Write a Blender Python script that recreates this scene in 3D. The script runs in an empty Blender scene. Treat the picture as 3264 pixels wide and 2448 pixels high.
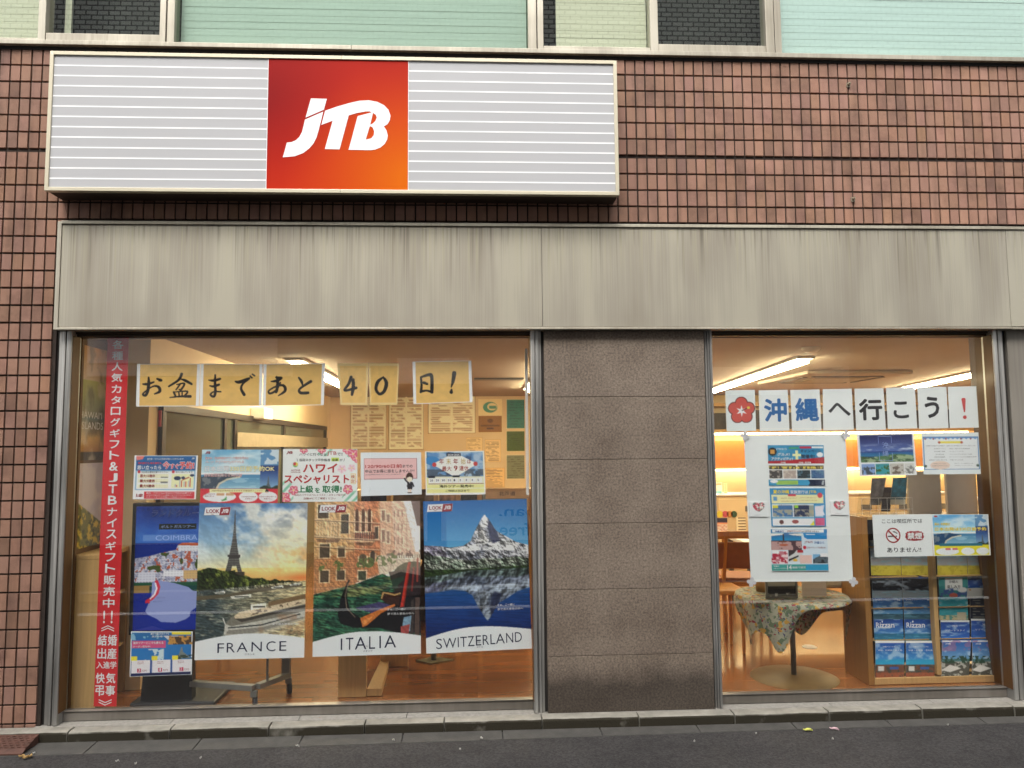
import bpy, math, random
import numpy as np
from mathutils import Vector, Matrix

R = math.radians
random.seed(7)
scene = bpy.context.scene
COL = scene.collection

# ------------------------------------------------------------------ camera
YAW, PITCH, ROLL, FPX = 0.05040, 0.08310, -0.00860, 2414.8
CAM = np.array([-1.1157, -4.9638, 1.7634])
def cam_axes():
    cy, sy, cp, sp = math.cos(YAW), math.sin(YAW), math.cos(PITCH), math.sin(PITCH)
    cr, sr = math.cos(ROLL), math.sin(ROLL)
    w = np.array([sy * cp, cy * cp, sp]); r = np.array([cy, -sy, 0.0]); u = np.cross(r, w)
    return cr * r + sr * u, -sr * r + cr * u, w
AX_R, AX_U, AX_W = cam_axes()
cd = bpy.data.cameras.new('camera')
cd.sensor_width = 36.0; cd.lens = FPX / 3264 * 36.0
cd.clip_start = 0.05; cd.clip_end = 500
cam = bpy.data.objects.new('camera', cd); COL.objects.link(cam)
m = Matrix.Identity(4)
for i in range(3):
    m[i][0], m[i][1], m[i][2], m[i][3] = AX_R[i], AX_U[i], -AX_W[i], CAM[i]
cam.matrix_world = m
scene.camera = cam

# ------------------------------------------------------------------ sky, sun, exposure (overcast day in a narrow street)
SUN_EL, SUN_AZ = R(55), R(196)
world = bpy.data.worlds.new('World'); scene.world = world; world.use_nodes = True
nt = world.node_tree; nt.nodes.clear()
sky = nt.nodes.new('ShaderNodeTexSky'); sky.sky_type = 'NISHITA'; sky.sun_disc = False
sky.sun_elevation = SUN_EL; sky.sun_rotation = SUN_AZ
sky.air_density = 1.0; sky.dust_density = 4.0; sky.ozone_density = 1.0
hs = nt.nodes.new('ShaderNodeHueSaturation'); hs.inputs['Saturation'].default_value = 0.22   # cloud cover: a whiter sky
bg = nt.nodes.new('ShaderNodeBackground'); bg.inputs['Strength'].default_value = 0.15
wo = nt.nodes.new('ShaderNodeOutputWorld')
nt.links.new(sky.outputs[0], hs.inputs['Color']); nt.links.new(hs.outputs[0], bg.inputs['Color']); nt.links.new(bg.outputs[0], wo.inputs[0])
sl = bpy.data.lights.new('sun', 'SUN'); sl.energy = 1.0; sl.angle = R(25); sl.color = (1.0, 0.96, 0.9)
sun = bpy.data.objects.new('sun', sl); COL.objects.link(sun)
sun_dir = Vector((math.sin(SUN_AZ) * math.cos(SUN_EL), math.cos(SUN_AZ) * math.cos(SUN_EL), math.sin(SUN_EL)))
sun.rotation_euler = sun_dir.to_track_quat('Z', 'Y').to_euler()
sun.location = (0, -6, 12)
scene.view_settings.view_transform = 'Standard'; scene.view_settings.look = 'None'
scene.view_settings.gamma = 1.0; scene.view_settings.exposure = 1.32
try:
    scene.cycles.transparent_max_bounces = 24; scene.cycles.max_bounces = 10
    scene.cycles.diffuse_bounces = 4; scene.cycles.use_denoising = True
    scene.cycles.sample_clamp_indirect = 6.0
    scene.cycles.caustics_reflective = False; scene.cycles.caustics_refractive = False
except Exception:
    pass

# ------------------------------------------------------------------ measuring: a photo pixel (2212 px wide copy) -> a point on a plane of the place
SC = 3264 / 2212
def ray(x, y): return (x * SC - 1632) / FPX * AX_R - (y * SC - 1224) / FPX * AX_U + AX_W
def at(x, y, Y=0.0):
    d = ray(x, y); return CAM + (Y - CAM[1]) / d[1] * d
def atz(x, y, Z):
    d = ray(x, y); return CAM + (Z - CAM[2]) / d[2] * d
def zf(ox, oy, k): return lambda x, y: ((ox + x * k) / SC, (oy + y * k) / SC)
z3 = zf(100, 1000, 800 / 1896); z4 = zf(900, 1000, 900 / 2133); z5 = zf(100, 1600, 800 / 1659); z6 = zf(900, 1600, 900 / 1866)
z7 = zf(2200, 1000, 1064 / 2212); z8 = zf(2200, 1650, 1064 / 2212); zb = zf(2330, 1370, 450 / 1409); zd = zf(2700, 1350, 564 / 1991)
zl = zf(800, 280, 600 / 2212); zg = zf(380, 1990, 580 / 2212); zc = zf(400, 1060, 600 / 2212)

# ------------------------------------------------------------------ colours and materials
def lin(c):
    c = np.asarray(c, float) / 255.0
    return np.where(c <= 0.04045, c / 12.92, ((c + 0.055) / 1.055) ** 2.4)
def S(r, g, b, k=1.0):
    return tuple(float(v) for v in np.clip(lin((r, g, b)) * k, 0, 0.9))
MATS = {}
def mat(name, col, rough=0.6, metal=0.0, spec=0.5, var=0.12, scale=(14, 14, 14), bump=0.0, bscale=60, coat=0.0, col2=None, detail=5):
    if name in MATS: return MATS[name]
    mt = bpy.data.materials.new(name); mt.use_nodes = True
    n = mt.node_tree; b = n.nodes['Principled BSDF']
    b.inputs['Roughness'].default_value = rough; b.inputs['Metallic'].default_value = metal
    b.inputs['Specular IOR Level'].default_value = spec; b.inputs['Coat Weight'].default_value = coat
    tc = n.nodes.new('ShaderNodeTexCoord'); mp = n.nodes.new('ShaderNodeMapping'); mp.inputs['Scale'].default_value = scale
    n.links.new(tc.outputs['Object'], mp.inputs[0])
    nz = n.nodes.new('ShaderNodeTexNoise'); nz.inputs['Scale'].default_value = 1.0; nz.inputs['Detail'].default_value = detail; nz.inputs['Roughness'].default_value = 0.62
    n.links.new(mp.outputs[0], nz.inputs['Vector'])
    rp = n.nodes.new('ShaderNodeValToRGB')
    a = np.array(col)
    lo = a * (1 - var) if col2 is None else np.array(col2)
    hi = np.clip(a * (1 + var), 0, 0.95)
    rp.color_ramp.elements[0].position = 0.3; rp.color_ramp.elements[1].position = 0.7
    rp.color_ramp.elements[0].color = (*lo, 1); rp.color_ramp.elements[1].color = (*hi, 1)
    n.links.new(nz.outputs['Fac'], rp.inputs[0]); n.links.new(rp.outputs[0], b.inputs['Base Color'])
    if bump:
        n2 = n.nodes.new('ShaderNodeTexNoise'); n2.inputs['Scale'].default_value = bscale; n2.inputs['Detail'].default_value = 4
        n.links.new(tc.outputs['Object'], n2.inputs['Vector'])
        bp = n.nodes.new('ShaderNodeBump'); bp.inputs['Strength'].default_value = bump; bp.inputs['Distance'].default_value = 0.01
        n.links.new(n2.outputs['Fac'], bp.inputs['Height']); n.links.new(bp.outputs[0], b.inputs['Normal'])
    MATS[name] = mt
    return mt
def attr_mat(name, rough=0.5, spec=0.3, emit=0.0):
    if name in MATS: return MATS[name]
    mt = bpy.data.materials.new(name); mt.use_nodes = True
    n = mt.node_tree; b = n.nodes['Principled BSDF']
    b.inputs['Roughness'].default_value = rough; b.inputs['Specular IOR Level'].default_value = spec
    at_ = n.nodes.new('ShaderNodeAttribute'); at_.attribute_name = 'Col'
    n.links.new(at_.outputs['Color'], b.inputs['Base Color'])
    if emit:
        n.links.new(at_.outputs['Color'], b.inputs['Emission Color']); b.inputs['Emission Strength'].default_value = emit
        try: mt.cycles.emission_sampling = 'NONE'
        except Exception: pass
    MATS[name] = mt
    return mt
def emit_mat(name, col, strength):
    if name in MATS: return MATS[name]
    mt = bpy.data.materials.new(name); mt.use_nodes = True
    n = mt.node_tree; b = n.nodes['Principled BSDF']
    b.inputs['Base Color'].default_value = (0.8, 0.8, 0.8, 1)
    b.inputs['Emission Color'].default_value = (*col, 1); b.inputs['Emission Strength'].default_value = strength
    MATS[name] = mt
    return mt
def glass_mat(name, tint, ior=1.5, rough=0.0, gl=1.0):
    if name in MATS: return MATS[name]
    mt = bpy.data.materials.new(name); mt.use_nodes = True
    n = mt.node_tree; n.nodes.remove(n.nodes['Principled BSDF']); out = n.nodes['Material Output']
    tr = n.nodes.new('ShaderNodeBsdfTransparent'); tr.inputs[0].default_value = (*tint, 1)
    g = n.nodes.new('ShaderNodeBsdfGlossy'); g.inputs['Roughness'].default_value = rough; g.inputs['Color'].default_value = (gl, gl, gl, 1)
    fr = n.nodes.new('ShaderNodeFresnel'); ge = n.nodes.new('ShaderNodeNewGeometry'); mi = n.nodes.new('ShaderNodeMapRange')
    mi.inputs['To Min'].default_value = ior; mi.inputs['To Max'].default_value = 1 / ior      # same reflectance from either face
    n.links.new(ge.outputs['Backfacing'], mi.inputs[0]); n.links.new(mi.outputs[0], fr.inputs['IOR'])
    mx = n.nodes.new('ShaderNodeMixShader')
    n.links.new(fr.outputs[0], mx.inputs[0]); n.links.new(tr.outputs[0], mx.inputs[1]); n.links.new(g.outputs[0], mx.inputs[2])
    n.links.new(mx.outputs[0], out.inputs[0])
    MATS[name] = mt
    return mt
def streak_mat(name, ca, cb, cc, rough, metal, sx=9.0, sz=0.35, fine=55.0, stw=0.5):
    """weathered sheet metal: vertical rain streaks, in three tones, over a brushed surface"""
    if name in MATS: return MATS[name]
    mt = bpy.data.materials.new(name); mt.use_nodes = True
    n = mt.node_tree; b = n.nodes['Principled BSDF']
    b.inputs['Metallic'].default_value = metal
    tc = n.nodes.new('ShaderNodeTexCoord')
    def noise(scale, detail=4):
        mp = n.nodes.new('ShaderNodeMapping'); mp.inputs['Scale'].default_value = scale
        n.links.new(tc.outputs['Object'], mp.inputs[0])
        z = n.nodes.new('ShaderNodeTexNoise'); z.inputs['Scale'].default_value = 1; z.inputs['Detail'].default_value = detail
        n.links.new(mp.outputs[0], z.inputs['Vector']); return z
    big = noise((sx * 0.13, 1, 0.7), 3); st = noise((sx, 1, sz), 5); fn = noise((fine, 1, 1.2), 3)
    m1 = n.nodes.new('ShaderNodeMath'); m1.operation = 'MULTIPLY_ADD'; m1.inputs[1].default_value = stw
    n.links.new(st.outputs['Fac'], m1.inputs[0]); n.links.new(big.outputs['Fac'], m1.inputs[2])
    m2 = n.nodes.new('ShaderNodeMath'); m2.operation = 'MULTIPLY_ADD'; m2.inputs[1].default_value = 0.28
    n.links.new(fn.outputs['Fac'], m2.inputs[0]); n.links.new(m1.outputs[0], m2.inputs[2])
    rp = n.nodes.new('ShaderNodeValToRGB'); e = rp.color_ramp.elements
    mid = .64 + stw * .5 - .03; e[0].position = mid - .2; e[0].color = (*ca, 1); e[1].position = mid + .14; e[1].color = (*cc, 1)
    k = e.new(mid); k.color = (*cb, 1)
    n.links.new(m2.outputs[0], rp.inputs[0]); n.links.new(rp.outputs[0], b.inputs['Base Color'])
    rr = n.nodes.new('ShaderNodeMath'); rr.operation = 'MULTIPLY_ADD'; rr.inputs[1].default_value = 0.08; rr.inputs[2].default_value = rough - 0.04
    n.links.new(st.outputs['Fac'], rr.inputs[0]); n.links.new(rr.outputs[0], b.inputs['Roughness'])
    MATS[name] = mt
    return mt
def plank_mat(name, ca, cb, rough, axis='X', w=0.09, coat=0.3):
    if name in MATS: return MATS[name]
    mt = bpy.data.materials.new(name); mt.use_nodes = True
    n = mt.node_tree; b = n.nodes['Principled BSDF']; b.inputs['Roughness'].default_value = rough; b.inputs['Coat Weight'].default_value = coat; b.inputs['Coat Roughness'].default_value = 0.12
    tc = n.nodes.new('ShaderNodeTexCoord')
    br = n.nodes.new('ShaderNodeTexBrick'); br.inputs['Scale'].default_value = 1.0
    br.inputs['Brick Width'].default_value = 1.1; br.inputs['Row Height'].default_value = w; br.inputs['Mortar Size'].default_value = 0.0012
    br.inputs['Color1'].default_value = (*ca, 1); br.inputs['Color2'].default_value = (*cb, 1); br.inputs['Mortar'].default_value = (*[v * 0.5 for v in ca], 1)
    n.links.new(tc.outputs['Object'], br.inputs['Vector'])
    mp = n.nodes.new('ShaderNodeMapping'); mp.inputs['Scale'].default_value = (2.5, 60, 60) if axis == 'X' else (60, 60, 2.5)
    n.links.new(tc.outputs['Object'], mp.inputs[0])
    nz = n.nodes.new('ShaderNodeTexNoise'); nz.inputs['Scale'].default_value = 1; nz.inputs['Detail'].default_value = 4
    n.links.new(mp.outputs[0], nz.inputs['Vector'])
    rp = n.nodes.new('ShaderNodeMapRange'); rp.inputs['To Min'].default_value = 0.72; rp.inputs['To Max'].default_value = 1.2
    n.links.new(nz.outputs['Fac'], rp.inputs[0])
    mx = n.nodes.new('ShaderNodeMix'); mx.data_type = 'RGBA'; mx.blend_type = 'MULTIPLY'; mx.inputs[0].default_value = 1.0
    if axis == 'X': n.links.new(br.outputs['Color'], mx.inputs[6])
    else: mx.inputs[6].default_value = (*ca, 1)
    n.links.new(rp.outputs[0], mx.inputs[7]); n.links.new(mx.outputs[2], b.inputs['Base Color'])
    MATS[name] = mt
    return mt

# ------------------------------------------------------------------ mesh builder
class MB:
    def __init__(s): s.v, s.f, s.c = [], [], []
    def add(s, vs, fs, c=None):
        o = len(s.v); s.v += [tuple(map(float, p)) for p in vs]
        s.f += [tuple(i + o for i in f) for f in fs]; s.c += [c] * len(vs)
    def box(s, x0, x1, y0, y1, z0, z1, c=None):
        s.add([(x0, y0, z0), (x1, y0, z0), (x1, y1, z0), (x0, y1, z0), (x0, y0, z1), (x1, y0, z1), (x1, y1, z1), (x0, y1, z1)],
              [(0, 3, 2, 1), (4, 5, 6, 7), (0, 1, 5, 4), (1, 2, 6, 5), (2, 3, 7, 6), (3, 0, 4, 7)], c)
        return s
    def hexa(s, p, c=None):
        """eight corners: bottom ring 0-3, top ring 4-7"""
        s.add(p, [(0, 3, 2, 1), (4, 5, 6, 7), (0, 1, 5, 4), (1, 2, 6, 5), (2, 3, 7, 6), (3, 0, 4, 7)], c); return s
    def prism(s, loop, y0, y1, c=None):
        """loop of (x, z) swept from y0 to y1"""
        n = len(loop)
        s.add([(x, y0, z) for x, z in loop] + [(x, y1, z) for x, z in loop],
              [tuple(range(n)), tuple(range(2 * n - 1, n - 1, -1))] + [(i, i + n, (i + 1) % n + n, (i + 1) % n) for i in range(n)], c); return s
    def sweep(s, loop, x0, x1, c=None):
        """loop of (y, z) swept along x"""
        n = len(loop)
        s.add([(x0, y, z) for y, z in loop] + [(x1, y, z) for y, z in loop],
              [tuple(range(n)), tuple(range(2 * n - 1, n - 1, -1))] + [(i, i + n, (i + 1) % n + n, (i + 1) % n) for i in range(n)], c); return s
    def tube(s, p, q, r0, r1=None, n=12, c=None):
        r1 = r0 if r1 is None else r1
        p, q = Vector(p), Vector(q); d = (q - p).normalized()
        a = d.orthogonal().normalized(); b = d.cross(a)
        vs = [p + (a * math.cos(t) + b * math.sin(t)) * r0 for t in [2 * math.pi * i / n for i in range(n)]]
        vs += [q + (a * math.cos(t) + b * math.sin(t)) * r1 for t in [2 * math.pi * i / n for i in range(n)]]
        s.add(vs, [(i, (i + 1) % n, (i + 1) % n + n, i + n) for i in range(n)] + [tuple(range(n - 1, -1, -1)), tuple(range(n, 2 * n))], c); return s
    def lathe(s, cx, cy, prof, n=32, c=None):
        vs = []; k = len(prof)
        for i in range(n):
            t = 2 * math.pi * i / n
            vs += [(cx + r * math.cos(t), cy + r * math.sin(t), z) for r, z in prof]
        fs = [(i * k + j, ((i + 1) % n) * k + j, ((i + 1) % n) * k + j + 1, i * k + j + 1) for i in range(n) for j in range(k - 1)]
        s.add(vs, fs, c); return s
    def build(s, name, mt, parent=None, bevel=0.0, smooth=False, off=None):
        me = bpy.data.meshes.new(name)
        o = bpy.data.objects.new(name, me); COL.objects.link(o)
        po = Vector((0, 0, 0))
        if parent is not None:
            o.parent = parent; po = Vector(parent['_o']) if '_o' in parent else Vector((0, 0, 0))
            base = po
        else:
            base = Vector(off) if off is not None else Vector((0, 0, 0))
            o.location = base
        o['_o'] = tuple(base)
        me.from_pydata([(x - base[0], y - base[1], z - base[2]) for x, y, z in s.v], [], s.f)
        if any(c is not None for c in s.c):
            ca = me.color_attributes.new('Col', 'FLOAT_COLOR', 'POINT')
            arr = np.ones((len(s.v), 4), np.float32)
            for i, c in enumerate(s.c):
                if c is not None: arr[i, :3] = c
            ca.data.foreach_set('color', arr.ravel())
        me.materials.append(mt); me.update()
        if smooth:
            me.polygons.foreach_set('use_smooth', [True] * len(me.polygons))
        if bevel:
            b = o.modifiers.new('bevel', 'BEVEL'); b.width = bevel; b.segments = 2; b.limit_method = 'ANGLE'
        return o
def thing(name, label, cat, loc=(0, 0, 0), group=None):
    o = bpy.data.objects.new(name, None); COL.objects.link(o); o.empty_display_size = 0.05
    o.location = loc; o['_o'] = tuple(loc); o['label'] = label; o['category'] = cat
    if group: o['group'] = group
    return o
def tag(o, label=None, cat=None, group=None, kind=None):
    if label: o['label'] = label
    if cat: o['category'] = cat
    if group: o['group'] = group
    if kind: o['kind'] = kind
    return o

# ------------------------------------------------------------------ printed pictures: a small painter writing a colour grid
class Cv:
    def __init__(s, w, h, bgc=(235, 238, 236)):
        s.w, s.h = int(w), int(h); s.W, s.H = 2 * s.w, 2 * s.h
        s.U, s.V = np.meshgrid((np.arange(s.W) + .5) / s.W, (np.arange(s.H) + .5) / s.H)
        s.asp = w / h; s.a = np.ones((s.H, s.W, 3)) * np.array(bgc, float)
    def fill(s, m, c, al=1.0):
        m = (np.asarray(m, float) * al)[..., None]; s.a = s.a * (1 - m) + np.array(c, float) * m; return s
    def rect(s, u0, v0, u1, v1, c, al=1.0): return s.fill((s.U >= u0) & (s.U < u1) & (s.V >= v0) & (s.V < v1), c, al)
    def grad(s, v0, v1, c0, c1, u0=0, u1=1):
        m = (s.V >= v0) & (s.V <= v1) & (s.U >= u0) & (s.U <= u1)
        t = np.clip((s.V - v0) / (v1 - v0), 0, 1)[..., None]
        col = np.array(c0, float) * (1 - t) + np.array(c1, float) * t
        s.a = np.where(m[..., None], col, s.a); return s
    def ell(s, cx, cy, rx, ry, c, al=1.0): return s.fill(((s.U - cx) / rx) ** 2 + ((s.V - cy) / ry) ** 2 < 1, c, al)
    def pmask(s, pts):
        m = np.zeros((s.H, s.W), bool); n = len(pts)
        for i in range(n):
            x0, y0 = pts[i]; x1, y1 = pts[(i + 1) % n]
            if y0 == y1: continue
            cond = (s.V > min(y0, y1)) & (s.V <= max(y0, y1))
            m ^= cond & (s.U < x0 + (s.V - y0) * (x1 - x0) / (y1 - y0))
        return m
    def poly(s, pts, c, al=1.0): return s.fill(s.pmask(pts), c, al)
    def dist(s, pts, ws):
        """signed distance to a stroke whose half width varies along it (units: sheet height)"""
        d = np.full((s.H, s.W), 9.0); X = s.U * s.asp
        for i in range(len(pts) - 1):
            ax, ay = pts[i][0] * s.asp, pts[i][1]; bx, by = pts[i + 1][0] * s.asp, pts[i + 1][1]
            L = (bx - ax) ** 2 + (by - ay) ** 2 + 1e-12
            t = np.clip(((X - ax) * (bx - ax) + (s.V - ay) * (by - ay)) / L, 0, 1)
            dd = np.hypot(X - ax - t * (bx - ax), s.V - ay - t * (by - ay)) - (ws[i] + t * (ws[i + 1] - ws[i]))
            d = np.minimum(d, dd)
        return d
    def line(s, pts, w, c, al=1.0): return s.fill(s.dist(pts, [w] * len(pts)) < 0, c, al)
    def brush(s, pts, ws, c): return s.fill(s.dist(pts, ws) < 0, c)
    def noise(s, su, sv, seed=0, octv=4):
        rng = np.random.RandomState(seed); out = np.zeros((s.H, s.W)); amp = 1.0; tot = 0
        for o in range(octv):
            nu, nv = max(2, int(su * 2 ** o)) + 2, max(2, int(sv * 2 ** o)) + 2
            g = rng.rand(nv, nu); x = s.U * (nu - 2); y = s.V * (nv - 2)
            xi = x.astype(int); yi = y.astype(int); fx = x - xi; fy = y - yi
            fx = fx * fx * (3 - 2 * fx); fy = fy * fy * (3 - 2 * fy)
            out += amp * (g[yi, xi] * (1 - fx) * (1 - fy) + g[yi, xi + 1] * fx * (1 - fy) + g[yi + 1, xi] * (1 - fx) * fy + g[yi + 1, xi + 1] * fx * fy)
            tot += amp; amp *= .55
        return out / tot
    def grain(s, amt, su=40, sv=40, seed=5, mask=None):
        n = (s.noise(su, sv, seed, 3) - .5)[..., None] * 2 * amt
        if mask is not None: n = n * np.asarray(mask, float)[..., None]
        s.a = np.clip(s.a * (1 + n), 0, 255); return s
    def tex(s, mask, su, sv, amt, seed=1, octv=4):
        """printed texture of rock, leaves or water: the slope of a noise field"""
        n = s.noise(su, sv, seed, octv); gy, gx = np.gradient(n); r = gx / (gx.std() + 1e-9) - gy / (gy.std() + 1e-9)
        s.a = np.clip(s.a * (1 + amt * np.clip(r / 2, -1, 1) * np.asarray(mask, float))[..., None], 0, 255); return s
    def out(s, k=1.12):
        a = s.a.reshape(s.h, 2, s.w, 2, 3).mean((1, 3))
        return np.clip(lin(a) * k, 0, 0.88)

class Sheet:
    """a flat or slightly bowed sheet given by its corners in the place; u runs right, v runs down"""
    def __init__(s, tl, tr, br, bl, bow=0.0):
        s.c = [np.array(p, float) for p in (tl, tr, br, bl)]; s.bow = bow
        e1 = s.c[1] - s.c[0]; e2 = s.c[3] - s.c[0]
        n = np.cross(e1, e2); n /= np.linalg.norm(n); s.n = n if n[1] < 0 else -n
        s.w = np.linalg.norm(e1); s.h = np.linalg.norm(e2)
    def p(s, u, v, d=0.0):
        a, b, c, e = s.c; u = np.asarray(u, float)[..., None]; v = np.asarray(v, float)[..., None]
        q = a * (1 - u) * (1 - v) + b * u * (1 - v) + c * u * v + e * (1 - u) * v
        return q + s.n * (d + s.bow * 4 * u * (1 - u) * (0.4 + 0.6 * np.sin(v * 5.0)))
    def base(s): return tuple((s.c[2] + s.c[3]) / 2)
    def mesh(s, name, mt, cv=None, parent=None, t=0.0006, nu=12, nv=8, off=None, k=1.12):
        if cv is not None: nu, nv = cv.w - 1, cv.h - 1
        U, V = np.meshgrid(np.linspace(0, 1, nu + 1), np.linspace(0, 1, nv + 1))
        P = s.p(U, V).reshape(-1, 3); B = s.p(np.array([0, 1, 1, 0.]), np.array([0, 0, 1, 1.]), -t)
        base = np.array(parent['_o'] if parent is not None else (off if off is not None else (0, 0, 0)), float)
        W = nu + 1; N = len(P)
        i = np.arange(nv)[:, None] * W + np.arange(nu)[None, :]
        q = np.stack([i, i + W, i + W + 1, i + 1], -1).reshape(-1, 4)
        me = bpy.data.meshes.new(name)
        faces = q.tolist() + [(N, N + 1, N + 2, N + 3), (0, nu, N + 1, N), (nu, N - 1, N + 2, N + 1), (N - 1, N - 1 - nu, N + 3, N + 2), (N - 1 - nu, 0, N, N + 3)]
        me.from_pydata((np.vstack([P, B]) - base).tolist(), [], faces)
        if cv is not None:
            arr = np.full((N + 4, 4), 0.6, np.float32); arr[:, 3] = 1; arr[:N, :3] = cv.out(k).reshape(-1, 3)
            ca = me.color_attributes.new('Col', 'FLOAT_COLOR', 'POINT'); ca.data.foreach_set('color', arr.ravel())
        me.materials.append(mt); me.update()
        o = bpy.data.objects.new(name, me); COL.objects.link(o); o['_o'] = tuple(base)
        if parent is not None: o.parent = parent
        else: o.location = base
        return o

# ------------------------------------------------------------------ lettering
_tc = {}
def glyphs(body, bold=0.0, shear=0.0, space=1.0):
    key = (body, bold, shear, space)
    if key in _tc: return _tc[key]
    cu = bpy.data.curves.new('t', 'FONT'); cu.body = body; cu.resolution_u = 3; cu.offset = bold; cu.shear = shear; cu.space_character = space
    cu.fill_mode = 'FRONT'
    o = bpy.data.objects.new('t', cu); COL.objects.link(o); bpy.context.view_layer.update()
    dg = bpy.context.evaluated_depsgraph_get()
    me = bpy.data.meshes.new_from_object(o.evaluated_get(dg), depsgraph=dg)
    vs = np.array([v.co[:2] for v in me.vertices]); fs = [tuple(p.vertices) for p in me.polygons]
    bpy.data.objects.remove(o); bpy.data.curves.remove(cu); bpy.data.meshes.remove(me)
    lo, hi = vs.min(0), vs.max(0); vs = (vs - lo) / np.maximum(hi - lo, 1e-6)
    _tc[key] = (vs, fs); return _tc[key]
def fill_loops(loops):
    """triangulated 2-D outline with holes"""
    cu = bpy.data.curves.new('l', 'CURVE'); cu.dimensions = '2D'; cu.fill_mode = 'FRONT'
    for lp in loops:
        sp = cu.splines.new('POLY'); sp.points.add(len(lp) - 1); sp.use_cyclic_u = True
        for q, (x, y) in zip(sp.points, lp): q.co = (x, y, 0, 1)
    o = bpy.data.objects.new('l', cu); COL.objects.link(o); bpy.context.view_layer.update()
    dg = bpy.context.evaluated_depsgraph_get(); me = bpy.data.meshes.new_from_object(o.evaluated_get(dg), depsgraph=dg)
    vs = np.array([v.co[:2] for v in me.vertices]); fs = [tuple(p.vertices) for p in me.polygons]
    bpy.data.objects.remove(o); bpy.data.curves.remove(cu); bpy.data.meshes.remove(me)
    return vs, fs
def letters(sh, items, mt, parent, name='lettering', d=0.0008):
    """items: (text, u0, v0, u1, v1[, bold[, shear[, rot]]]) set on the sheet as one part"""
    mb = MB()
    for it in items:
        body, u0, v0, u1, v1 = it[:5]; bold = it[5] if len(it) > 5 else 0.012; shear = it[6] if len(it) > 6 else 0.0
        heavy = bold > 0.015
        vs, fs = glyphs(body, 0.0 if heavy else bold, shear)
        em = abs(v1 - v0) * sh.h * bold * 1.0
        offs = [(math.cos(k * math.pi / 4), math.sin(k * math.pi / 4)) for k in range(8)] if heavy else [(0, 0)]
        for k, (ou, ov) in enumerate(offs):
            eu, ev = em / sh.w, em / sh.h
            a0, a1, b0, b1 = (u0 + eu, u1 - eu, v0 + ev, v1 - ev) if heavy else (u0, u1, v0, v1)
            U = a0 + vs[:, 0] * (a1 - a0) + ou * eu; V = b1 - vs[:, 1] * (b1 - b0) + ov * ev
            if len(it) > 7 and it[7]:
                V = V + (U - (u0 + u1) / 2) * it[7]
            mb.add(sh.p(U, V, d + k * .00004), fs)
    return mb.build(name, mt, parent)
def shapes(sh, loops_list, mt, parent, name, d=0.0006):
    mb = MB()
    for loops in loops_list:
        vs, fs = fill_loops(loops); mb.add(sh.p(vs[:, 0], vs[:, 1], d), fs)
    return mb.build(name, mt, parent)
def rrect(u0, v0, u1, v1, ru=0.0, rv=0.0, n=5):
    if ru == 0: return [(u0, v0), (u1, v0), (u1, v1), (u0, v1)]
    out = []
    for cx, cy, a0 in ((u1 - ru, v0 + rv, -90), (u1 - ru, v1 - rv, 0), (u0 + ru, v1 - rv, 90), (u0 + ru, v0 + rv, 180)):
        for i in range(n + 1):
            a = R(a0 + 90 * i / n); out.append((cx + ru * math.cos(a), cy + rv * math.sin(a)))
    return out
def circ(cu, cv_, ru, rv, n=20): return [(cu + ru * math.cos(2 * math.pi * i / n), cv_ + rv * math.sin(2 * math.pi * i / n)) for i in range(n)]

# the sign's emblem, drawn as outlines in a 0..1 box
J1 = [(700, 115), (886, 118), (853, 250), (641, 348)]
J2 = [(634, 372), (846, 273), (822, 385), (795, 500), (772, 585), (738, 655), (690, 715), (620, 772), (520, 812), (384, 826), (428, 650), (480, 644), (530, 622), (572, 580), (602, 520), (620, 440)]
TB = [(868, 262), (1000, 212), (1150, 165), (1270, 135), (1380, 128), (1480, 145), (1560, 185), (1612, 240), (1636, 310), (1628, 370), (1600, 415), (1558, 442), (1590, 490), (1605, 550), (1597, 600),
      (1570, 652), (1520, 697), (1460, 721), (1400, 730), (1147, 728), (1250, 322), (1416, 274), (1390, 262), (1340, 264), (1240, 285), (1145, 315), (1042, 724), (870, 722), (958, 380), (826, 434)]
H1 = [(1430, 280), (1462, 302), (1475, 335), (1458, 378), (1428, 408), (1398, 424)]
H2 = [(1394, 440), (1425, 455), (1445, 500), (1440, 550), (1410, 588), (1346, 604)]
EMB = (384, 115, 1636, 826)
def emblem(u0, v0, u1, v1):
    f = lambda L: [(u0 + (x - EMB[0]) / (EMB[2] - EMB[0]) * (u1 - u0), v0 + (y - EMB[1]) / (EMB[3] - EMB[1]) * (v1 - v0)) for x, y in L]
    return [[f(J1)], [f(J2)], [f(TB), f(H1), f(H2)]]

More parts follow.
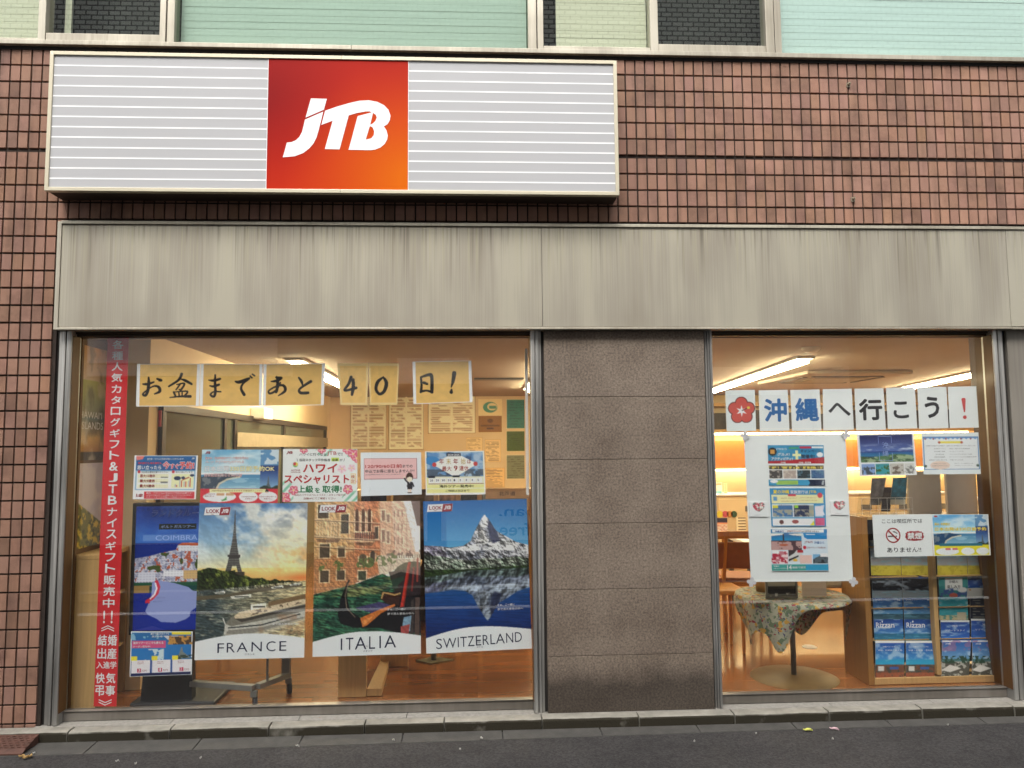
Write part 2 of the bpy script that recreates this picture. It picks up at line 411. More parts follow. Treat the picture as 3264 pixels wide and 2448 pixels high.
# ================================================================== materials of the place
M_TILE = None
def tile_material():
    mt = attr_mat('tile_glaze', 0.62, 0.35); n = mt.node_tree; b = n.nodes['Principled BSDF']
    at_ = [x for x in n.nodes if x.type == 'ATTRIBUTE'][0]
    tc = n.nodes.new('ShaderNodeTexCoord')
    nz = n.nodes.new('ShaderNodeTexNoise'); nz.inputs['Scale'].default_value = 3.2; nz.inputs['Detail'].default_value = 7; nz.inputs['Roughness'].default_value = 0.7
    n.links.new(tc.outputs['Object'], nz.inputs['Vector'])
    rp = n.nodes.new('ShaderNodeValToRGB'); e = rp.color_ramp.elements
    e[0].position = 0.30; e[0].color = (0.60, 0.58, 0.57, 1); e[1].position = 0.52; e[1].color = (1.02, 1.02, 1.0, 1)
    n.links.new(nz.outputs['Fac'], rp.inputs[0])
    mp = n.nodes.new('ShaderNodeMapping'); mp.inputs['Scale'].default_value = (9, 1, .7); n.links.new(tc.outputs['Object'], mp.inputs[0])
    ns = n.nodes.new('ShaderNodeTexNoise'); ns.inputs['Scale'].default_value = 1; ns.inputs['Detail'].default_value = 5; n.links.new(mp.outputs[0], ns.inputs['Vector'])
    rs = n.nodes.new('ShaderNodeMapRange'); rs.inputs['From Min'].default_value = .30; rs.inputs['From Max'].default_value = .48; rs.inputs['To Min'].default_value = .68; n.links.new(ns.outputs['Fac'], rs.inputs[0])
    mx = n.nodes.new('ShaderNodeMix'); mx.data_type = 'RGBA'; mx.blend_type = 'MULTIPLY'; mx.inputs[0].default_value = 1.0
    my = n.nodes.new('ShaderNodeMix'); my.data_type = 'RGBA'; my.blend_type = 'MULTIPLY'; my.inputs[0].default_value = 1.0
    n.links.new(at_.outputs['Color'], mx.inputs[6]); n.links.new(rp.outputs[0], mx.inputs[7]); n.links.new(mx.outputs[2], my.inputs[6]); n.links.new(rs.outputs[0], my.inputs[7]); n.links.new(my.outputs[2], b.inputs['Base Color'])
    return mt
M_TILE = tile_material()
M_MORTAR = mat('mortar', (0.028, 0.018, 0.013), 0.95, var=0.3)
M_FASCIA = streak_mat('weathered_panel', S(156, 148, 132), S(170, 163, 148), S(184, 178, 160), 0.42, 0.4, 20, 0.8, 150, .16)
def add_drips(mt, ztop, col, ncol):
    n = mt.node_tree; b = n.nodes['Principled BSDF']; base = b.inputs['Base Color'].links[0].from_socket
    tc = n.nodes.new('ShaderNodeTexCoord'); sx = n.nodes.new('ShaderNodeSeparateXYZ'); n.links.new(tc.outputs['Object'], sx.inputs[0])
    for (fx, fz, lo, hi, ln, c, off) in ((44, .9, .52, .66, .14, col, 0), (70, 1.2, .55, .68, .34, ncol, 7), (36, .5, .58, .70, .46, col, 19), (90, .8, .56, .68, .80, ncol, 31)):
        mp = n.nodes.new('ShaderNodeMapping'); mp.inputs['Scale'].default_value = (fx, 1, fz); mp.inputs['Location'].default_value = (off, off, off); n.links.new(tc.outputs['Object'], mp.inputs[0])
        nz = n.nodes.new('ShaderNodeTexNoise'); nz.inputs['Scale'].default_value = 1; nz.inputs['Detail'].default_value = 3; n.links.new(mp.outputs[0], nz.inputs['Vector'])
        m1 = n.nodes.new('ShaderNodeMapRange'); m1.inputs['From Min'].default_value = lo; m1.inputs['From Max'].default_value = hi; n.links.new(nz.outputs['Fac'], m1.inputs[0])
        m2 = n.nodes.new('ShaderNodeMapRange'); m2.inputs['From Min'].default_value = ztop - ln; m2.inputs['From Max'].default_value = ztop; m2.inputs['To Max'].default_value = .5; n.links.new(sx.outputs['Z'], m2.inputs[0])
        mu = n.nodes.new('ShaderNodeMath'); mu.operation = 'MULTIPLY'; n.links.new(m1.outputs[0], mu.inputs[0]); n.links.new(m2.outputs[0], mu.inputs[1])
        mx = n.nodes.new('ShaderNodeMix'); mx.data_type = 'RGBA'; n.links.new(mu.outputs[0], mx.inputs[0]); n.links.new(base, mx.inputs[6]); mx.inputs[7].default_value = (*c, 1); base = mx.outputs[2]
    n.links.new(base, b.inputs['Base Color'])
add_drips(M_FASCIA, 3.22, S(78, 70, 56), S(186, 180, 150))
M_TRIM = streak_mat('aged_aluminium', S(138, 130, 114), S(168, 161, 145), S(190, 184, 167), 0.48, 0.3, 4, 2)
M_STEEL = streak_mat('brushed_steel', S(110, 108, 105), S(160, 158, 153), S(206, 204, 198), 0.34, 0.55, 38, 0.5, 120)
M_SILL = streak_mat('sill_steel', S(110, 105, 98), S(128, 122, 114), S(146, 140, 132), 0.4, 0.6, 3, 3, 20)
M_DARK = mat('dark_gap', (0.018, 0.015, 0.013), 0.8)
M_BRONZE = mat('dark_bronze', S(64, 54, 44), 0.45, 0.5)
M_COLUMN = streak_mat('grey_column', S(120, 114, 104), S(140, 134, 124), S(158, 152, 140), 0.55, 0.2, 3, 0.5)
def stone_material():
    mt = mat('pier_stone', (0.12, 0.095, 0.078), 0.72, spec=0.35, var=0.3, scale=(2.2, 2.2, 2.6), bump=0.12, bscale=220)
    n = mt.node_tree; b = n.nodes['Principled BSDF']
    base = b.inputs['Base Color'].links[0].from_socket
    rp0 = base.node.color_ramp; rp0.elements[0].color = (*S(98, 87, 77), 1); rp0.elements[1].color = (*S(119, 108, 97), 1)
    rp0.elements[0].position = 0.30; rp0.elements[1].position = 0.60
    tc = n.nodes.new('ShaderNodeTexCoord')
    vo = n.nodes.new('ShaderNodeTexNoise'); vo.inputs['Scale'].default_value = 75; vo.inputs['Detail'].default_value = 6; vo.inputs['Roughness'].default_value = .7; n.links.new(tc.outputs['Object'], vo.inputs['Vector'])
    r2 = n.nodes.new('ShaderNodeValToRGB'); r2.color_ramp.elements[0].position = 0.36; r2.color_ramp.elements[0].color = (0.6, 0.58, 0.56, 1)
    r2.color_ramp.elements[1].position = 0.66; r2.color_ramp.elements[1].color = (1.5, 1.46, 1.42, 1)
    n.links.new(vo.outputs['Fac'], r2.inputs[0])
    # a tide mark of splashed dirt along the lowest course, with a ragged edge
    sx = n.nodes.new('ShaderNodeSeparateXYZ'); n.links.new(tc.outputs['Object'], sx.inputs[0])
    n3 = n.nodes.new('ShaderNodeTexNoise'); n3.inputs['Scale'].default_value = 5; n3.inputs['Detail'].default_value = 5; n.links.new(tc.outputs['Object'], n3.inputs['Vector'])
    ad = n.nodes.new('ShaderNodeMath'); ad.operation = 'MULTIPLY_ADD'; ad.inputs[1].default_value = -0.22
    n.links.new(n3.outputs['Fac'], ad.inputs[0]); n.links.new(sx.outputs['Z'], ad.inputs[2])
    r3 = n.nodes.new('ShaderNodeMapRange'); r3.inputs['From Min'].default_value = 0.13; r3.inputs['From Max'].default_value = 0.27; r3.inputs['To Min'].default_value = 0.36; r3.inputs['To Max'].default_value = 1.0
    n.links.new(ad.outputs[0], r3.inputs[0])
    m1 = n.nodes.new('ShaderNodeMix'); m1.data_type = 'RGBA'; m1.blend_type = 'MULTIPLY'; m1.inputs[0].default_value = 1.0
    m2 = n.nodes.new('ShaderNodeMix'); m2.data_type = 'RGBA'; m2.blend_type = 'MULTIPLY'; m2.inputs[0].default_value = 1.0
    n.links.new(base, m1.inputs[6]); n.links.new(r2.outputs[0], m1.inputs[7]); n.links.new(m1.outputs[2], m2.inputs[6]); n.links.new(r3.outputs[0], m2.inputs[7])
    n.links.new(m2.outputs[2], b.inputs['Base Color'])
    return mt
M_STONE = stone_material()
def kerb_material():
    mt = mat('kerb_concrete', S(136, 132, 122), 0.85, spec=0.25, var=0.25, scale=(9, 9, 9), bump=0.35, bscale=90)
    n = mt.node_tree; b = n.nodes['Principled BSDF']; base = b.inputs['Base Color'].links[0].from_socket
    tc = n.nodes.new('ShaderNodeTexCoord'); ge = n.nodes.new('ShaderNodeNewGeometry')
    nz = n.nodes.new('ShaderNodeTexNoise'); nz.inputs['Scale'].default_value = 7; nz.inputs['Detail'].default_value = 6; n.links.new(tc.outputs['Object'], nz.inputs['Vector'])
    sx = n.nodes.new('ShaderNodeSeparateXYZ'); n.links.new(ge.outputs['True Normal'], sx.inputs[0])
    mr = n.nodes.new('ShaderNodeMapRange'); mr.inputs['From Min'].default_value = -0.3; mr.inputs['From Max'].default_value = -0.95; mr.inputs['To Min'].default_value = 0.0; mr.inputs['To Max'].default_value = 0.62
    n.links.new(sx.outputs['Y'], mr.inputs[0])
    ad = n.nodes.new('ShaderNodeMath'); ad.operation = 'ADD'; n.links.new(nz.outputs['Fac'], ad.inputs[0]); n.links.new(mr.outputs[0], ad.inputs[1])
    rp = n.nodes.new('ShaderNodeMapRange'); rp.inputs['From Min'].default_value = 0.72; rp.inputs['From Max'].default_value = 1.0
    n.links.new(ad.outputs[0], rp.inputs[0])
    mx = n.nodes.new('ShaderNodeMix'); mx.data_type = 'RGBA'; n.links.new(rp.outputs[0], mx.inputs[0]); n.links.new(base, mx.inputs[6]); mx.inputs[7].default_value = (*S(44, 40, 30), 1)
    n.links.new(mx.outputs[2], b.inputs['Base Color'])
    return mt
M_KERB = kerb_material()
M_LEDGE = mat('ledge_granite', S(136, 132, 124), 0.75, var=0.2, scale=(40, 40, 40), bump=0.15, bscale=200)
M_GUTTER = mat('gutter_concrete', S(68, 66, 62), 0.9, var=0.22, scale=(10, 10, 10), bump=0.4, bscale=120)
def asphalt():
    mt = mat('asphalt', S(58, 56, 55), 0.9, spec=0.3, var=0.22, scale=(2.2, 3.5, 3), bump=1.0, bscale=150, detail=9)
    n = mt.node_tree; b = n.nodes['Principled BSDF']; base = b.inputs['Base Color'].links[0].from_socket; tc = n.nodes.new('ShaderNodeTexCoord')
    vo = n.nodes.new('ShaderNodeTexVoronoi'); vo.inputs['Scale'].default_value = 95; n.links.new(tc.outputs['Object'], vo.inputs['Vector'])
    mr = n.nodes.new('ShaderNodeMapRange'); mr.inputs['To Min'].default_value = .72; mr.inputs['To Max'].default_value = 1.4; sp = n.nodes.new('ShaderNodeSeparateColor'); n.links.new(vo.outputs['Color'], sp.inputs[0]); n.links.new(sp.outputs[0], mr.inputs[0])
    mx = n.nodes.new('ShaderNodeMix'); mx.data_type = 'RGBA'; mx.blend_type = 'MULTIPLY'; mx.inputs[0].default_value = 1; n.links.new(base, mx.inputs[6]); n.links.new(mr.outputs[0], mx.inputs[7])
    n2 = n.nodes.new('ShaderNodeTexNoise'); n2.inputs['Scale'].default_value = 3.0; n.links.new(tc.outputs['Object'], n2.inputs['Vector'])
    wm = n.nodes.new('ShaderNodeMix'); wm.data_type = 'RGBA'; wm.inputs[0].default_value = .35; n.links.new(tc.outputs['Object'], wm.inputs[6]); n.links.new(n2.outputs['Color'], wm.inputs[7])
    ve = n.nodes.new('ShaderNodeTexVoronoi'); ve.feature = 'DISTANCE_TO_EDGE'; ve.inputs['Scale'].default_value = 1.4; n.links.new(wm.outputs[2], ve.inputs['Vector'])
    mc = n.nodes.new('ShaderNodeMapRange'); mc.inputs['From Max'].default_value = .012; mc.inputs['To Min'].default_value = .84; n.links.new(ve.outputs['Distance'], mc.inputs[0])
    m3 = n.nodes.new('ShaderNodeMix'); m3.data_type = 'RGBA'; m3.blend_type = 'MULTIPLY'; m3.inputs[0].default_value = 1; n.links.new(mx.outputs[2], m3.inputs[6]); n.links.new(mc.outputs[0], m3.inputs[7])
    n.links.new(m3.outputs[2], b.inputs['Base Color']); return mt
M_ASPH = asphalt()
M_GLASS = glass_mat('window_glass', (0.985, 0.99, 0.985), 1.75)
M_UGLASS = glass_mat('upper_glass', (0.93, 0.96, 0.93), 1.8)
M_GGLASS = glass_mat('green_glass', (0.795, 0.862, 0.826), 1.42)
M_MGLASS = glass_mat('mint_glass', (0.87, 0.94, 0.925), 1.48)
M_WOODP = plank_mat('ochre_wood', S(150, 106, 52), S(150, 106, 52), 0.5, 'Z', coat=0.1)
M_PALEW = plank_mat('pale_wood', S(196, 158, 102), S(196, 158, 102), 0.5, 'Z', coat=0.1)
M_FLOOR = plank_mat('orange_floor', S(138, 84, 42), S(158, 100, 54), 0.24, 'X', coat=0.5)
M_CEIL = mat('ceiling_board', S(160, 146, 128), 0.9, var=0.05, scale=(2, 2, 2))
M_IWALL = mat('cream_wall', S(222, 198, 156), 0.8, var=0.04, scale=(3, 3, 3))
M_ORANGE = mat('orange_panel', S(196, 128, 66), 0.6, var=0.06)
M_WHITE = mat('white_plastic', (0.72, 0.71, 0.68), 0.5, var=0.04)
M_BLACK = mat('black_plastic', (0.02, 0.02, 0.022), 0.5)
M_GREY = mat('grey_metal', S(120, 118, 112), 0.45, 0.4, var=0.08)
M_PAPER = mat('paper_white', S(236, 240, 238), 0.7, spec=0.2, var=0.03, scale=(5, 5, 5))
M_PRINT = attr_mat('printed_paper', 0.42, 0.35)
M_INK = mat('black_ink', (0.012, 0.012, 0.014), 0.6, var=0.1)
M_NAVY = mat('navy_ink', S(22, 30, 62), 0.5, var=0.05)
M_RED = mat('red_ink', S(190, 34, 38), 0.5, var=0.05)
M_DRED = mat('deep_red_ink', S(150, 26, 40), 0.5, var=0.05)
M_BLUE = mat('blue_ink', S(34, 104, 168), 0.5, var=0.06)
M_GREEN = mat('green_ink', S(44, 132, 84), 0.5, var=0.06)
M_WINK = mat('white_ink', (0.80, 0.80, 0.80), 0.5, var=0.02)
M_YINK = mat('yellow_ink', S(240, 214, 70), 0.5, var=0.04)
M_CREAM = mat('cream_ink', S(250, 236, 170), 0.5, var=0.03)
M_LINES = mat('grey_ink', S(110, 108, 108), 0.6, var=0.1)
M_LAV = mat('pale_lavender_ink', S(150, 172, 226), 0.5, var=0.04)

M_REVEAL = plank_mat('brown_reveal', S(92, 60, 26), S(92, 60, 26), 0.55, 'Z', coat=0.1)

# ================================================================== ground
mb = MB(); mb.add([(-40, -60, 0), (40, -60, 0), (40, 0.02, 0), (-40, 0.02, 0)], [(0, 1, 2, 3)])
road = tag(mb.build('road', M_ASPH), kind='structure')
mb = MB(); x = -6.0
GX = [-8.2, -7.6, -7.0, -6.4, -5.8, -5.2, -4.6, -4.0, -3.40, -2.78, -2.17, -1.56, -0.95, -0.34, 0.27, 0.88, 1.49, 2.1, 2.7, 3.3, 3.9, 4.5, 5.1, 5.7, 6.3]
for a, b in zip(GX, GX[1:]):
    w0 = max(.09, 0.215 - 0.017 * (a + 6.4)); w1 = max(.09, 0.215 - 0.017 * (b + 6.4))
    mb.hexa([(a + .003, -.10 - w0, -.02), (b - .003, -.10 - w1, -.02), (b - .003, -.098, -.02), (a + .003, -.098, -.02),
             (a + .003, -.10 - w0, .004), (b - .003, -.10 - w1, .004), (b - .003, -.098, .012), (a + .003, -.098, .012)])
tag(mb.build('gutter', M_GUTTER, bevel=0.003), kind='structure')
mb = MB()
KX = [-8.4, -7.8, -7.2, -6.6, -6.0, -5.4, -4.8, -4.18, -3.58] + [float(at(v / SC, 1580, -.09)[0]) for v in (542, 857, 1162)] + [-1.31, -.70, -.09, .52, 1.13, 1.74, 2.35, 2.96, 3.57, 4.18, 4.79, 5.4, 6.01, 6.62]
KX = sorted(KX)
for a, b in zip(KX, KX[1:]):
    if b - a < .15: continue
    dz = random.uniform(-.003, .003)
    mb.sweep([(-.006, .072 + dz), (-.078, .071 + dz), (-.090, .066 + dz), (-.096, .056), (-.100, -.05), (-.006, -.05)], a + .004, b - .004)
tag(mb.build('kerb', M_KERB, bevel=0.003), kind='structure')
mb = MB()
LX = [-3.83, float(at(1010 * .5425 / SC, 1545, .03)[0]), float(at(1760 * .5425 / SC, 1540, .03)[0]), -1.55, -.66, .43, 1.2, 1.88, 2.56, 3.4, 4.3, 5.2, 6.62]
for a, b in zip(LX, LX[1:]):
    mb.hexa([(a + .0015, -.004, 0), (b - .0015, -.004, 0), (b - .0015, .2, 0), (a + .0015, .2, 0), (a + .0015, -.004, .071), (b - .0015, -.004, .071), (b - .0015, .2, .079), (a + .0015, .2, .079)])
mb.box(-40, -8.4, -.1, 1, 0, .07); mb.box(6.62, 40, -.1, 1, 0, .07)
tag(mb.build('pavement', M_LEDGE, bevel=0.002), kind='structure')

# ================================================================== the building
BLD = thing('shop_building', 'street front faced in ribbed brown tiles, with a grey fascia and two lit show windows', 'building', (-0.6, 0.0, 0.0))
def xcol(c): return .068 * c if c >= 0 else .068215 * c
def zrow(k): return 4.42 - .11345 * k - (.0177 if k >= 6 else 0)
mb = MB()
base_c = np.array(S(153, 118, 101))
def tile(c, k):
    x0, x1 = xcol(c) + .0048, xcol(c + 1) - .0048; z1, z0 = zrow(k) - .0054, zrow(k + 1) + .0054
    if k == 5: z0 += .0177 - .002
    j = random.gauss(0, .06); col = base_c * (1 + j) * np.array([1 + random.gauss(0, .015), 1, 1 + random.gauss(0, .04)])
    if random.random() < .10: col = col * random.uniform(.70, .86)
    y = random.gauss(0, .0007); dx = random.gauss(0, .0004)
    n = 9; w = (x1 - x0) / n; prof = []
    for i in range(n):
        a = x0 + i * w + dx
        prof += [(a + .08 * w, y + .0016), (a + .28 * w, y), (a + .72 * w, y), (a + .92 * w, y + .0016)]
    prof = [(x0 + dx, y + .004)] + prof + [(x1 + dx, y + .004)]
    N = len(prof)
    vs = [(px, py, z0 + .0015) for px, py in prof] + [(px, py, z1 - .0015) for px, py in prof]
    vs += [(x0, .013, z0), (x1, .013, z0), (x1, .013, z1), (x0, .013, z1)]
    fs = [(i, i + 1, i + 1 + N, i + N) for i in range(N - 1)]
    fs += [tuple([2 * N, 2 * N + 1] + list(range(N - 1, -1, -1))), tuple([2 * N + 2, 2 * N + 3] + list(range(N, 2 * N))), (2 * N, 0, N, 2 * N + 3), (N - 1, 2 * N + 1, 2 * N + 2, 2 * N - 1)]
    mb.add(vs, fs, tuple(np.clip(col, 0, .8)))
for c in range(-112, 92):
    for k in range(0, 11):
        if k == 10 and c >= -55: continue
        tile(c, k)
for c in range(-112, -56):
    for k in range(11, 39):
        if k == 38 and False: continue
        tile(c, k)
mb.build('tile_wall', M_TILE, BLD)
mb = MB(); mb.box(-8.4, 6.4, .0125, .26, 3.20, 4.42); mb.box(-8.4, -3.80, .0125, .26, .02, 3.199)
mb.build('wall_backing', M_MORTAR, BLD)
# fascia
FX0, FZ0, FZ1 = -3.787, 2.533, 3.237
mb = MB(); seams = [FX0 + .027, float(at(1171, 600, -.05)[0]), 2.53, 6.4]
for a, b in zip(seams, seams[1:]): mb.box(a + .0012, b - .0012, -.046, .02, FZ0 + .018, FZ1 - .02)
fas = mb.build('fascia', M_FASCIA, BLD, bevel=0.0015)
mb = MB()
mb.box(FX0, FX0 + .026, -.052, .03, FZ0, FZ1); mb.box(FX0 + .026, 2.529, -.058, .03, FZ1 - .016, FZ1 + .004); mb.box(2.531, 6.4, -.055, .03, FZ1 - .016, FZ1 + .004)
mb.box(FX0 + .026, 2.529, -.055, .03, FZ0, FZ0 + .015); mb.box(2.531, 6.4, -.053, .03, FZ0 - .002, FZ0 + .013)
mb.build('trim', M_TRIM, fas, bevel=0.002)
# sealant behind the fascia's upper edge
mb = MB(); mb.box(FX0, 6.4, -.02, .02, FZ1 + .004, FZ1 + .012); mb.build('sealant', M_DARK, fas)
# pier
PX0, PX1 = -.652, .424
ys = [857, 992, 1130, 1272, 1415]
zs = [2.53] + [float(at(1350, y, 0)[2]) for y in ys] + [.070]
mb = MB()
for a, b in zip(zs, zs[1:]): mb.box(PX0, PX1, 0, .3, b + .0015, a - .0015)
mb.box(PX0 + .003, PX1 - .003, .006, .29, .07, 2.53)
mb.build('stone_pier', M_STONE, BLD, bevel=0.002)
mb = MB(); mb.box(2.53, 6.4, .004, .3, .07, 2.54); mb.build('corner_column', M_COLUMN, BLD, bevel=.004)
# show windows
def show_window(x0, x1, k0, k1):
    ztop = float(at(650, 728.5, .10)[2])
    fr = MB(); liners = []
    for sx, a, kk in ((1, x0, k0), (-1, x1, k1)):
        def bx(p, q, y0, y1):
            p, q = p * kk, q * kk
            fr.box(min(a + sx * p, a + sx * q), max(a + sx * p, a + sx * q), y0, y1, .074, ztop + .03)
        bx(.048, .066, .004, .12); bx(.067, .077, .014, .12); bx(.078, .108, .0, .12); bx(.020, .047, .020, .10)
    for sx, a, kk in ((1, x0, k0), (-1, x1, k1)):
        e = sorted((a + sx * (.1085 * kk), a + sx * (.1085 * kk + .0025))); mb = MB(); mb.box(e[0], e[1], .010, .097, .142, ztop - .001); liners.append(mb)
    fr.box(x0 + .03, x1 - .03, .085, .097, .085, .12)                     # bottom rail behind the sill
    f = fr.build('show_window', M_STEEL, BLD, bevel=0.0025)
    for mb in liners: mb.build('jamb_liner', M_REVEAL, f)
    for a in (x0, x1 - .019):
        w_ = .019 * (k0 if a == x0 else k1); a_ = a if a == x0 else x1 - w_
        mb = MB(); mb.box(a_, a_ + w_, .03, .12, .074, 2.53); mb.build('jamb_seal', M_DARK, f)
    mb = MB(); mb.box(x0 + .02, x1 - .02, .030, .12, ztop + .031, 2.53); mb.box(x0 + .1 * k0, x1 - .1 * k1, .045, .12, ztop + .014, ztop + .030); mb.box(x0 + .1 * k0, x1 - .1 * k1, .06, .118, ztop, ztop + .013)
    mb.build('head_frame', M_BRONZE, f, bevel=0.002)
    mb = MB(); mb.sweep([(.07, .078), (.07, .128), (.076, .134), (.13, .136), (.13, .078)], x0 + .109 * k0, x1 - .109 * k1); mb.sweep([(.064, .134), (.064, .140), (.092, .141), (.092, .136)], x0 + .109 * k0, x1 - .109 * k1)
    mb.build('sill', M_SILL, f, bevel=0.001)
    mb = MB(); mb.box(x0 + .09 * k0, x1 - .09 * k1, .098, .104, .136, ztop + .01)
    mb.build('glass_pane', M_GLASS, f)
    return f
show_window(-3.803, PX0 - .002, 1.0, .80); show_window(PX1 + .002, 2.529, .48, .95)
# upper windows
def ux(s): return float(at(s, 55, .02)[0])
UZ0, UZ1 = 4.422, 6.2
mb = MB(); mb.box(-8.4, ux(762) - .001, -.034, .10, UZ0 + .012, UZ0 + .043); mb.box(ux(762) + .001, 6.4, -.032, .10, UZ0 + .012, UZ0 + .044)
mb.box(-8.4, 6.4, -.022, .10, UZ1, UZ1 + .06)
mb.build('window_rail', M_TRIM, BLD, bevel=.003)
mb = MB(); mb.box(-8.4, 6.4, -.004, .06, UZ0 - .012, UZ0 + .011); mb.build('rail_shadow_gap', M_DARK, BLD)
def stile(s0, s1, y0=-.012, y1=.09): return (ux(s0), ux(s1), y0, y1)
def upper_window(x0, x1, glass, blind_mat, sash, blind_from=None, frames=()):
    f = MB()
    for a, b, y0, y1 in frames: f.box(a, b, y0, y1, UZ0 + .046, UZ1 - .002)
    zb_ = UZ0 + .046
    if sash: f.box(x0 + .001, x1 - .001, -.006, .05, UZ0 + .048, UZ0 + .048 + sash); zb_ = UZ0 + .048 + sash
    fo = f.build('upper_window', M_TRIM, BLD, bevel=.003)
    g = MB(); g.box(x0, x1, .030, .036, zb_ - .02, UZ1); g.build('glass_pane', glass, fo)
    if blind_mat:
        b = MB(); z = zb_ + .01; bx0 = blind_from if blind_from else x0
        b.box(bx0 + .01, x1 - .005, .082, .108, zb_ - .012, zb_ + .008)
        while z < UZ1:
            t = random.gauss(0, .0004)
            b.add([(bx0 + .01, .0868 + t, z), (x1 - .005, .0868 + t, z), (x1 - .005, .0862 + t, z + .002), (bx0 + .01, .0862 + t, z + .002), (bx0 + .01, .0874 + t, z + .054), (x1 - .005, .0874 + t, z + .054)], [(0, 1, 2, 3), (3, 2, 5, 4)]); z += .051
        b.build('blind', blind_mat, fo)
    return fo
M_BLIND = mat('blind_slat', (0.80, 0.80, 0.76), 0.5, var=0.04, scale=(1, 1, 30))
M_CBLIND = mat('cream_blind', S(226, 222, 200), 0.6, var=0.05, scale=(1, 1, 30))
upper_window(-8.4, ux(88), M_UGLASS, M_CBLIND, .02, frames=[stile(88, 104)])
wb = upper_window(ux(104), ux(349), M_UGLASS, None, .058, frames=[stile(349, 362), stile(364, 380, -.006)])
mb = MB(); mb.box(ux(118), ux(132), .14, .16, UZ0 + .06, UZ1); mb.build('curtain', M_CBLIND, wb)
upper_window(ux(380), ux(1140), M_GGLASS, M_BLIND, 0, frames=[stile(1140, 1158), stile(1160, 1173, -.006)])
upper_window(ux(1173), ux(1402), M_UGLASS, M_CBLIND, .03, blind_from=ux(1200), frames=[stile(1402, 1419)])
upper_window(ux(1419), ux(1650), M_UGLASS, None, .058, frames=[stile(1650, 1668), stile(1670, 1684, -.006)])
upper_window(ux(1684), 6.4, M_MGLASS, M_BLIND, 0)
mb = MB(); mb.box(-8.4, 6.4, .45, .5, 4.3, 6.3); mb.box(-8.4, 6.4, .26, .45, 4.30, 4.42); mb.box(-8.4, 6.4, .10, .45, 6.2, 6.3)
mb.build('upper_room', mat('dim_room', (0.008, 0.008, 0.008), 0.8), BLD)
mb = MB(); mb.box(-8.4, 6.4, 0, .3, 6.262, 9); mb.build('upper_wall', mat('brown_render', S(150, 104, 84), 0.8), BLD)
# anchor bolts in the tiles
for sx, sy in ((1832, 183), (1842, 430)):
    p = at(sx, sy, 0); mb = MB(); mb.tube((p[0], .004, p[2]), (p[0], -.022, p[2]), .010, .009, 10); mb.tube((p[0], -.022, p[2]), (p[0], -.03, p[2]), .006, .005, 10); mb.box(p[0] - .013, p[0] + .013, -.005, .004, p[2] - .02, p[2] + .012)
    mb.build('anchor_bolt', mat('rusty_steel', S(150, 140, 120), 0.6, 0.4, var=0.4, scale=(80, 80, 80)), BLD)
# building across the street: it stands behind the camera and shows in the glass
OPP = thing('brick_building', 'pale brick building across the street, seen only mirrored in the glass', 'building', (-1, -9.6, 0))
def brick_mat(name, a, b, mo, bw, rh, ms, axis=True):
    mt = bpy.data.materials.new(name); mt.use_nodes = True; n = mt.node_tree; bs = n.nodes['Principled BSDF']; bs.inputs['Roughness'].default_value = .8
    tc = n.nodes.new('ShaderNodeTexCoord'); mp = n.nodes.new('ShaderNodeMapping'); mp.inputs['Rotation'].default_value = (R(-90), 0, 0)
    br = n.nodes.new('ShaderNodeTexBrick'); br.inputs['Scale'].default_value = 1; br.inputs['Brick Width'].default_value = bw; br.inputs['Row Height'].default_value = rh; br.inputs['Mortar Size'].default_value = ms
    br.inputs['Color1'].default_value = (*a, 1); br.inputs['Color2'].default_value = (*b, 1); br.inputs['Mortar'].default_value = (*mo, 1)
    n.links.new(tc.outputs['Object'], mp.inputs[0]); n.links.new(mp.outputs[0], br.inputs['Vector']); n.links.new(br.outputs['Color'], bs.inputs['Base Color'])
    return mt
M_BRICK = brick_mat('pale_brick', (.80, .80, .74), (.62, .62, .58), (.10, .10, .09), .22, .10, .014)
mb = MB(); mb.box(-14, 12, -15, -9.6, 0, 12.2); mb.build('wall', M_BRICK, OPP)
mb = MB()
for z in (4.12, 7.0): mb.box(-14, 12, -9.58, -9.50, z, z + .35)
mb.build('band', mat('pale_render', (.5, .49, .46), .8), OPP)
mb = MB(); mb.box(-9.0, -4.6, -9.58, -9.3, 3.15, 3.36); mb.build('canopy', mat('pale_canopy', (.7, .7, .68), .6), OPP)
mb = MB(); mb.box(-8.6, -4.9, -9.559, -9.50, 3.42, 4.02); mb.build('signboard', mat('pale_signboard', (.82, .82, .80), .5), OPP)
mb = MB(); mb.box(-2.6, -1.2, -9.559, -9.50, 3.0, 3.5); mb.build('signboard', MATS['pale_signboard'], OPP)
mb = MB(); mb.box(1.2, 5.2, -9.559, -9.46, 2.75, 3.3); mb.build('signboard', MATS['pale_signboard'], OPP)
mb = MB(); mb.box(-3.9, -3.1, -9.559, -9.40, 0, 3.3); mb.build('pilaster', mat('pale_pilaster', (.66, .65, .62), .7), OPP)
mb = MB(); mb.box(5.6, 6.3, -9.559, -9.40, 0, 3.3); mb.build('pilaster', MATS['pale_pilaster'], OPP)
mb = MB(); mb.box(-40, 40, -3.46, -3.34, .0, .004); tag(mb.build('road_line', mat('white_road_paint', (.72, .72, .70), .8, var=.15)), kind='structure')
mb = MB(); mb.box(-40, 40, -4.25, -4.10, .0, .10); tag(mb.build('kerb', M_KERB, bevel=.01), kind='structure')
def mirrored(x, y):
    p = at(x, y, .10); k = (9.44 + .10) / (.10 - CAM[1]); return p[0] + (p[0] - CAM[0]) * k, p[2] + (p[2] - CAM[2]) * k
a, b = mirrored(*z6(940, -60)), mirrored(*z6(1840, 300))
SB = thing('shop_board', 'white board with dark blue lettering across the street, mirrored over the snowy peak poster', 'sign', ((a[0] + b[0]) / 2, -9.44, min(a[1], b[1])))
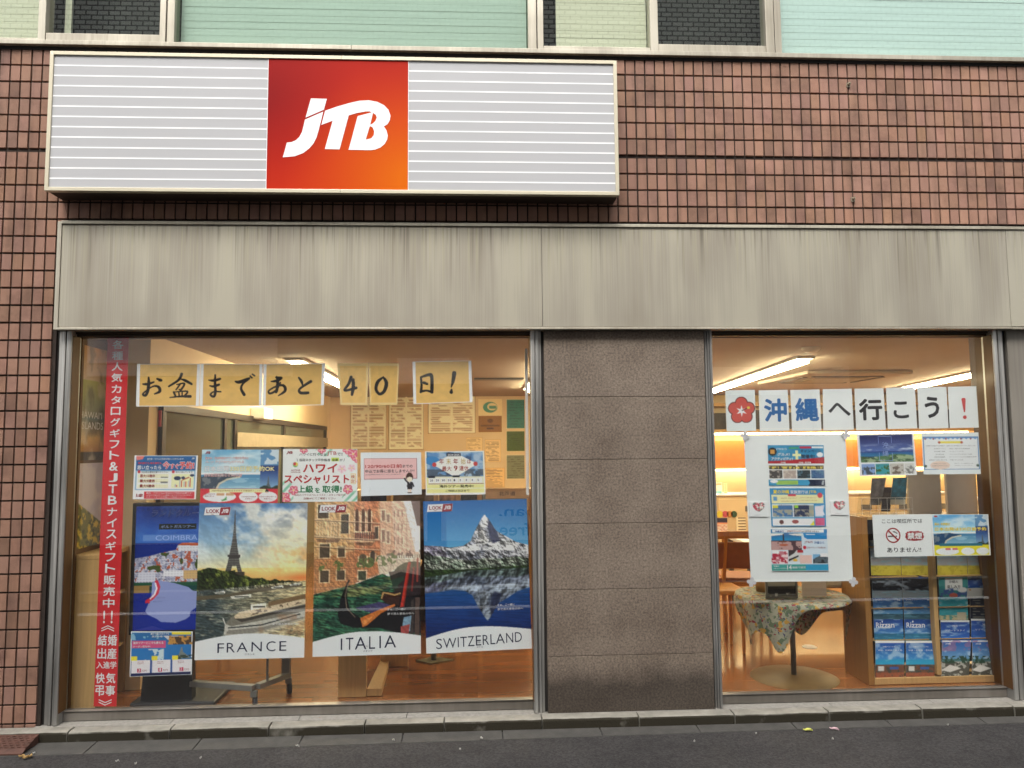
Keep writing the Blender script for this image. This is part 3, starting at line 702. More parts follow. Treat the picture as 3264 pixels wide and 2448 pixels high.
mb = MB(); mb.box(min(a[0], b[0]), max(a[0], b[0]), -9.559, -9.44, min(a[1], b[1]), max(a[1], b[1])); mb.build('panel', MATS['pale_signboard'], SB)
mb = MB()
for t_, q0, q1 in (('Japan.', (1430, 28), (1800, 110)), ('free', (1435, 140), (1640, 222)), ('1', (958, 60), (1050, 262))):
    c0, c1 = mirrored(*z6(*q0)), mirrored(*z6(*q1)); vs, fs = glyphs(t_, .01)
    mb.add([(c1[0] - v[0] * (c1[0] - c0[0]), -9.437, c1[1] + v[1] * (c0[1] - c1[1])) for v in vs], [f[::-1] for f in fs])
mb.build('lettering', mat('board_blue', (.02, .05, .16), .5), SB)
for i, x in enumerate((-11, -8.2, -5.4, 1.6, 4.6, 7.6)):
    for z in (4.7, 7.5):
        mb = MB(); mb.box(x - .8, x + .8, -9.597, -9.56, z, z + 1.5); mb.box(x - .86, x - .8, -9.597, -9.54, z - .05, z + 1.55); mb.box(x + .8, x + .86, -9.597, -9.54, z - .05, z + 1.55)
        mb.build('window', mat('far_pane', (.04, .05, .055), .1), OPP)
mb = MB(); mb.box(-14, 12, -9.598, -9.56, .0, 4.1); mb.build('shopfront', mat('far_shopfront', (.42, .41, .40), .7, var=.35, scale=(.5, 1, .16), col2=(.22, .21, .20)), OPP)

# ================================================================== box sign
SX0, SX1, SZ0, SZ1, SY = -3.797, -.166, 3.389, 4.299, -.20
SIGN = thing('shop_sign', 'long box sign with white striped panels either side of a red square and white lettering', 'sign', ((SX0 + SX1) / 2, 0, SZ0))
mb = MB(); mb.box(SX0 + .004, SX1 - .004, SY + .03, -.001, SZ0 + .004, SZ1 - .004)
mb.build('cabinet', mat('sign_cabinet', S(62, 50, 40), .7), SIGN, bevel=.003)
FW = .023
mb = MB()
def miter(a, b, c, d): mb.prism([a, b, c, d], SY - .002, SY + .035)
mb.prism([(SX0, SZ0), (SX0, SZ1), (SX0 + FW, SZ1 - FW), (SX0 + FW, SZ0 + FW)], SY - .002, SY + .04)
mb.prism([(SX1, SZ0), (SX1 - FW, SZ0 + FW), (SX1 - FW, SZ1 - FW), (SX1, SZ1)], SY - .002, SY + .04)
jx = float(at(735, 420, SY)[0])
for a, b in ((SX0, jx - .001), (jx + .001, SX1)):
    l = FW if a == SX0 else 0; r = FW if b == SX1 else 0
    mb.prism([(a, SZ0), (a + l, SZ0 + FW), (b - r, SZ0 + FW), (b, SZ0)], SY - .002, SY + .04)
    mb.prism([(a, SZ1), (b, SZ1), (b - r, SZ1 - FW), (a + l, SZ1 - FW)], SY - .002, SY + .04)
mb.build('frame', mat('champagne_aluminium', S(208, 200, 176), .4, .35, var=.05, scale=(2, 2, 2)), SIGN, bevel=.0015)
mb = MB(); mb.box(SX0 + .01, SX1 - .01, SY + .008, SY + .03, SZ0 + .01, SZ1 - .01)
mb.build('face_panel', mat('sign_white', (.44, .44, .448), .35, var=.02, scale=(1.2, 1.2, 1.2)), SIGN)
RQ = Sheet(at(580, 127, SY), at(881, 131, SY), at(881, 411, SY), at(579, 406, SY))
rx0, rx1 = float(RQ.c[0][0]), float(RQ.c[1][0]) + .002
rz1, rz0 = SZ1 - FW - .001, SZ0 + FW + .001
RQ = Sheet((rx0, SY + .006, rz1), (rx1, SY + .006, rz1), (rx1, SY + .006, rz0), (rx0, SY + .006, rz0))
cv = Cv(120, 112, (214, 62, 40))
t = np.clip(cv.U * .45 + cv.V * .55, 0, 1)
dk = np.clip(1.15 - np.hypot(cv.U + .05, cv.V - .3) / .62, 0, 1) ** 1.2; og = np.clip(1.1 - np.hypot(cv.U - 1.02, cv.V - .92) / .85, 0, 1) ** 1.3
cv.a = np.array([210, 42, 16.]) + (t[..., None] - .3) * np.array([22, 30, 6.])
cv.fill(np.clip(1 - cv.V * 2.2, 0, 1) * .45, (182, 26, 16)); cv.fill(dk * .72, (146, 10, 18)); cv.fill(og, (248, 118, 0))
red = RQ.mesh('red_square', attr_mat('sign_print', .5, .1), cv, SIGN, k=.68)
e0 = zl(384, 115); e1 = zl(1636, 826)
pa, pb = at(*e0, SY), at(*e1, SY)
def uvr(px, pz): return (px - rx0) / (rx1 - rx0), (rz1 - pz) / (rz1 - rz0)
u0, v0 = uvr(pa[0], pa[2]); u1, v1 = uvr(pb[0], pb[2])
shapes(RQ, emblem(u0, v0, u1, v1), mat('sign_lettering_white', (.86, .86, .87), .35, var=.01), red, 'lettering', .0015)
mb = MB(); mr_ = MB()
za = float(at(*((0 + 400 * .4819) / SC, (100 + 220 * .4819) / SC), SY)[2]); zb_ = float(at((400 * .4819) / SC, (100 + 969 * .4819) / SC, SY)[2])
for i in range(12):
    z = za + (zb_ - za) * i / 11
    mb.box(SX0 + FW + .001, rx0 - .002, SY + .0074, SY + .008, z - .0046, z + .0046); mr_.box(rx1 + .002, SX1 - FW - .001, SY + .0074, SY + .008, z - .0046, z + .0046)
mb.box(rx0 - .004, rx0 - .0005, SY + .0050, SY + .008, rz0, rz1); mr_.box(rx1 + .0005, rx1 + .004, SY + .0050, SY + .008, rz0, rz1)
mb.build('stripes', mat('stripe_white', (.88, .88, .88), .4, var=.01), SIGN); mr_.build('stripes', MATS['stripe_white'], SIGN)

# ================================================================== sheets on the inside of the glass
GY = .113
def gs(tl, tr, br, bl, bow=0.0, Y=GY): return Sheet(at(*tl, Y), at(*tr, Y), at(*br, Y), at(*bl, Y), bow)
def paper(name, label, cat, sh, cv=None, group=None, k=1.12, mt=None):
    o = sh.mesh(name, mt or (M_PRINT if cv is not None else M_PAPER), cv, off=sh.base(), k=k)
    return tag(o, label, cat, group)
def small_logo(sh, u0, v0, u1, v1, mt, par, d=.0012): return shapes(sh, emblem(u0, v0, u1, v1), mt, par, 'emblem', d)

# ---- red banner
sh = gs((233, 727), (278.5, 727), (251.5, 1526), (202, 1526), .0)
cv = Cv(40, 560, (204, 44, 48)); cv.grain(.05, 3, 20, 3)
ban = paper('window_banner', 'tall narrow red banner with a column of white characters at the left of the window', 'banner', sh, cv, k=1.05)
items = []
body = '各種人気カタログギフト&JTBナイスギフト販売中'
y = 735.0
def bv(y): return (y - 727) / 799.0
ys_ = np.linspace(734, 1322, len(body) + 1)
h = (1322 - 734) / len(body)
for i, ch in enumerate(body):
    a = ys_[i] + 1.6; b = ys_[i] + h * .86
    w0, w1 = .24, .76
    if ch in 'トイス': w0, w1 = .28, .74
    if ch in 'JTB&': w0, w1 = .30, .70
    if ch in 'カタログギフナ': a += 1.5; w0, w1 = .27, .73
    items.append((ch, w0, bv(a), w1, bv(b), .022))
items += [('!', .28, bv(1325), .36, bv(1352), .02), ('!', .62, bv(1325), .70, bv(1352), .02)]
for j, (l, r) in enumerate(zip('結出', '婚産')):
    yy = 1376 + 28 * j; items += [(l, .08, bv(yy), .48, bv(yy + 23), .02), (r, .52, bv(yy), .93, bv(yy + 23), .02)]
items += [('入進学', .06, bv(1432), .94, bv(1447), .02)]
for j, (l, r) in enumerate(zip('快弔', '気事')):
    yy = 1456 + 26 * j; items += [(l, .05, bv(yy), .45, bv(yy + 22), .02), (r, .50, bv(yy), .92, bv(yy + 22), .02)]
letters(sh, items, M_WINK, ban)
mb = MB()
for yy, sgn in ((1356, 1), (1511, -1)):
    for dy in (0, 5):
        f = lambda u, y_: tuple(sh.p(u, bv(y_), .0008))
        a, b = (yy + 6 + dy, yy + dy) if sgn > 0 else (yy + dy, yy + 6 + dy)
        mb.add([f(.22, a), f(.5, b), f(.5, b + 2), f(.22, a + 2)], [(0, 1, 2, 3)]); mb.add([f(.5, b), f(.78, a), f(.78, a + 2), f(.5, b + 2)], [(0, 1, 2, 3)])
mb.build('bracket_mark', M_WINK, ban)

# ---- yellow countdown cards with brush writing (strokes traced as centre line and half width)
def zn(b): return b
def card(tl, tr, br, bl, label, strokes, frame, border=(.05, .02)):
    sh = gs(tl, tr, br, bl)
    w, hgt = (104, 70) if abs(tr[0] - tl[0]) > 90 else (52, 70)
    cv = Cv(w * 1.5, hgt * 1.5, (232, 236, 234) if frame else (220, 192, 134))
    m = (cv.U > border[0]) & (cv.U < 1 - border[0]) & (cv.V > border[1]) & (cv.V < 1 - border[1])
    base = np.array([218, 176, 100.])
    cv.fill(m, base); cv.grain(.05, 8, 8, int(tl[0]), m)
    for pts, ws in strokes:
        cv.brush([p for p in pts], [x for x in ws], (24, 24, 28))
    return paper('letter_card', label, 'paper sign', sh, cv, 'yellow cards with brush writing in the left window', k=1.15)
def cr(P, n=5):
    """smooth a stroke given as (x, y, half width)"""
    P = [np.array(p, float) for p in P]; out = []
    for i in range(len(P) - 1):
        p0, p1, p2, p3 = P[max(i - 1, 0)], P[i], P[i + 1], P[min(i + 2, len(P) - 1)]
        for j in range(n):
            t = j / n; out.append(.5 * ((2 * p1) + (p2 - p0) * t + (2 * p0 - 5 * p1 + 4 * p2 - p3) * t * t + (3 * p1 - p0 - 3 * p2 + p3) * t ** 3))
    out.append(P[-1]); return out
def brush_set(strokes, x0, y0, x1, y1):
    res = []
    for s in strokes:
        q = cr(s) if len(s) > 2 else [np.array(p, float) for p in s]
        res.append(([((p[0] - x0) / (x1 - x0), (p[1] - y0) / (y1 - y0)) for p in q], [max(p[2], .5) * 1.22 / (y1 - y0) for p in q]))
    return res
ST_O = [[(208, 605, 8), (260, 606, 13), (332, 582, 8)], [(270, 528, 8), (274, 590, 15), (266, 680, 15), (240, 735, 13), (208, 722, 9), (250, 680, 7), (330, 630, 8), (390, 640, 13), (405, 690, 14), (345, 720, 6)], [(370, 545, 9), (418, 562, 12), (392, 570, 5)]]
ST_BON = [[(655, 490, 14), (620, 560, 12), (510, 632, 9)], [(655, 550, 6), (700, 565, 13), (775, 606, 11)], [(600, 612, 5), (690, 600, 9), (655, 670, 10), (630, 668, 5)], [(640, 610, 8), (595, 672, 7)], [(570, 700, 10), (590, 745, 10)], [(565, 700, 5), (725, 690, 8), (700, 740, 9)], [(630, 700, 7), (633, 745, 7)], [(668, 700, 7), (668, 745, 7)], [(525, 762, 5), (640, 750, 9), (765, 750, 14)]]
ST_MA = [[(976, 560, 5), (1040, 565, 13), (1108, 545, 11)], [(990, 626, 6), (1040, 632, 12), (1098, 612, 11)], [(1050, 500, 9), (1052, 600, 12), (1058, 700, 13), (1040, 750, 12), (1000, 728, 9), (1040, 695, 7), (1120, 695, 7)]]
ST_DE = [[(1290, 575, 8), (1340, 582, 16), (1450, 540, 11), (1380, 600, 10), (1358, 660, 12), (1395, 728, 15)], [(1462, 512, 8), (1482, 532, 9)], [(1488, 492, 8), (1512, 508, 9)]]
ST_A = [[(1712, 575, 6), (1780, 566, 14), (1832, 536, 12), (1770, 528, 10)], [(1775, 520, 8), (1790, 590, 15), (1778, 690, 13), (1765, 700, 6)], [(1822, 590, 8), (1770, 680, 11), (1700, 714, 10), (1688, 680, 9), (1780, 630, 9), (1860, 625, 13), (1880, 685, 14), (1800, 742, 5)]]
ST_TO = [[(2040, 535, 9), (2075, 580, 13), (2088, 620, 8)], [(2185, 580, 15), (2110, 625, 12), (2048, 675, 11), (2070, 712, 14), (2155, 712, 14)]]
ST_4 = [[(520, 480, 10), (500, 530, 9), (466, 580, 7), (556, 560, 9)], [(535, 500, 10), (533, 560, 12), (522, 610, 9)]]
ST_0 = [[(762, 480, 5), (722, 515, 11), (708, 570, 10), (735, 606, 9), (770, 585, 11), (786, 525, 12), (762, 480, 6)]]
ST_HI = [[(1048, 480, 7), (1052, 540, 8), (1045, 588, 8)], [(1050, 478, 6), (1110, 462, 10), (1130, 480, 11), (1128, 590, 11)], [(1070, 520, 9), (1095, 530, 7)], [(1045, 585, 8), (1090, 580, 6), (1128, 592, 8)]]
ST_EX = [[(1300, 455, 14), (1290, 510, 11), (1275, 558, 4)], [(1276, 578, 6), (1274, 595, 12)]]
c1 = [(296.3, 785.8), (432.6, 785.8), (429.4, 877.4), (294, 878)]
c2 = [(433.6, 785.8), (567.2, 786), (565.8, 877), (431, 877.4)]
c3 = [(569.4, 786), (702, 785), (699.5, 875), (567.2, 877)]
L3 = 'of the yellow brush written cards hung along the top of the left window'
card(*c1, 'yellow card with the brush characters お盆, the leftmost one under the ceiling', brush_set(ST_O + ST_BON, 131, 367, 871, 866), True)
card(*c2, 'yellow card with the brush characters まで, between the お盆 and the あと cards', brush_set(ST_MA + ST_DE, 875, 367, 1608, 864), True)
card(*c3, 'yellow card with the brush characters あと, just left of the two number cards', brush_set([[(x, y, w) for x, y, w in s] for s in ST_A + ST_TO], 1613, 367, 2352, 860), True)
card((728.6, 785), (795.8, 785), (793, 875), (735.8, 875), 'narrow yellow card with a brushed numeral 4 on it', brush_set(ST_4, 425, 375, 645, 690), False, (.07, .06))
card((797, 785), (862, 785), (858, 874.5), (798.7, 875), 'narrow yellow card with a brushed numeral 0 on it', brush_set(ST_0, 657, 375, 875, 690), False, (.05, .06))
card((891, 781.2), (1018, 778.7), (1020.8, 868.5), (893, 873), 'yellow card with 日 and an exclamation mark, set apart at the right end and slightly tilted', brush_set(ST_HI + ST_EX, 986, 360, 1433, 678), True)

# ---- three big travel posters
GP = 'large travel posters standing in a row in the left window'
def look_logo(sh, u0, v0, u1, v1, par, k=.10):
    w = u1 - u0; hh = v1 - v0; um = u0 + .60 * w
    sl = lambda a, b, d0=.0: [(a + k * w * .25, v0), (b + k * w * .25, v0 - hh * .06), (b - k * w * .25, v1 - hh * .06), (a - k * w * .25, v1)]
    b1 = shapes(sh, [[sl(u0, u1)]], M_WINK, par, 'logo_plate', .0010)
    shapes(sh, [[sl(um, u1 - .01 * w)]], M_DRED, b1, 'logo_field', .0016)
    letters(sh, [('L', u0 + .07 * w, v0 + .22 * hh, u0 + .17 * w, v0 + .72 * hh, .03), ('O', u0 + .18 * w, v0 + .22 * hh, u0 + .31 * w, v0 + .72 * hh, .03), ('O', u0 + .31 * w, v0 + .22 * hh, u0 + .44 * w, v0 + .72 * hh, .03), ('K', u0 + .45 * w, v0 + .22 * hh, u0 + .58 * w, v0 + .72 * hh, .03), ('-', u0 + .27 * w, v0 + .82 * hh, u0 + .36 * w, v0 + .88 * hh, .02)], M_DRED, b1, 'logo_word', .0016)
    shapes(sh, emblem(um + .06 * w, v0 + .18 * hh, u1 - .06 * w, v0 + .76 * hh), M_WINK, b1, 'logo_emblem', .0022)
def poster_band(cv, vl, vm, vr):
    u = cv.U; top = np.where(u < .5, vl + (vm - vl) * np.sin(u * math.pi), vr + (vm - vr) * np.sin(u * math.pi))
    m = cv.V > top; cv.fill(m, (226, 234, 231)); cv.grain(.025, 4, 3, 9, m)

# FRANCE
PW, PH = 176, 250
cv = Cv(PW, PH); cv.grad(0, .26, (70, 112, 158), (140, 172, 194)); cv.grad(.26, .42, (140, 172, 194), (226, 216, 172)); cv.grad(.42, .52, (232, 206, 130), (226, 150, 84))
n = cv.noise(3.2, 5.5, 11, 5); n2 = cv.noise(5, 12, 12, 5)
d = np.clip((n - .47) * 4.2, 0, 1) * np.clip((.46 - cv.V) * 6, 0, 1); cv.fill(d * .85, (226, 230, 228)); cl2 = np.clip((cv.noise(3, 6, 19, 5) + .25 * (cv.U - cv.V) - .56) * 7, 0, 1) * (cv.V < .36); cv.fill(cl2 * .8, (236, 230, 214))
d = np.clip((n2 - .52) * 6, 0, 1) * np.clip((cv.U - .45) * 3, 0, 1) * (cv.V < .4); cv.fill(d * .7, (118, 132, 150))
sunb = np.clip(1 - np.hypot((cv.U - .84) * .9, (cv.V - .42)) / .34, 0, 1); cv.fill(sunb * .75, (250, 226, 150))
d = np.clip((cv.noise(4, 9, 15, 5) - .5) * 6, 0, 1) * sunb * 1.1; cv.fill(np.clip(d, 0, .8), (238, 170, 96))
cv.fill(np.clip((cv.U - .6) * 3, 0, 1) * np.clip(1 - abs(cv.V - .485) / .05, 0, 1) * .9, (220, 120, 66))
# tower
T = [(.345, .035), (.349, .075), (.352, .11), (.356, .17), (.366, .235), (.380, .30), (.388, .335), (.402, .395), (.428, .455), (.385, .455), (.370, .405), (.332, .405), (.316, .455), (.262, .455), (.288, .39), (.302, .335), (.312, .30), (.326, .235), (.335, .17), (.338, .11), (.340, .075)]
T = [(x - .012, y) for x, y in T]
cv.poly(T, (76, 74, 72)); tm = cv.pmask(T)
lat = (np.sin((cv.U * 1.0 + cv.V * .9) * 230) * np.sin((cv.U * 1.0 - cv.V * .9) * 230) > .25) & (cv.V > .14); cv.fill(tm & lat, (150, 150, 140), .55)
for a, b, v in ((.275, .392, .335), (.290, .388, .345), (.312, .356, .238)): cv.rect(a, v, b, v + .012, (66, 62, 60))
cv.rect(.225, .445, .435, .472, (70, 62, 54))
# banks, trees
ht = .455 + .10 * np.clip(cv.U - .35, 0, 1) + .05 * (cv.noise(9, 2, 21, 4) - .5)
ht = np.where(cv.U < .35, .425 + .05 * (cv.noise(7, 2, 22, 4) - .5) + .03 * cv.U, ht); tr_ = (cv.V > ht) & (cv.V < .585 - .06 * cv.U)
cv.fill(tr_ & (cv.U < .97), (40, 48, 28)); cv.fill(tr_ * np.clip((cv.noise(22, 30, 23, 3) - .48) * 5, 0, 1) * (cv.U < .97) * .8, (106, 116, 52))
# river
riv = cv.V > .565 - .06 * cv.U; t = np.clip(cv.U * 1.25 - .25 + (cv.noise(3, 8, 24, 3) - .5) * .5, 0, 1)[..., None]
cv.a = np.where(riv[..., None], np.array([56, 68, 70.]) * (1 - t) + np.array([206, 186, 140.]) * t, cv.a)
cv.fill(riv * np.clip((cv.noise(14, 70, 25, 3) - .52) * 4, 0, 1) * .45, (196, 188, 158)); cv.fill(riv * (cv.noise(16, 60, 26, 3) < .40) * .4, (40, 50, 46))
cv.tex(riv, 12, 120, .30, 403, 3)
cv.poly([(0, .598), (.3, .585), (.62, .54), (.97, .525), (.97, .540), (.6, .572), (.3, .603), (0, .625)], (92, 84, 68))
for bx, by, s_ in ((.38, .60, 1), (.72, .545, .6), (.88, .53, .5), (.2, .575, .5)):
    cv.poly([(bx - .07 * s_, by), (bx + .12 * s_, by - .012), (bx + .12 * s_, by + .008 * s_), (bx - .05 * s_, by + .016 * s_)], (216, 214, 200)); cv.rect(bx - .03 * s_, by + .0, bx + .1 * s_, by + .008 * s_, (70, 74, 70))
# the big boat
cv.poly([(.27, .775), (.33, .73), (.72, .68), (1.0, .645), (1.0, .74), (.72, .80), (.46, .845), (.26, .84)], (120, 116, 104))
cv.poly([(.35, .725), (.40, .70), (.68, .665), (1, .615), (1, .655), (.72, .695), (.45, .74), (.36, .745)], (206, 188, 156)); cv.fill(cv.pmask([(.55, .69), (1, .61), (1, .645), (.7, .69), (.5, .725)]) * (cv.noise(36, 60, 405, 2) > .5), (90, 74, 60), .8); cv.poly([(.35, .742), (.45, .742), (.72, .70), (1, .66), (1, .675), (.72, .718), (.42, .765)], (64, 60, 54))
cv.poly([(.5, .655), (.64, .645), (.64, .675), (.5, .69)], (236, 228, 206)); cv.rect(.52, .665, .63, .675, (70, 66, 60)); cv.poly([(.66, .64), (1, .59), (1, .62), (.66, .668)], (120, 98, 70))
cv.poly([(.27, .775), (.33, .79), (.72, .742), (1, .70), (1, .74), (.72, .80), (.46, .845), (.26, .84)], (186, 184, 172)); cv.poly([(.30, .815), (.60, .80), (1, .735), (1, .75), (.72, .81), (.46, .848), (.27, .845)], (120, 116, 106), .8); cv.line([(.3, .80), (.6, .785), (.95, .72)], .004, (40, 44, 48)); cv.line([(.27, .775), (.25, .74)], .003, (226, 222, 210))
cv.poly([(.22, .86), (.27, .835), (.46, .846), (.72, .80), (1, .74), (1, .77), (.7, .83), (.5, .88), (.3, .88)], (226, 218, 196), .4)
cv.fill(((cv.V > .72) & (cv.U > .55)) * np.clip((cv.noise(10, 22, 28, 3) - .55) * 6, 0, 1) * .5, (150, 112, 82))
cv.tex(cv.V < .45, 5, 9, .05, 401); cv.tex(tr_ & (cv.U < .97), 44, 60, .45, 402, 3); cv.tex(cv.V > .6, 50, 70, .06, 404, 2)
cv.a = np.clip((cv.a - 118) * 1.06 + 120, 0, 255)
poster_band(cv, .884, .838, .874)
sh = gs((431, 1087), (664.5, 1087), (657, 1420.5), (420, 1426), .003)
fr = paper('travel_poster', 'large poster of a tall iron lattice tower above a river boat, titled FRANCE', 'poster', sh, cv, GP)
vv = lambda y: (y - 12) / 1033
letters(sh, [('F', .205, .898, .265, .959, -.004), ('R', .290, .896, .365, .957, -.004), ('A', .380, .895, .480, .955, -.004), ('N', .515, .893, .610, .954, -.004), ('C', .650, .891, .735, .955, -.004), ('E', .770, .892, .835, .953, -.004)], M_NAVY, fr, 'title')
letters(sh, [('フランス', .455, .966, .545, .977, .005)], M_NAVY, fr, 'subtitle')
letters(sh, [('さぁ、ご一緒に', .70, .752, .83, .764, .0), ('夢で見た景色の中へ', .70, .776, .95, .789, .0)], M_WINK, fr, 'caption')
look_logo(sh, .05, .028, .285, .078, fr)

# ITALIA
cv = Cv(PW, PH, (236, 236, 232)); W6 = lambda x, y: ((x - 205) / 708, (y + 2) / 1014)
cv.grad(0, .5, (236, 236, 232), (226, 214, 200))
def wp(*pts): return [W6(*p) for p in pts]
# receding facades, right to left
cv.poly(wp((640, -5), (860, -5), (870, 60), (900, 120), (900, 370), (640, 370)), (214, 176, 152))
cv.poly(wp((800, -5), (880, -5), (905, 160), (905, 340), (880, 340)), (240, 238, 234)); cv.poly(wp((850, -5), (920, -5), (920, 170), (890, 165)), (70, 56, 56))
cv.poly(wp((640, -5), (790, -5), (830, 200), (850, 370), (640, 400)), (222, 178, 150)); cv.poly(wp((620, -5), (720, -5), (745, 370), (640, 420)), (206, 150, 116))
cv.poly(wp((450, -5), (640, -5), (650, 470), (470, 540)), (184, 112, 76)); cv.poly(wp((190, -5), (470, -5), (480, 545), (190, 610)), (196, 152, 102))
bm = cv.U < .62
cv.fill(bm * (cv.V < .6) * np.clip((cv.noise(9, 14, 31, 5) - .5) * 4, 0, 1) * .4, (120, 70, 50)); cv.fill(bm * (cv.V < .6) * np.clip((cv.noise(11, 11, 32, 5) - .55) * 5, 0, 1) * .45, (230, 196, 150))
cv.poly(wp((195, 380), (460, 330), (650, 320), (650, 480), (470, 545), (195, 610)), (170, 104, 64), .75)
brk = (np.sin(cv.V * 420) > .55) | (np.sin(cv.U * 150 + np.floor(cv.V * 67) * 3) > .8); cv.fill(brk & (cv.V > .36) & (cv.V < .6) & (cv.U < .4), (110, 66, 46), .45)
def win(x0, y0, x1, y1, c=(52, 44, 40), sill=True, arch=False):
    cv.poly(wp((x0 - 8, y0 - 8), (x1 + 8, y0 - 8), (x1 + 8, y1 + 6), (x0 - 8, y1 + 6)), (222, 196, 160), .8)
    cv.poly(wp((x0, y0), (x1, y0), (x1, y1), (x0, y1)), c)
    if arch: cv.ell(*W6((x0 + x1) / 2, y0), (x1 - x0) / 2 / 708, 22 / 1014, c)
win(245, 280, 310, 370); win(250, 455, 305, 530); win(365, 300, 410, 365); win(360, 455, 410, 515); win(385, 85, 435, 210, (46, 44, 40)); win(230, 20, 300, 110)
for i in range(3): win(478 + i * 42, 70, 500 + i * 42, 200, (70, 40, 30), arch=True)
win(505, 370, 555, 420, (70, 60, 46), arch=True); win(500, 460, 550, 520, (40, 50, 36)); win(580, 350, 610, 400, arch=True); win(610, 170, 632, 250); win(655, 60, 676, 130, (110, 74, 60)); win(655, 190, 676, 270, (110, 74, 60)); win(690, 90, 705, 140, (120, 84, 70)); win(690, 200, 706, 280, (120, 84, 70))
for i in range(9): cv.rect(*W6(735 + (i % 3) * 26, 60 + (i // 3) * 90), *W6(744 + (i % 3) * 26, 105 + (i // 3) * 90), (150, 108, 92))
for x0, y0, x1, y1 in ((215, 115, 385, 235), (475, 195, 610, 260)):
    cv.poly(wp((x0, y0), (x1, y0 + 20), (x1, y0 + 32), (x0, y0 + 12)), (216, 190, 152)); cv.poly(wp((x0, y1 - 12), (x1, y1 - 6), (x1, y1 + 12), (x0, y1 + 4)), (204, 172, 132))
    for i in range(9):
        x = x0 + (x1 - x0) * (i + .5) / 9; cv.line(wp((x, y0 + 16), (x, y1 - 8)), .006, (210, 180, 140) if x0 < 300 else (90, 50, 40))
    cv.poly(wp((x0 + 4, y1 + 10), (x1 - 6, y1 + 14), (x1 - 20, y1 + 36), (x0 + 14, y1 + 30)), (110, 78, 58))
cv.poly(wp((620, 360), (930, 350), (930, 400), (830, 415), (760, 440), (700, 480), (640, 500)), (196, 178, 154)); cv.poly(wp((720, 365), (900, 360), (900, 385), (720, 392)), (226, 212, 190))
cv.ell(*W6(860, 520), .20, .115, (58, 62, 46)); cv.fill((abs(cv.V - .365) < .012) & (cv.U > .74) & (np.sin(cv.U * 300) > 0), (120, 100, 84))
cv.fill((abs(cv.V - .345) < .02) & (cv.U > .68) & (cv.noise(40, 60, 38, 2) > .53), (70, 50, 48), .8)
for x, y in ((260, 420), (370, 420), (520, 410), (570, 405), (650, 395), (690, 400), (725, 380)): cv.fill((np.hypot((cv.U - W6(x, y)[0]) * .7, cv.V - W6(x, y)[1]) < .035) * (cv.noise(34, 46, x, 2) > .47), (74, 92, 48))
# canal
cm = cv.pmask(wp((190, 612), (480, 545), (660, 480), (700, 500), (780, 470), (930, 500), (930, 1020), (190, 1020)))
cv.fill(cm, (36, 74, 56)); cv.fill(cm * np.clip((cv.noise(14, 60, 33, 4) - .5) * 5, 0, 1) * .55, (82, 122, 84)); cv.fill(cm * (cv.noise(12, 50, 34, 3) < .42) * .6, (18, 42, 36)); cv.fill(cm * np.clip((cv.noise(8, 24, 35, 3) - .5) * 5, 0, 1) * (cv.V < .62) * (cv.V > .5) * .5, (160, 140, 84))
cv.tex(cm, 10, 64, .45, 413, 3)
cv.poly(wp((700, 470), (930, 440), (930, 640), (740, 600)), (50, 46, 42)); cv.poly(wp((720, 520), (800, 500), (800, 560), (730, 590)), (44, 62, 50))
# boats and poles
cv.poly(wp((760, 560), (860, 470), (930, 450), (930, 700), (820, 690)), (46, 34, 36)); cv.poly(wp((690, 610), (930, 560), (930, 880), (760, 860)), (40, 32, 38))
cv.poly(wp((436, 515), (446, 520), (430, 560), (428, 640), (450, 720), (520, 768), (640, 700), (800, 640), (930, 620), (930, 800), (860, 850), (760, 870), (640, 835), (470, 830), (385, 800), (366, 740), (385, 640), (415, 560)), (18, 18, 22))
cv.poly(wp((480, 700), (640, 665), (720, 690), (600, 740)), (62, 58, 96)); cv.poly(wp((655, 605), (700, 600), (775, 620), (770, 690), (700, 680), (650, 650)), (54, 34, 28)); cv.line(wp((655, 640), (665, 605), (715, 615), (740, 622), (775, 612)), .005, (176, 140, 90))
cv.poly(wp((515, 768), (640, 715), (740, 680), (745, 692), (650, 740), (560, 815), (530, 826)), (188, 108, 50)); cv.poly(wp((525, 790), (600, 755), (570, 790), (535, 815)), (214, 138, 74))
cv.line(wp((480, 760), (425, 700), (416, 620), (434, 540)), .003, (110, 96, 80))
cv.poly(wp((830, 408), (850, 405), (803, 700), (776, 704)), (170, 50, 38)); cv.poly(wp((842, 406), (850, 405), (803, 700), (794, 702)), (120, 34, 28)); cv.poly(wp((862, 440), (874, 440), (858, 600), (848, 600)), (120, 42, 38)); cv.poly(wp((888, 380), (899, 380), (895, 540), (884, 540)), (140, 60, 50))
cv.poly(wp((850, 660), (868, 650), (862, 880), (835, 880)), (60, 52, 50)); cv.poly(wp((875, 640), (905, 640), (900, 890), (870, 890)), (78, 62, 56)); cv.poly(wp((800, 770), (850, 760), (840, 860), (780, 880)), (120, 150, 170)); cv.poly(wp((780, 830), (840, 815), (830, 880), (780, 880)), (150, 70, 66))
bl = ~cm & (cv.V < .62); cv.tex(bl & (cv.U < .95), 40, 56, .20, 411, 2); cv.tex(bl & (cv.U < .62), 12, 16, .08, 412, 3); cv.tex(cv.V > .6, 40, 60, .10, 414, 2)
for i in range(16):
    u_, v_ = .22 + .05 * i, .02 + .018 * ((i * 7) % 9); cv.rect(u_, v_ + .06, u_ + .006, v_ + .3, (96, 62, 48), .35 if u_ < .9 else 0)
for v_ in (.115, .225, .29): cv.fill((abs(cv.V - v_ - .05 * cv.U) < .003) & (cv.U < .62), (232, 206, 170), .6); cv.fill((abs(cv.V - v_ - .007 - .05 * cv.U) < .003) & (cv.U < .62), (70, 44, 34), .6)
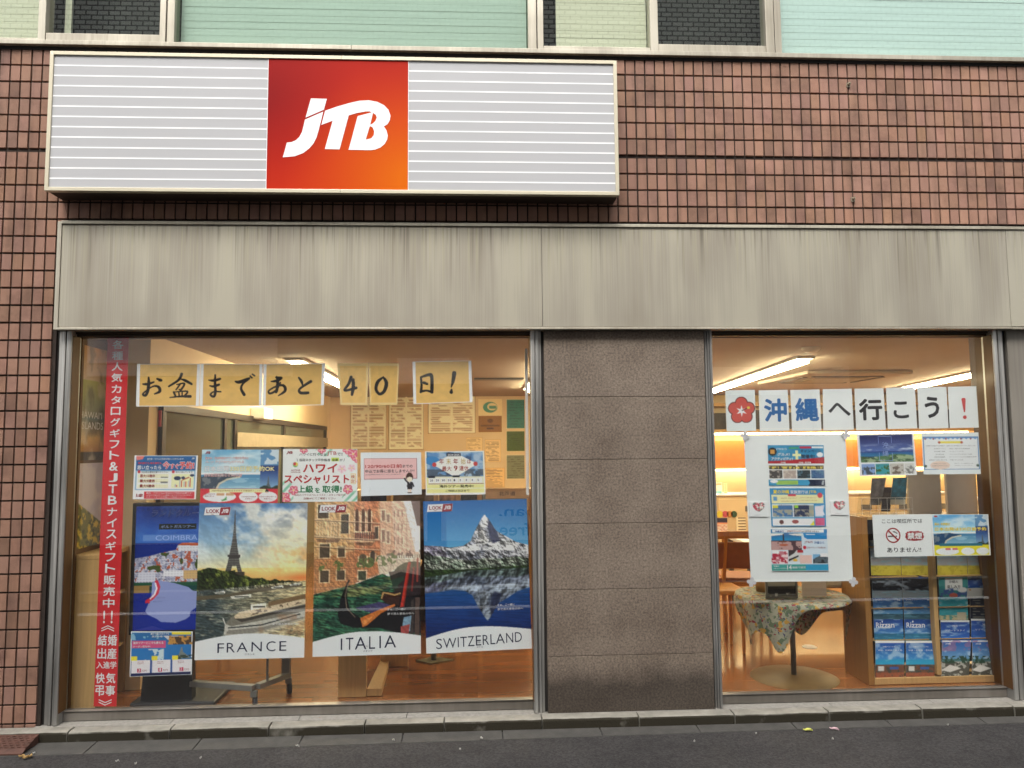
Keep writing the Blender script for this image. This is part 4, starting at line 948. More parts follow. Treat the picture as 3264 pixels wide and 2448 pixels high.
cv.fill(bl & (cv.U > .3), (238, 206, 180), .16); cv.fill(bl & (cv.U > .62), (240, 222, 208), .22); cv.fill(bl & (cv.U <= .3), (206, 178, 130), .22); cv.a = np.clip((cv.a - 110) * 1.06 + 112, 0, 255)
poster_band(cv, .905, .845, .882)
sh = gs((680, 1084), (907, 1082), (909.3, 1412), (675, 1419), .003)
it = paper('travel_poster', 'large poster of a black gondola on a green canal between old houses, titled ITALIA', 'poster', sh, cv, GP)
letters(sh, [('I', .258, .888, .272, .962, -.004), ('T', .305, .885, .375, .962, -.004), ('A', .388, .882, .495, .961, -.004), ('L', .520, .880, .575, .960, -.004), ('I', .615, .878, .629, .957, -.004), ('A', .660, .876, .770, .955, -.004)], M_NAVY, it, 'title')
letters(sh, [('イタリア', .465, .967, .55, .979, .005)], M_NAVY, it, 'subtitle')
letters(sh, [('さぁ、ご一緒に', .69, .702, .86, .716, .0), ('夢で見た景色の中へ', .69, .730, .94, .745, .0)], M_WINK, it, 'caption')
look_logo(sh, .05, .022, .30, .072, it)

# SWITZERLAND
cv = Cv(PW, PH); X6 = lambda x, y: ((x - 935) / 708, y / 990)
def xp(*pts): return [X6(*p) for p in pts]
cv.grad(0, .34, (40, 98, 156), (104, 164, 200)); cv.fill((cv.U < .22) & (cv.V < .34), (40, 98, 158), .4)
mt_ = xp((930, 300), (990, 295), (1050, 300), (1120, 310), (1200, 300), (1250, 270), (1290, 190), (1325, 130), (1350, 100), (1375, 125), (1400, 165), (1430, 210), (1500, 250), (1560, 285), (1650, 310), (1650, 450), (930, 450))
cv.poly(mt_, (140, 140, 144)); cv.poly(xp((1255, 275), (1292, 190), (1326, 130), (1350, 98), (1372, 130), (1380, 200), (1372, 290)), (196, 194, 190)); mm = cv.pmask(mt_); rg = cv.noise(14, 20, 41, 5)
cv.fill(mm * np.clip((rg - .48) * 6, 0, 1) * .75, (186, 188, 190)); cv.fill(mm * np.clip((.46 - cv.noise(18, 26, 42, 4)) * 8, 0, 1) * .7, (78, 82, 92))
cv.poly(xp((1385, 140), (1400, 165), (1430, 215), (1445, 270), (1400, 290), (1378, 240), (1368, 180)), (84, 88, 108)); cv.poly(xp((1350, 100), (1372, 128), (1366, 160), (1340, 150), (1330, 128)), (226, 226, 222))
sn = cv.pmask(xp((1080, 315), (1200, 305), (1300, 290), (1400, 280), (1500, 275), (1580, 295), (1650, 310), (1650, 345), (1500, 340), (1400, 330), (1250, 335), (1120, 335))); cv.fill(sn * np.clip((cv.noise(12, 26, 43, 4) - .38) * 6, 0, 1), (238, 238, 234))
cv.poly(xp((930, 290), (1020, 300), (1085, 340), (1090, 370), (930, 360)), (96, 92, 104)); cv.fill(cv.pmask(xp((930, 290), (1020, 300), (1085, 340), (1090, 370), (930, 360))) * (cv.noise(22, 30, 44, 3) > .52), (164, 160, 166), .7)
ft = cv.pmask(xp((930, 350), (1050, 365), (1150, 385), (1250, 400), (1330, 385), (1450, 390), (1560, 380), (1650, 395), (1650, 455), (930, 480))); cv.fill(ft, (88, 96, 86)); cv.fill(ft * np.clip((cv.noise(16, 50, 45, 4) - .48) * 6, 0, 1) * .7, (130, 132, 122))
cv.poly(xp((930, 450), (1200, 455), (1650, 440), (1650, 458), (1250, 466), (1050, 490), (930, 500)), (46, 62, 34))
lk = cv.pmask(xp((930, 500), (1050, 488), (1250, 464), (1650, 456), (1650, 1000), (930, 1000)))
tt = np.clip((cv.V - .47) / .36, 0, 1)[..., None]; cv.a = np.where(lk[..., None], np.array([74, 112, 146.]) * (1 - tt) + np.array([16, 46, 96.]) * tt, cv.a)
rf = cv.pmask(xp((930, 505), (1250, 468), (1650, 460), (1650, 570), (1540, 600), (1470, 640), (1430, 690), (1395, 750), (1350, 790), (1310, 720), (1280, 650), (1230, 600), (1100, 580), (930, 560)))
cv.fill(rf, (112, 122, 130)); cv.fill(rf * np.clip((cv.noise(12, 30, 46, 4) - .46) * 6, 0, 1) * .7, (206, 208, 204)); cv.fill(rf * np.clip((.48 - cv.noise(9, 40, 47, 4)) * 7, 0, 1) * .7, (66, 84, 108)); cv.poly(xp((1385, 560), (1430, 600), (1410, 690), (1370, 720), (1372, 620)), (58, 66, 92), .8)
cv.fill(cv.pmask(xp((1060, 575), (1250, 560), (1350, 610), (1250, 620), (1100, 600))), (222, 222, 214), .55); cv.fill(lk * np.clip((cv.noise(6, 90, 48, 3) - .5) * 3, 0, 1) * .25, (140, 170, 196))
cv.tex(mm, 12, 18, .62, 421, 5); cv.tex(ft, 18, 40, .45, 422, 4); 
cv.poly(xp((1372, 130), (1400, 165), (1432, 215), (1450, 275), (1400, 292), (1378, 240), (1370, 180)), (62, 66, 90), .75); cv.poly(xp((1352, 98), (1368, 124), (1360, 150), (1338, 142), (1332, 124)), (238, 236, 230), .9)
cv.fill(sn * np.clip((cv.noise(10, 30, 425, 4) - .42) * 8, 0, 1), (244, 244, 240), .9)
# the lake mirrors what stands above it, darker and bluer with depth
h0 = int(.462 * cv.H); src = cv.a.copy()
for r in range(h0, cv.H):
    q = 2 * h0 - r - 1 - int(.02 * cv.H)
    if q < 0: break
    row = src[max(q, 0)]; row = (np.roll(row, 2, 0) + row + np.roll(row, -2, 0) + src[max(q - 3, 0)] + src[min(q + 3, h0 - 1)]) / 5
    f = min(1, (r - h0) / (.40 * cv.H)); skyish = np.clip((row[:, 2] - row[:, 0] - 30) / 40, 0, 1)[:, None]
    mir = row * (.86 - .22 * f) * np.array([.90, .96, 1.04]) * (1 - skyish) + (np.array([52, 98, 148.]) * (1 - f) + np.array([14, 44, 98.]) * f) * skyish
    cv.a[r] = np.where(lk[r][:, None], mir, cv.a[r])
cv.tex(lk, 5, 120, .10, 424, 3)
cv.a = np.clip((cv.a - 115) * 1.15 + 115, 0, 255)
poster_band(cv, .900, .838, .870)
sh = gs((914, 1083), (1137.5, 1078), (1149, 1401), (921, 1412), .003)
sw = paper('travel_poster', 'large blue poster of a pointed snowy peak mirrored in a lake, titled SWITZERLAND', 'poster', sh, cv, GP)
ww = 'SWITZERLAND'; us = [(.094, .150), (.160, .285), (.298, .308), (.322, .385), (.392, .455), (.470, .520), (.535, .595), (.608, .655), (.660, .745), (.758, .825), (.842, .908)]
letters(sh, [(ch, a, .908 - .028 * (a - .1), b, .974 - .030 * (a - .1), -.004) for ch, (a, b) in zip(ww, us)], M_NAVY, sw, 'title')
letters(sh, [('スイス', .475, .966, .535, .979, .005)], M_NAVY, sw, 'subtitle')
letters(sh, [('さぁ、ご一緒に', .685, .695, .85, .710, .0), ('夢で見た景色の中へ', .685, .724, .93, .739, .0)], M_WINK, sw, 'caption')
look_logo(sh, .04, .022, .28, .072, sw)

# ---- the row of flyers above the posters
GF = 'flyers in a row above the posters in the left window'
# A: blue and cream flyer
cv = Cv(112, 76, (232, 234, 230)); cv.rect(.03, .02, .97, .34, (28, 92, 150)); cv.rect(.03, .34, .97, .78, (120, 168, 200)); cv.rect(.05, .36, .95, .76, (240, 240, 226))
cv.rect(.07, .43, .55, .51, (244, 234, 196)); cv.rect(.07, .54, .55, .62, (244, 234, 196)); cv.rect(.07, .655, .55, .735, (244, 234, 196)); cv.rect(.60, .43, .94, .74, (240, 230, 180))
for i, (u, h) in enumerate(((.65, .07), (.675, .05), (.725, .17), (.75, .15), (.79, .13), (.815, .13), (.86, .15), (.885, .21))): cv.rect(u, .72 - h, u + .018, .72, (176, 182, 196) if i % 2 == 0 else (196, 92, 60))
cv.line([(.77, .56), (.87, .50)], .012, (170, 70, 40)); cv.ell(.69, .52, .055, .045, (24, 44, 84)); cv.ell(.78, .51, .03, .03, (24, 44, 84)); cv.ell(.92, .455, .035, .03, (24, 44, 84))
for y in (.485, .60): cv.rect(.43, y, .54, y + .024, (60, 70, 76))
cv.fill(((cv.U > .35) & (cv.U < .54) & (cv.V > .42) & (cv.V < .74)) * (np.sin(cv.U * 260) > .2) * (np.sin(cv.V * 130) > .0) * .35, (150, 140, 110))
cv.rect(.18, .82, .97, .98, (204, 48, 58)); cv.ell(.085, .375, .024, .034, (206, 60, 66)); cv.ell(.62, .375, .024, .034, (206, 60, 66)); cv.poly([(.03, .02), (.16, .02), (.13, .09), (.04, .12)], (220, 120, 110))
sh = gs((291, 984), (427.5, 984), (423, 1078.5), (286.5, 1078.5))
o = paper('flyer', 'blue, cream and red flyer with a small bar chart, above the dark blue screen', 'flyer', sh, cv, GF)
letters(sh, [('航空券・ホテルの予約が埋まってきています!', .20, .055, .78, .105, .01), ('思い立ったら', .05, .225, .43, .32, .03)], M_WINK, o, 'white_lettering')
letters(sh, [('国内旅行も海外旅行も', .06, .15, .43, .20, .02), ('今', .45, .14, .56, .31, .03), ('すぐ', .57, .19, .70, .31, .03), ('予約!', .71, .14, .95, .31, .03)], mat('red_on_pink', S(226, 70, 76), .5), o, 'red_lettering')
letters(sh, [('今', .445, .13, .565, .315, .07), ('すぐ', .565, .18, .705, .315, .07), ('予約!', .705, .13, .955, .315, .06)], M_WINK, o, 'white_outline', .0004)
letters(sh, [('2024年は連休が盛りだくさん!', .12, .355, .54, .40, .01), ('続々と並んでいます!', .66, .36, .93, .40, .01)], M_INK, o, 'black_lettering')
letters(sh, [('最大10連休', .10, .43, .34, .50, .02), ('最大9連休', .10, .545, .34, .615, .02), ('最大9連休', .10, .66, .34, .73, .02), ('詳しくは店頭で!', .05, .87, .16, .95, .02)], M_DRED, o, 'dark_red_lettering')
letters(sh, [('国内・海外ともに早めのご予約がお得です!', .21, .84, .94, .875, .01), ('人気の日程はすぐに満席になりますのでお早めに', .21, .89, .94, .922, .0), ('スタッフまでお気軽にご相談ください', .21, .935, .85, .965, .0)], M_WINK, o, 'small_lettering')
small_logo(sh, .905, .045, .95, .09, M_WINK, o)
# B: sky blue flyer with a red foot
def beach_flyer(w=130, h=88, skyc=((96, 160, 196), (196, 220, 224)), foot=(204, 50, 62), landc=(60, 74, 88)):
    cv = Cv(w, h); cv.grad(0, .44, *skyc); cv.fill(np.clip((cv.noise(3, 4, 61, 4) - .48) * 5, 0, 1) * (cv.V < .5) * .7, (232, 238, 236))
    cv.grad(.47, .75, (70, 130, 170), (150, 190, 204), 0, .76); cv.poly([(0, .52), (.1, .47), (.3, .45), (.52, .50), (.4, .54), (.28, .60), (.2, .75), (0, .75)], landc); cv.fill(cv.pmask([(0, .5), (.1, .46), (.3, .46), (.2, .6), (.18, .75), (0, .75)]) * (cv.noise(20, 10, 63, 3) > .5) * .6, (150, 150, 148))
    cv.line([(.2, .75), (.24, .64), (.34, .56), (.5, .515)], .016, (206, 196, 168)); cv.fill(((cv.V > .53) & (cv.V < .73) & (cv.U > .26) & (cv.U < .75)) * (cv.noise(6, 40, 64, 3) > .56) * .5, (180, 212, 222))
    cv.rect(.76, 0, 1, .30, (90, 140, 180)); cv.fill((cv.U > .76) & (cv.V < .28) & (cv.noise(14, 12, 65, 3) > .5), (222, 228, 228), .8); cv.rect(.76, .30, 1, .48, (34, 62, 118)); cv.grad(.40, .75, (40, 70, 130), (140, 180, 206), .76, 1)
    cv.poly([(.865, .50), (.875, .50), (.885, .64), (.91, .72), (.83, .72), (.855, .64)], (90, 100, 104)); cv.fill((cv.U > .76) & (cv.V > .69 - .02 * np.sin(cv.U * 40)) & (cv.V < .75), (40, 58, 48))
    cv.rect(0, .735, 1, 1, foot); return cv
cv = beach_flyer()
for a, b in ((.04, .46), (.50, .74), (.75, .99)): cv.ell((a + b) / 2, .88, (b - a) / 2, .095, (238, 236, 232))
cv.rect(.21, .81, .31, .86, (206, 160, 116)); cv.rect(.33, .81, .43, .86, (206, 160, 116)); cv.poly([(.27, .94), (.31, .92), (.34, .87), (.345, .94), (.29, .96)], (80, 160, 90)); cv.fill((abs(cv.V - .77) < .03) & (cv.U > .12) & (cv.U < .84), (250, 232, 170)); cv.ell(.855, .775, .022, .03, (40, 34, 34)); cv.ell(.855, .80, .014, .016, (230, 200, 180))
sh = gs((436.6, 971.3), (602.5, 971), (599.6, 1086.5), (431.8, 1086.5))
o = paper('flyer', 'flyer with a curved bay, blue sky and speech bubbles on red', 'flyer', sh, cv, GF)
small_logo(sh, .045, .03, .11, .085, M_DRED, o)
letters(sh, [('夏休み・年末年始などピーク期はお早めに', .045, .135, .61, .185, .03), ('ルックJTBMySTYLE', .045, .205, .55, .265, .03), ('日本航空利用なら360日前', .045, .455, .53, .51, .03)], mat('salmon_ink', S(222, 112, 104), .5), o, 'pink_lettering', .0006)
letters(sh, [('夏休み・年末年始などピーク期はお早めに', .047, .14, .608, .18, -.006), ('ルックJTBMySTYLE', .047, .21, .548, .26, -.004), ('日本航空利用なら360日前', .047, .46, .528, .505, -.004)], M_WINK, o, 'white_lettering', .0012)
letters(sh, [('日本出発', .043, .308, .362, .412, .03), ('330日前予約OK', .367, .304, .953, .412, .03)], mat('brown_outline', S(150, 90, 84), .5), o, 'heading_shadow', .0006)
letters(sh, [('日本出発', .045, .312, .36, .408, .025)], M_WINK, o, 'heading_white', .0012)
letters(sh, [('330日前予約OK', .37, .308, .95, .408, .025)], M_CREAM, o, 'heading_yellow', .0012)
letters(sh, [('JTBが早めの予約をおすすめする理由ポイント3つ', .14, .755, .80, .79, .0), ('旅行代金がお得', .06, .82, .19, .845, 0), ('座席も選べる', .06, .86, .18, .885, 0), ('お好みの便が選べる', .76, .87, .98, .895, 0), ('人気の旅行は早期完売', .53, .87, .72, .895, 0), ('種類が多い', .82, .91, .93, .935, 0), ('お早めに', .58, .91, .67, .935, 0)], M_DRED, o, 'small_lettering', .0008)
# C: flowery flyer
cv = Cv(128, 92, (226, 236, 226))
rng = np.random.RandomState(3)
def flower(cv, u, v, r, c=(214, 96, 120), c2=(240, 190, 196), asp=1.35):
    for i in range(5):
        a = i * 2 * math.pi / 5 + .4; cv.ell(u + r * .62 * math.cos(a) / asp, v + r * .62 * math.sin(a), r * .46 / asp, r * .46, c)
    for i in range(5):
        a = i * 2 * math.pi / 5 + .4; cv.line([(u, v), (u + r * .8 * math.cos(a) / asp, v + r * .8 * math.sin(a))], r * .10, c2)
    cv.ell(u, v, r * .18 / asp, r * .18, (250, 230, 120))
for u, v in ((.03, .78), (.04, .9), (.90, .93), (.97, .9), (.02, .7), (.95, .08), (.55, .03)): cv.fill((np.hypot((cv.U - u), cv.V - v) < .11) * (np.sin((cv.U * 60 + cv.V * 40)) > .2), (124, 190, 160), .8)
for u, v, r in ((.94, .10, .09), (.985, .18, .08), (.28, .02, .07), (.52, .02, .07), (.86, .02, .08), (.15, .78, .085), (.87, .76, .085), (.03, .93, .11), (.02, .88, .06)): flower(cv, u, v, r)
for u, v, r in ((.79, .38, .08), (.92, .36, .07), (.95, .60, .06)): flower(cv, u, v, r, (232, 206, 214), (222, 160, 176))
cv.ell(.17, .30, .034, .05, (120, 184, 110)); cv.ell(.185, .29, .02, .034, (240, 214, 90)); cv.ell(.16, .285, .02, .03, (206, 60, 70)); cv.rect(.65, .17, .75, .235, (190, 214, 70)); cv.rect(.905, .47, .975, .66, (226, 190, 90)); cv.rect(.91, .48, .97, .65, (244, 236, 214))
sh = gs((611.4, 970), (772, 970), (772, 1084), (610, 1084))
o = paper('flyer', 'pale flyer with pink flowers and bold red and green characters', 'flyer', sh, cv, GF)
small_logo(sh, .045, .04, .13, .10, M_DRED, o)
letters(sh, [('ハワイに行くなら', .22, .075, .58, .13, .01), ('で!!', .73, .07, .80, .125, .02), ('当店スタッフ海外担当', .22, .18, .63, .235, .01), ('全員', .66, .18, .74, .23, .01), ('が', .76, .185, .80, .23, .01), ('\\', .185, .18, .20, .235, .02), ('/', .815, .18, .83, .235, .02)], M_INK, o, 'black_lettering')
letters(sh, [('JTB', .59, .045, .72, .13, .01), ('ハワイ', .27, .275, .73, .45, .035), ('スペシャリスト', .02, .49, .89, .66, .035)], M_RED, o, 'red_lettering')
letters(sh, [('上級', .20, .69, .41, .83, .03), ('を', .43, .73, .50, .83, .02), ('取得!', .53, .69, .79, .83, .03)], M_GREEN, o, 'green_lettering')
letters(sh, [('検', .915, .49, .965, .56, .01), ('定', .915, .575, .965, .645, .01)], mat('orange_ink', S(206, 110, 50), .5), o, 'orange_lettering')
letters(sh, [('当店のハワイスペシャリスト・スタッフ紹介は', .16, .85, .84, .89, .005), ('店舗HPにてご確認ください', .28, .915, .71, .955, .005), ('ALOHA', .11, .385, .235, .42, .005), ('PROGRAM', .11, .43, .235, .45, .005)], M_DRED, o, 'small_lettering')
# D: white sheet with a pink box and a small drawn figure
cv = Cv(108, 78, (220, 226, 230)); cv.rect(.055, .14, .925, .62, (150, 96, 96)); cv.rect(.062, .15, .918, .61, (232, 186, 184))
cv.ell(.80, .585, .058, .105, (66, 42, 32)); cv.ell(.80, .62, .045, .075, (246, 220, 196)); cv.poly([(.755, .56), (.80, .53), (.85, .56), (.85, .60), (.80, .575), (.76, .60)], (66, 42, 32)); cv.poly([(.765, .69), (.835, .69), (.85, .79), (.84, .87), (.765, .87), (.755, .79)], (28, 28, 34)); cv.poly([(.79, .69), (.81, .69), (.80, .74)], (240, 240, 240))
cv.line([(.765, .70), (.735, .66), (.715, .60)], .016, (28, 28, 34)); cv.ell(.712, .585, .012, .02, (246, 220, 196)); cv.line([(.84, .71), (.86, .77), (.865, .80)], .014, (28, 28, 34)); cv.line([(.785, .87), (.785, .93)], .011, (240, 206, 180)); cv.line([(.815, .87), (.815, .93)], .011, (240, 206, 180)); cv.ell(.80, .945, .04, .012, (60, 50, 46))
sh = gs((779, 977.5), (909.6, 977), (911, 1068), (780, 1071.7))
o = paper('flyer', 'white sheet with a pink text box and a drawn woman in black', 'flyer', sh, cv, GF)
letters(sh, [('120/90/60日前', .075, .275, .68, .365, .012)], M_RED, o, 'red_lettering')
letters(sh, [('までの', .69, .29, .855, .36, .004), ('申込でお得に旅をしませんか?', .075, .395, .885, .475, .004), ('※早期割引特典が設定されているコースに限ります。', .07, .505, .66, .525, .0)], M_INK, o, 'black_lettering')
# E: new year flyer with calendar row
cv = Cv(108, 80, (232, 226, 150)); cv.rect(.03, .03, .97, .60, (96, 140, 184)); n = cv.noise(7, 6, 71, 4); up = (cv.V < .58) & (cv.U > .03) & (cv.U < .97)
cv.fill(up * np.clip((n - .5) * 6, 0, 1) * .7, (190, 204, 214)); cv.fill(up * np.clip((.44 - n) * 8, 0, 1) * .7, (44, 66, 100)); cv.fill(up & (cv.V > .42) & (cv.noise(16, 12, 72, 3) > .5), (70, 74, 80), .7); cv.ell(.12, .22, .12, .10, (60, 130, 186))
cv.poly([(.12, .30), (.5, .04), (.88, .30), (.5, .60)], (240, 232, 222)); cv.ell(.155, .31, .035, .05, (196, 70, 66)); cv.ell(.845, .30, .035, .05, (196, 70, 66)); cv.rect(.36, .05, .60, .125, (24, 30, 44)); cv.rect(.05, .58, .97, .76, (222, 220, 190))
cv.rect(.05, .565, .16, .61, (30, 36, 50)); cv.rect(.46, .555, .57, .60, (30, 36, 50)); cv.rect(.05, .735, .97, .75, (150, 60, 50)); cv.rect(.0, .84, 1, .86, (236, 232, 190)); cv.rect(0, .95, 1, 1, (236, 236, 224))
cv.rect(0, 0, .025, 1, (236, 238, 234)); cv.rect(.975, 0, 1, 1, (236, 238, 234)); cv.rect(0, 0, 1, .025, (236, 238, 234))
for i in range(9): cv.rect(.055 + i * .1, .615, .145 + i * .1, .725, (240, 238, 226))
sh = gs((918, 975), (1045.6, 973.7), (1049, 1068), (920, 1069.6))
o = paper('flyer', 'yellow and blue flyer with a white diamond and a row of calendar dates', 'flyer', sh, cv, GF)
letters(sh, [('2024▸2025', .38, .065, .58, .11, .01)], M_WINK, o, 'white_lettering')
letters(sh, [('年', .235, .17, .315, .30, .005), ('年', .475, .17, .555, .30, .005), ('は', .71, .20, .77, .29, .005), ('最大', .28, .345, .44, .455, .005), ('連休', .57, .34, .73, .45, .005), ('9', .48, .335, .54, .45, .02)], mat('dark_red_serif', S(170, 50, 40), .5), o, 'red_lettering')
letters(sh, [('末', .355, .17, .435, .30, .005), ('始', .60, .17, .68, .30, .005)], mat('gold_ink', S(206, 176, 90), .5), o, 'gold_lettering')
letters(sh, [(t, .07 + i * .1, .645, .07 + i * .1 + (.055 if len(t) > 1 else .025), .69, .005) for i, t in enumerate(('28', '29', '30', '31', '1', '2', '3', '4', '5'))] + [('海外ツアー発売中!', .23, .77, .80, .835, .02), ('ご相談は当店まで', .33, .88, .73, .93, .01)], M_INK, o, 'black_lettering')

# ---- the blue screen on its black stand, and the coupon flyer in front of its foot
DY = .22
tl, tr, br, bl = at(293, 1087, DY), at(470, 1087, DY), at(446, 1372, DY), at(269, 1373, DY)
DSP = thing('display_screen', 'tall dark blue screen with a town and a map, on a black stand', 'screen', tuple((br + bl) / 2 * np.array([1, 1, 0]) + np.array([0, 0, .10])))
X0 = float((tl[0] + bl[0]) / 2); X1 = X0 + .55; Z1, Z0 = float(tl[2]), float(bl[2])
mb = MB(); mb.box(X0, X1, DY + .004, DY + .06, Z0, Z1); mb.build('frame', M_BLACK, DSP, bevel=.006)
sh = Sheet((X0 + .028, DY, Z1 - .022), (X1 - .02, DY, Z1 - .022), (X1 - .02, DY, Z0 + .03), (X0 + .028, DY, Z0 + .03))
cv = Cv(120, 220, (30, 50, 130)); X5 = lambda x, y: ((x - 690 + (y - 20) * .06) / 470, (y - 20) / 842)
def x5(*p): return [X5(*q) for q in p]
cv.grad(0, .3, (34, 60, 150), (46, 104, 190)); cv.fill(np.clip((cv.noise(5, 16, 81, 4) - .5) * 5, 0, 1) * (cv.V < .3) * .35, (84, 140, 214)); cv.fill((abs(cv.V - .028) < .012) * (np.sin(cv.U * 90) > 0) * .4, (20, 40, 110))
cv.rect(.30, .145, .78, .19, (26, 34, 26)); cv.fill((cv.V > .235) & (cv.V < .285) & (cv.U > .1) & (cv.U < .78), (110, 150, 214), .8)
tw = cv.pmask(x5((650, 380), (760, 360), (830, 340), (920, 320), (930, 290), (1000, 270), (1110, 280), (1200, 300), (1200, 560), (650, 560))); cv.fill(tw, (206, 206, 216))
g1 = cv.noise(26, 34, 82, 2); cv.fill(tw & (g1 > .60), (186, 96, 70)); cv.fill(tw & (g1 < .40), (166, 168, 190)); cv.fill(tw & (cv.noise(30, 60, 83, 2) < .34), (120, 124, 150)); cv.fill(tw & (cv.noise(10, 18, 84, 2) > .70), (70, 84, 40))
cv.rect(*X5(935, 285), *X5(1090, 330), (222, 224, 230)); cv.poly(x5((930, 290), (960, 272), (1070, 276), (1095, 296)), (190, 90, 56)); cv.rect(*X5(840, 460), *X5(960, 500), (232, 232, 236)); cv.poly(x5((690, 470), (790, 470), (790, 540), (670, 540)), (214, 214, 226)); cv.rect(*X5(960, 460), *X5(1200, 520), (212, 176, 120)); cv.fill(tw & (np.sin(cv.V * 300) > .7) & (np.sin(cv.U * 160) > .2), (90, 90, 110), .5)
cv.rect(0, .615, 1, .645, (40, 84, 60)); cv.rect(0, .640, .3, .70, (150, 120, 70)); cv.rect(0, .70, 1, 1, (26, 46, 140)); cv.rect(.2, .645, 1, .70, (30, 70, 66))
cv.poly(x5((770, 535), (800, 525), (900, 545), (985, 575), (1010, 600), (1060, 605), (1130, 625), (1150, 650), (1090, 675), (1040, 700), (990, 740), (985, 770), (960, 790), (900, 812), (810, 805), (790, 785), (735, 755), (722, 730), (760, 640)), (142, 154, 204))
cv.line(x5((795, 535), (805, 570), (795, 610), (765, 645), (735, 665)), .013, (206, 60, 80)); cv.line(x5((788, 545), (795, 580), (780, 620), (755, 648)), .005, (240, 240, 246))
for q in ((735, 660), (745, 675), (765, 648), (728, 672)): cv.ell(*X5(*q), .012, .007, (206, 40, 60))
cv.poly(x5((640, 870), (640, 860), (760, 830), (860, 870)), (52, 62, 150))
sc = sh.mesh('screen', attr_mat('lit_screen', .25, .4, .22), cv, DSP, k=.62)
letters(sh, [('ランドクルーズ', .20, .025, .93, .085, .02, .25)], mat('faint_violet', S(120, 132, 196), .5), sc, 'heading')
letters(sh, [('ポルトガルツアー', .325, .155, .76, .178, .005), ('COIMBRA', .26, .238, .80, .278, -.006)], M_LAV, sc, 'lettering')
letters(sh, [('ナザレ', .12, .735, .20, .748, 0), ('バターリャ', .29, .735, .40, .748, 0), ('オビドス', .25, .765, .36, .778, 0), ('サンティアゴ・デ・', .27, .565, .42, .575, 0), ('コンポステーラ', .27, .585, .45, .596, 0)], mat('map_ink', S(50, 44, 80), .5), sc, 'map_lettering')
fx0, fx1 = float(at(300, 1490, DY)[0]), float(at(412, 1490, DY)[0])
mb = MB(); mb.hexa([(fx0, DY + .02, .10), (fx1, DY + .02, .10), (fx1, DY + .10, .10), (fx0, DY + .10, .10), (fx0 + .03, DY + .02, Z0), (fx1 - .0, DY + .02, Z0), (fx1, DY + .06, Z0), (fx0 + .03, DY + .06, Z0)])
for i in range(4): mb.tube((fx0 + .12 + i * .022, DY + .021, .34), (fx0 + .12 + i * .022, DY + .0185, .34), .004, n=8)
st = mb.build('stand', M_BLACK, DSP, bevel=.006)
mb = MB(); mb.box(fx0 - .05, fx1 + .16, DY - .02, DY + .42, .101, .135); mb.build('base', M_BLACK, DSP, bevel=.01)

cv = Cv(108, 78, (230, 232, 230)); cv.rect(.02, .03, .98, .36, (40, 104, 160)); cv.fill((cv.U < .45) & (cv.V > .06) & (cv.V < .2) & (cv.noise(8, 8, 91, 3) > .5), (130, 176, 200)); cv.ell(.24, .24, .18, .07, (30, 100, 176)); cv.poly([(.52, .10), (.78, .10), (.70, .18), (.60, .19)], (206, 206, 210))
cv.rect(.62, .12, .98, .30, (80, 60, 44)); cv.fill((cv.U > .6) & (cv.V > .1) & (cv.V < .3) & (cv.noise(24, 18, 92, 2) > .55), (190, 140, 70)); cv.rect(.02, .30, .98, .66, (44, 116, 180)); cv.fill((cv.U < .54) & (cv.V > .40) & (cv.V < .64) & (cv.noise(10, 9, 93, 3) > .52), (196, 214, 218)); cv.poly([(.82, .36), (.835, .36), (.85, .47), (.93, .56), (.98, .62), (.75, .62), (.79, .50)], (120, 128, 124)); cv.fill((cv.U > .74) & (cv.V > .54) & (cv.V < .64) & (cv.noise(24, 24, 94, 2) > .5), (60, 72, 62))
cv.rect(.02, .64, .98, .96, (30, 70, 140)); cv.rect(.03, .64, .325, .92, (228, 224, 226)); cv.rect(.355, .64, .655, .92, (228, 224, 226)); cv.rect(.68, .64, .98, .92, (228, 224, 226)); cv.rect(.02, .93, .98, .985, (24, 34, 74))
for a in (.0, .325, .655): cv.rect(a + .02, .55, a + .115, .65, (232, 216, 60))
cv.rect(0.03, .21, .57, .375, (206, 84, 128)); cv.rect(.66, .02, .97, .075, (232, 216, 60))
for a in (.12, .46, .80): cv.rect(a, .82, a + .06, .905, (196, 52, 90))
sh = gs((283, 1364), (416, 1364), (414, 1457), (280, 1462), Y=.1135)
o = paper('flyer', 'small flyer of sea pictures over three white coupon boxes, below the dark blue screen', 'flyer', sh, cv)
letters(sh, [('海外ツアーどこでも使える', .04, .225, .53, .285, .02), ('クーポン配布中!', .04, .315, .32, .36, .02), ('旅行で使えるおトクな', .32, .03, .62, .075, .02), ('旅がお得!', .34, .09, .52, .135, .02), ('3', .135, .83, .165, .895, .02), ('1', .48, .83, .50, .895, .02), ('2', .815, .83, .845, .895, .02)], M_WINK, o, 'white_lettering')
letters(sh, [('万円', .19, .855, .27, .90, .0), ('万円', .53, .855, .61, .90, .0), ('万円', .87, .855, .95, .90, .0)] + [(t, a + .09 - .02 * len(t) / 4, .67 + .035 * j, a + .15 + .02 * len(t) / 4, .695 + .035 * j, 0) for a in (.05, .37, .70) for j, t in enumerate(('旅行代金', '総額から'))], M_DRED, o, 'red_lettering')

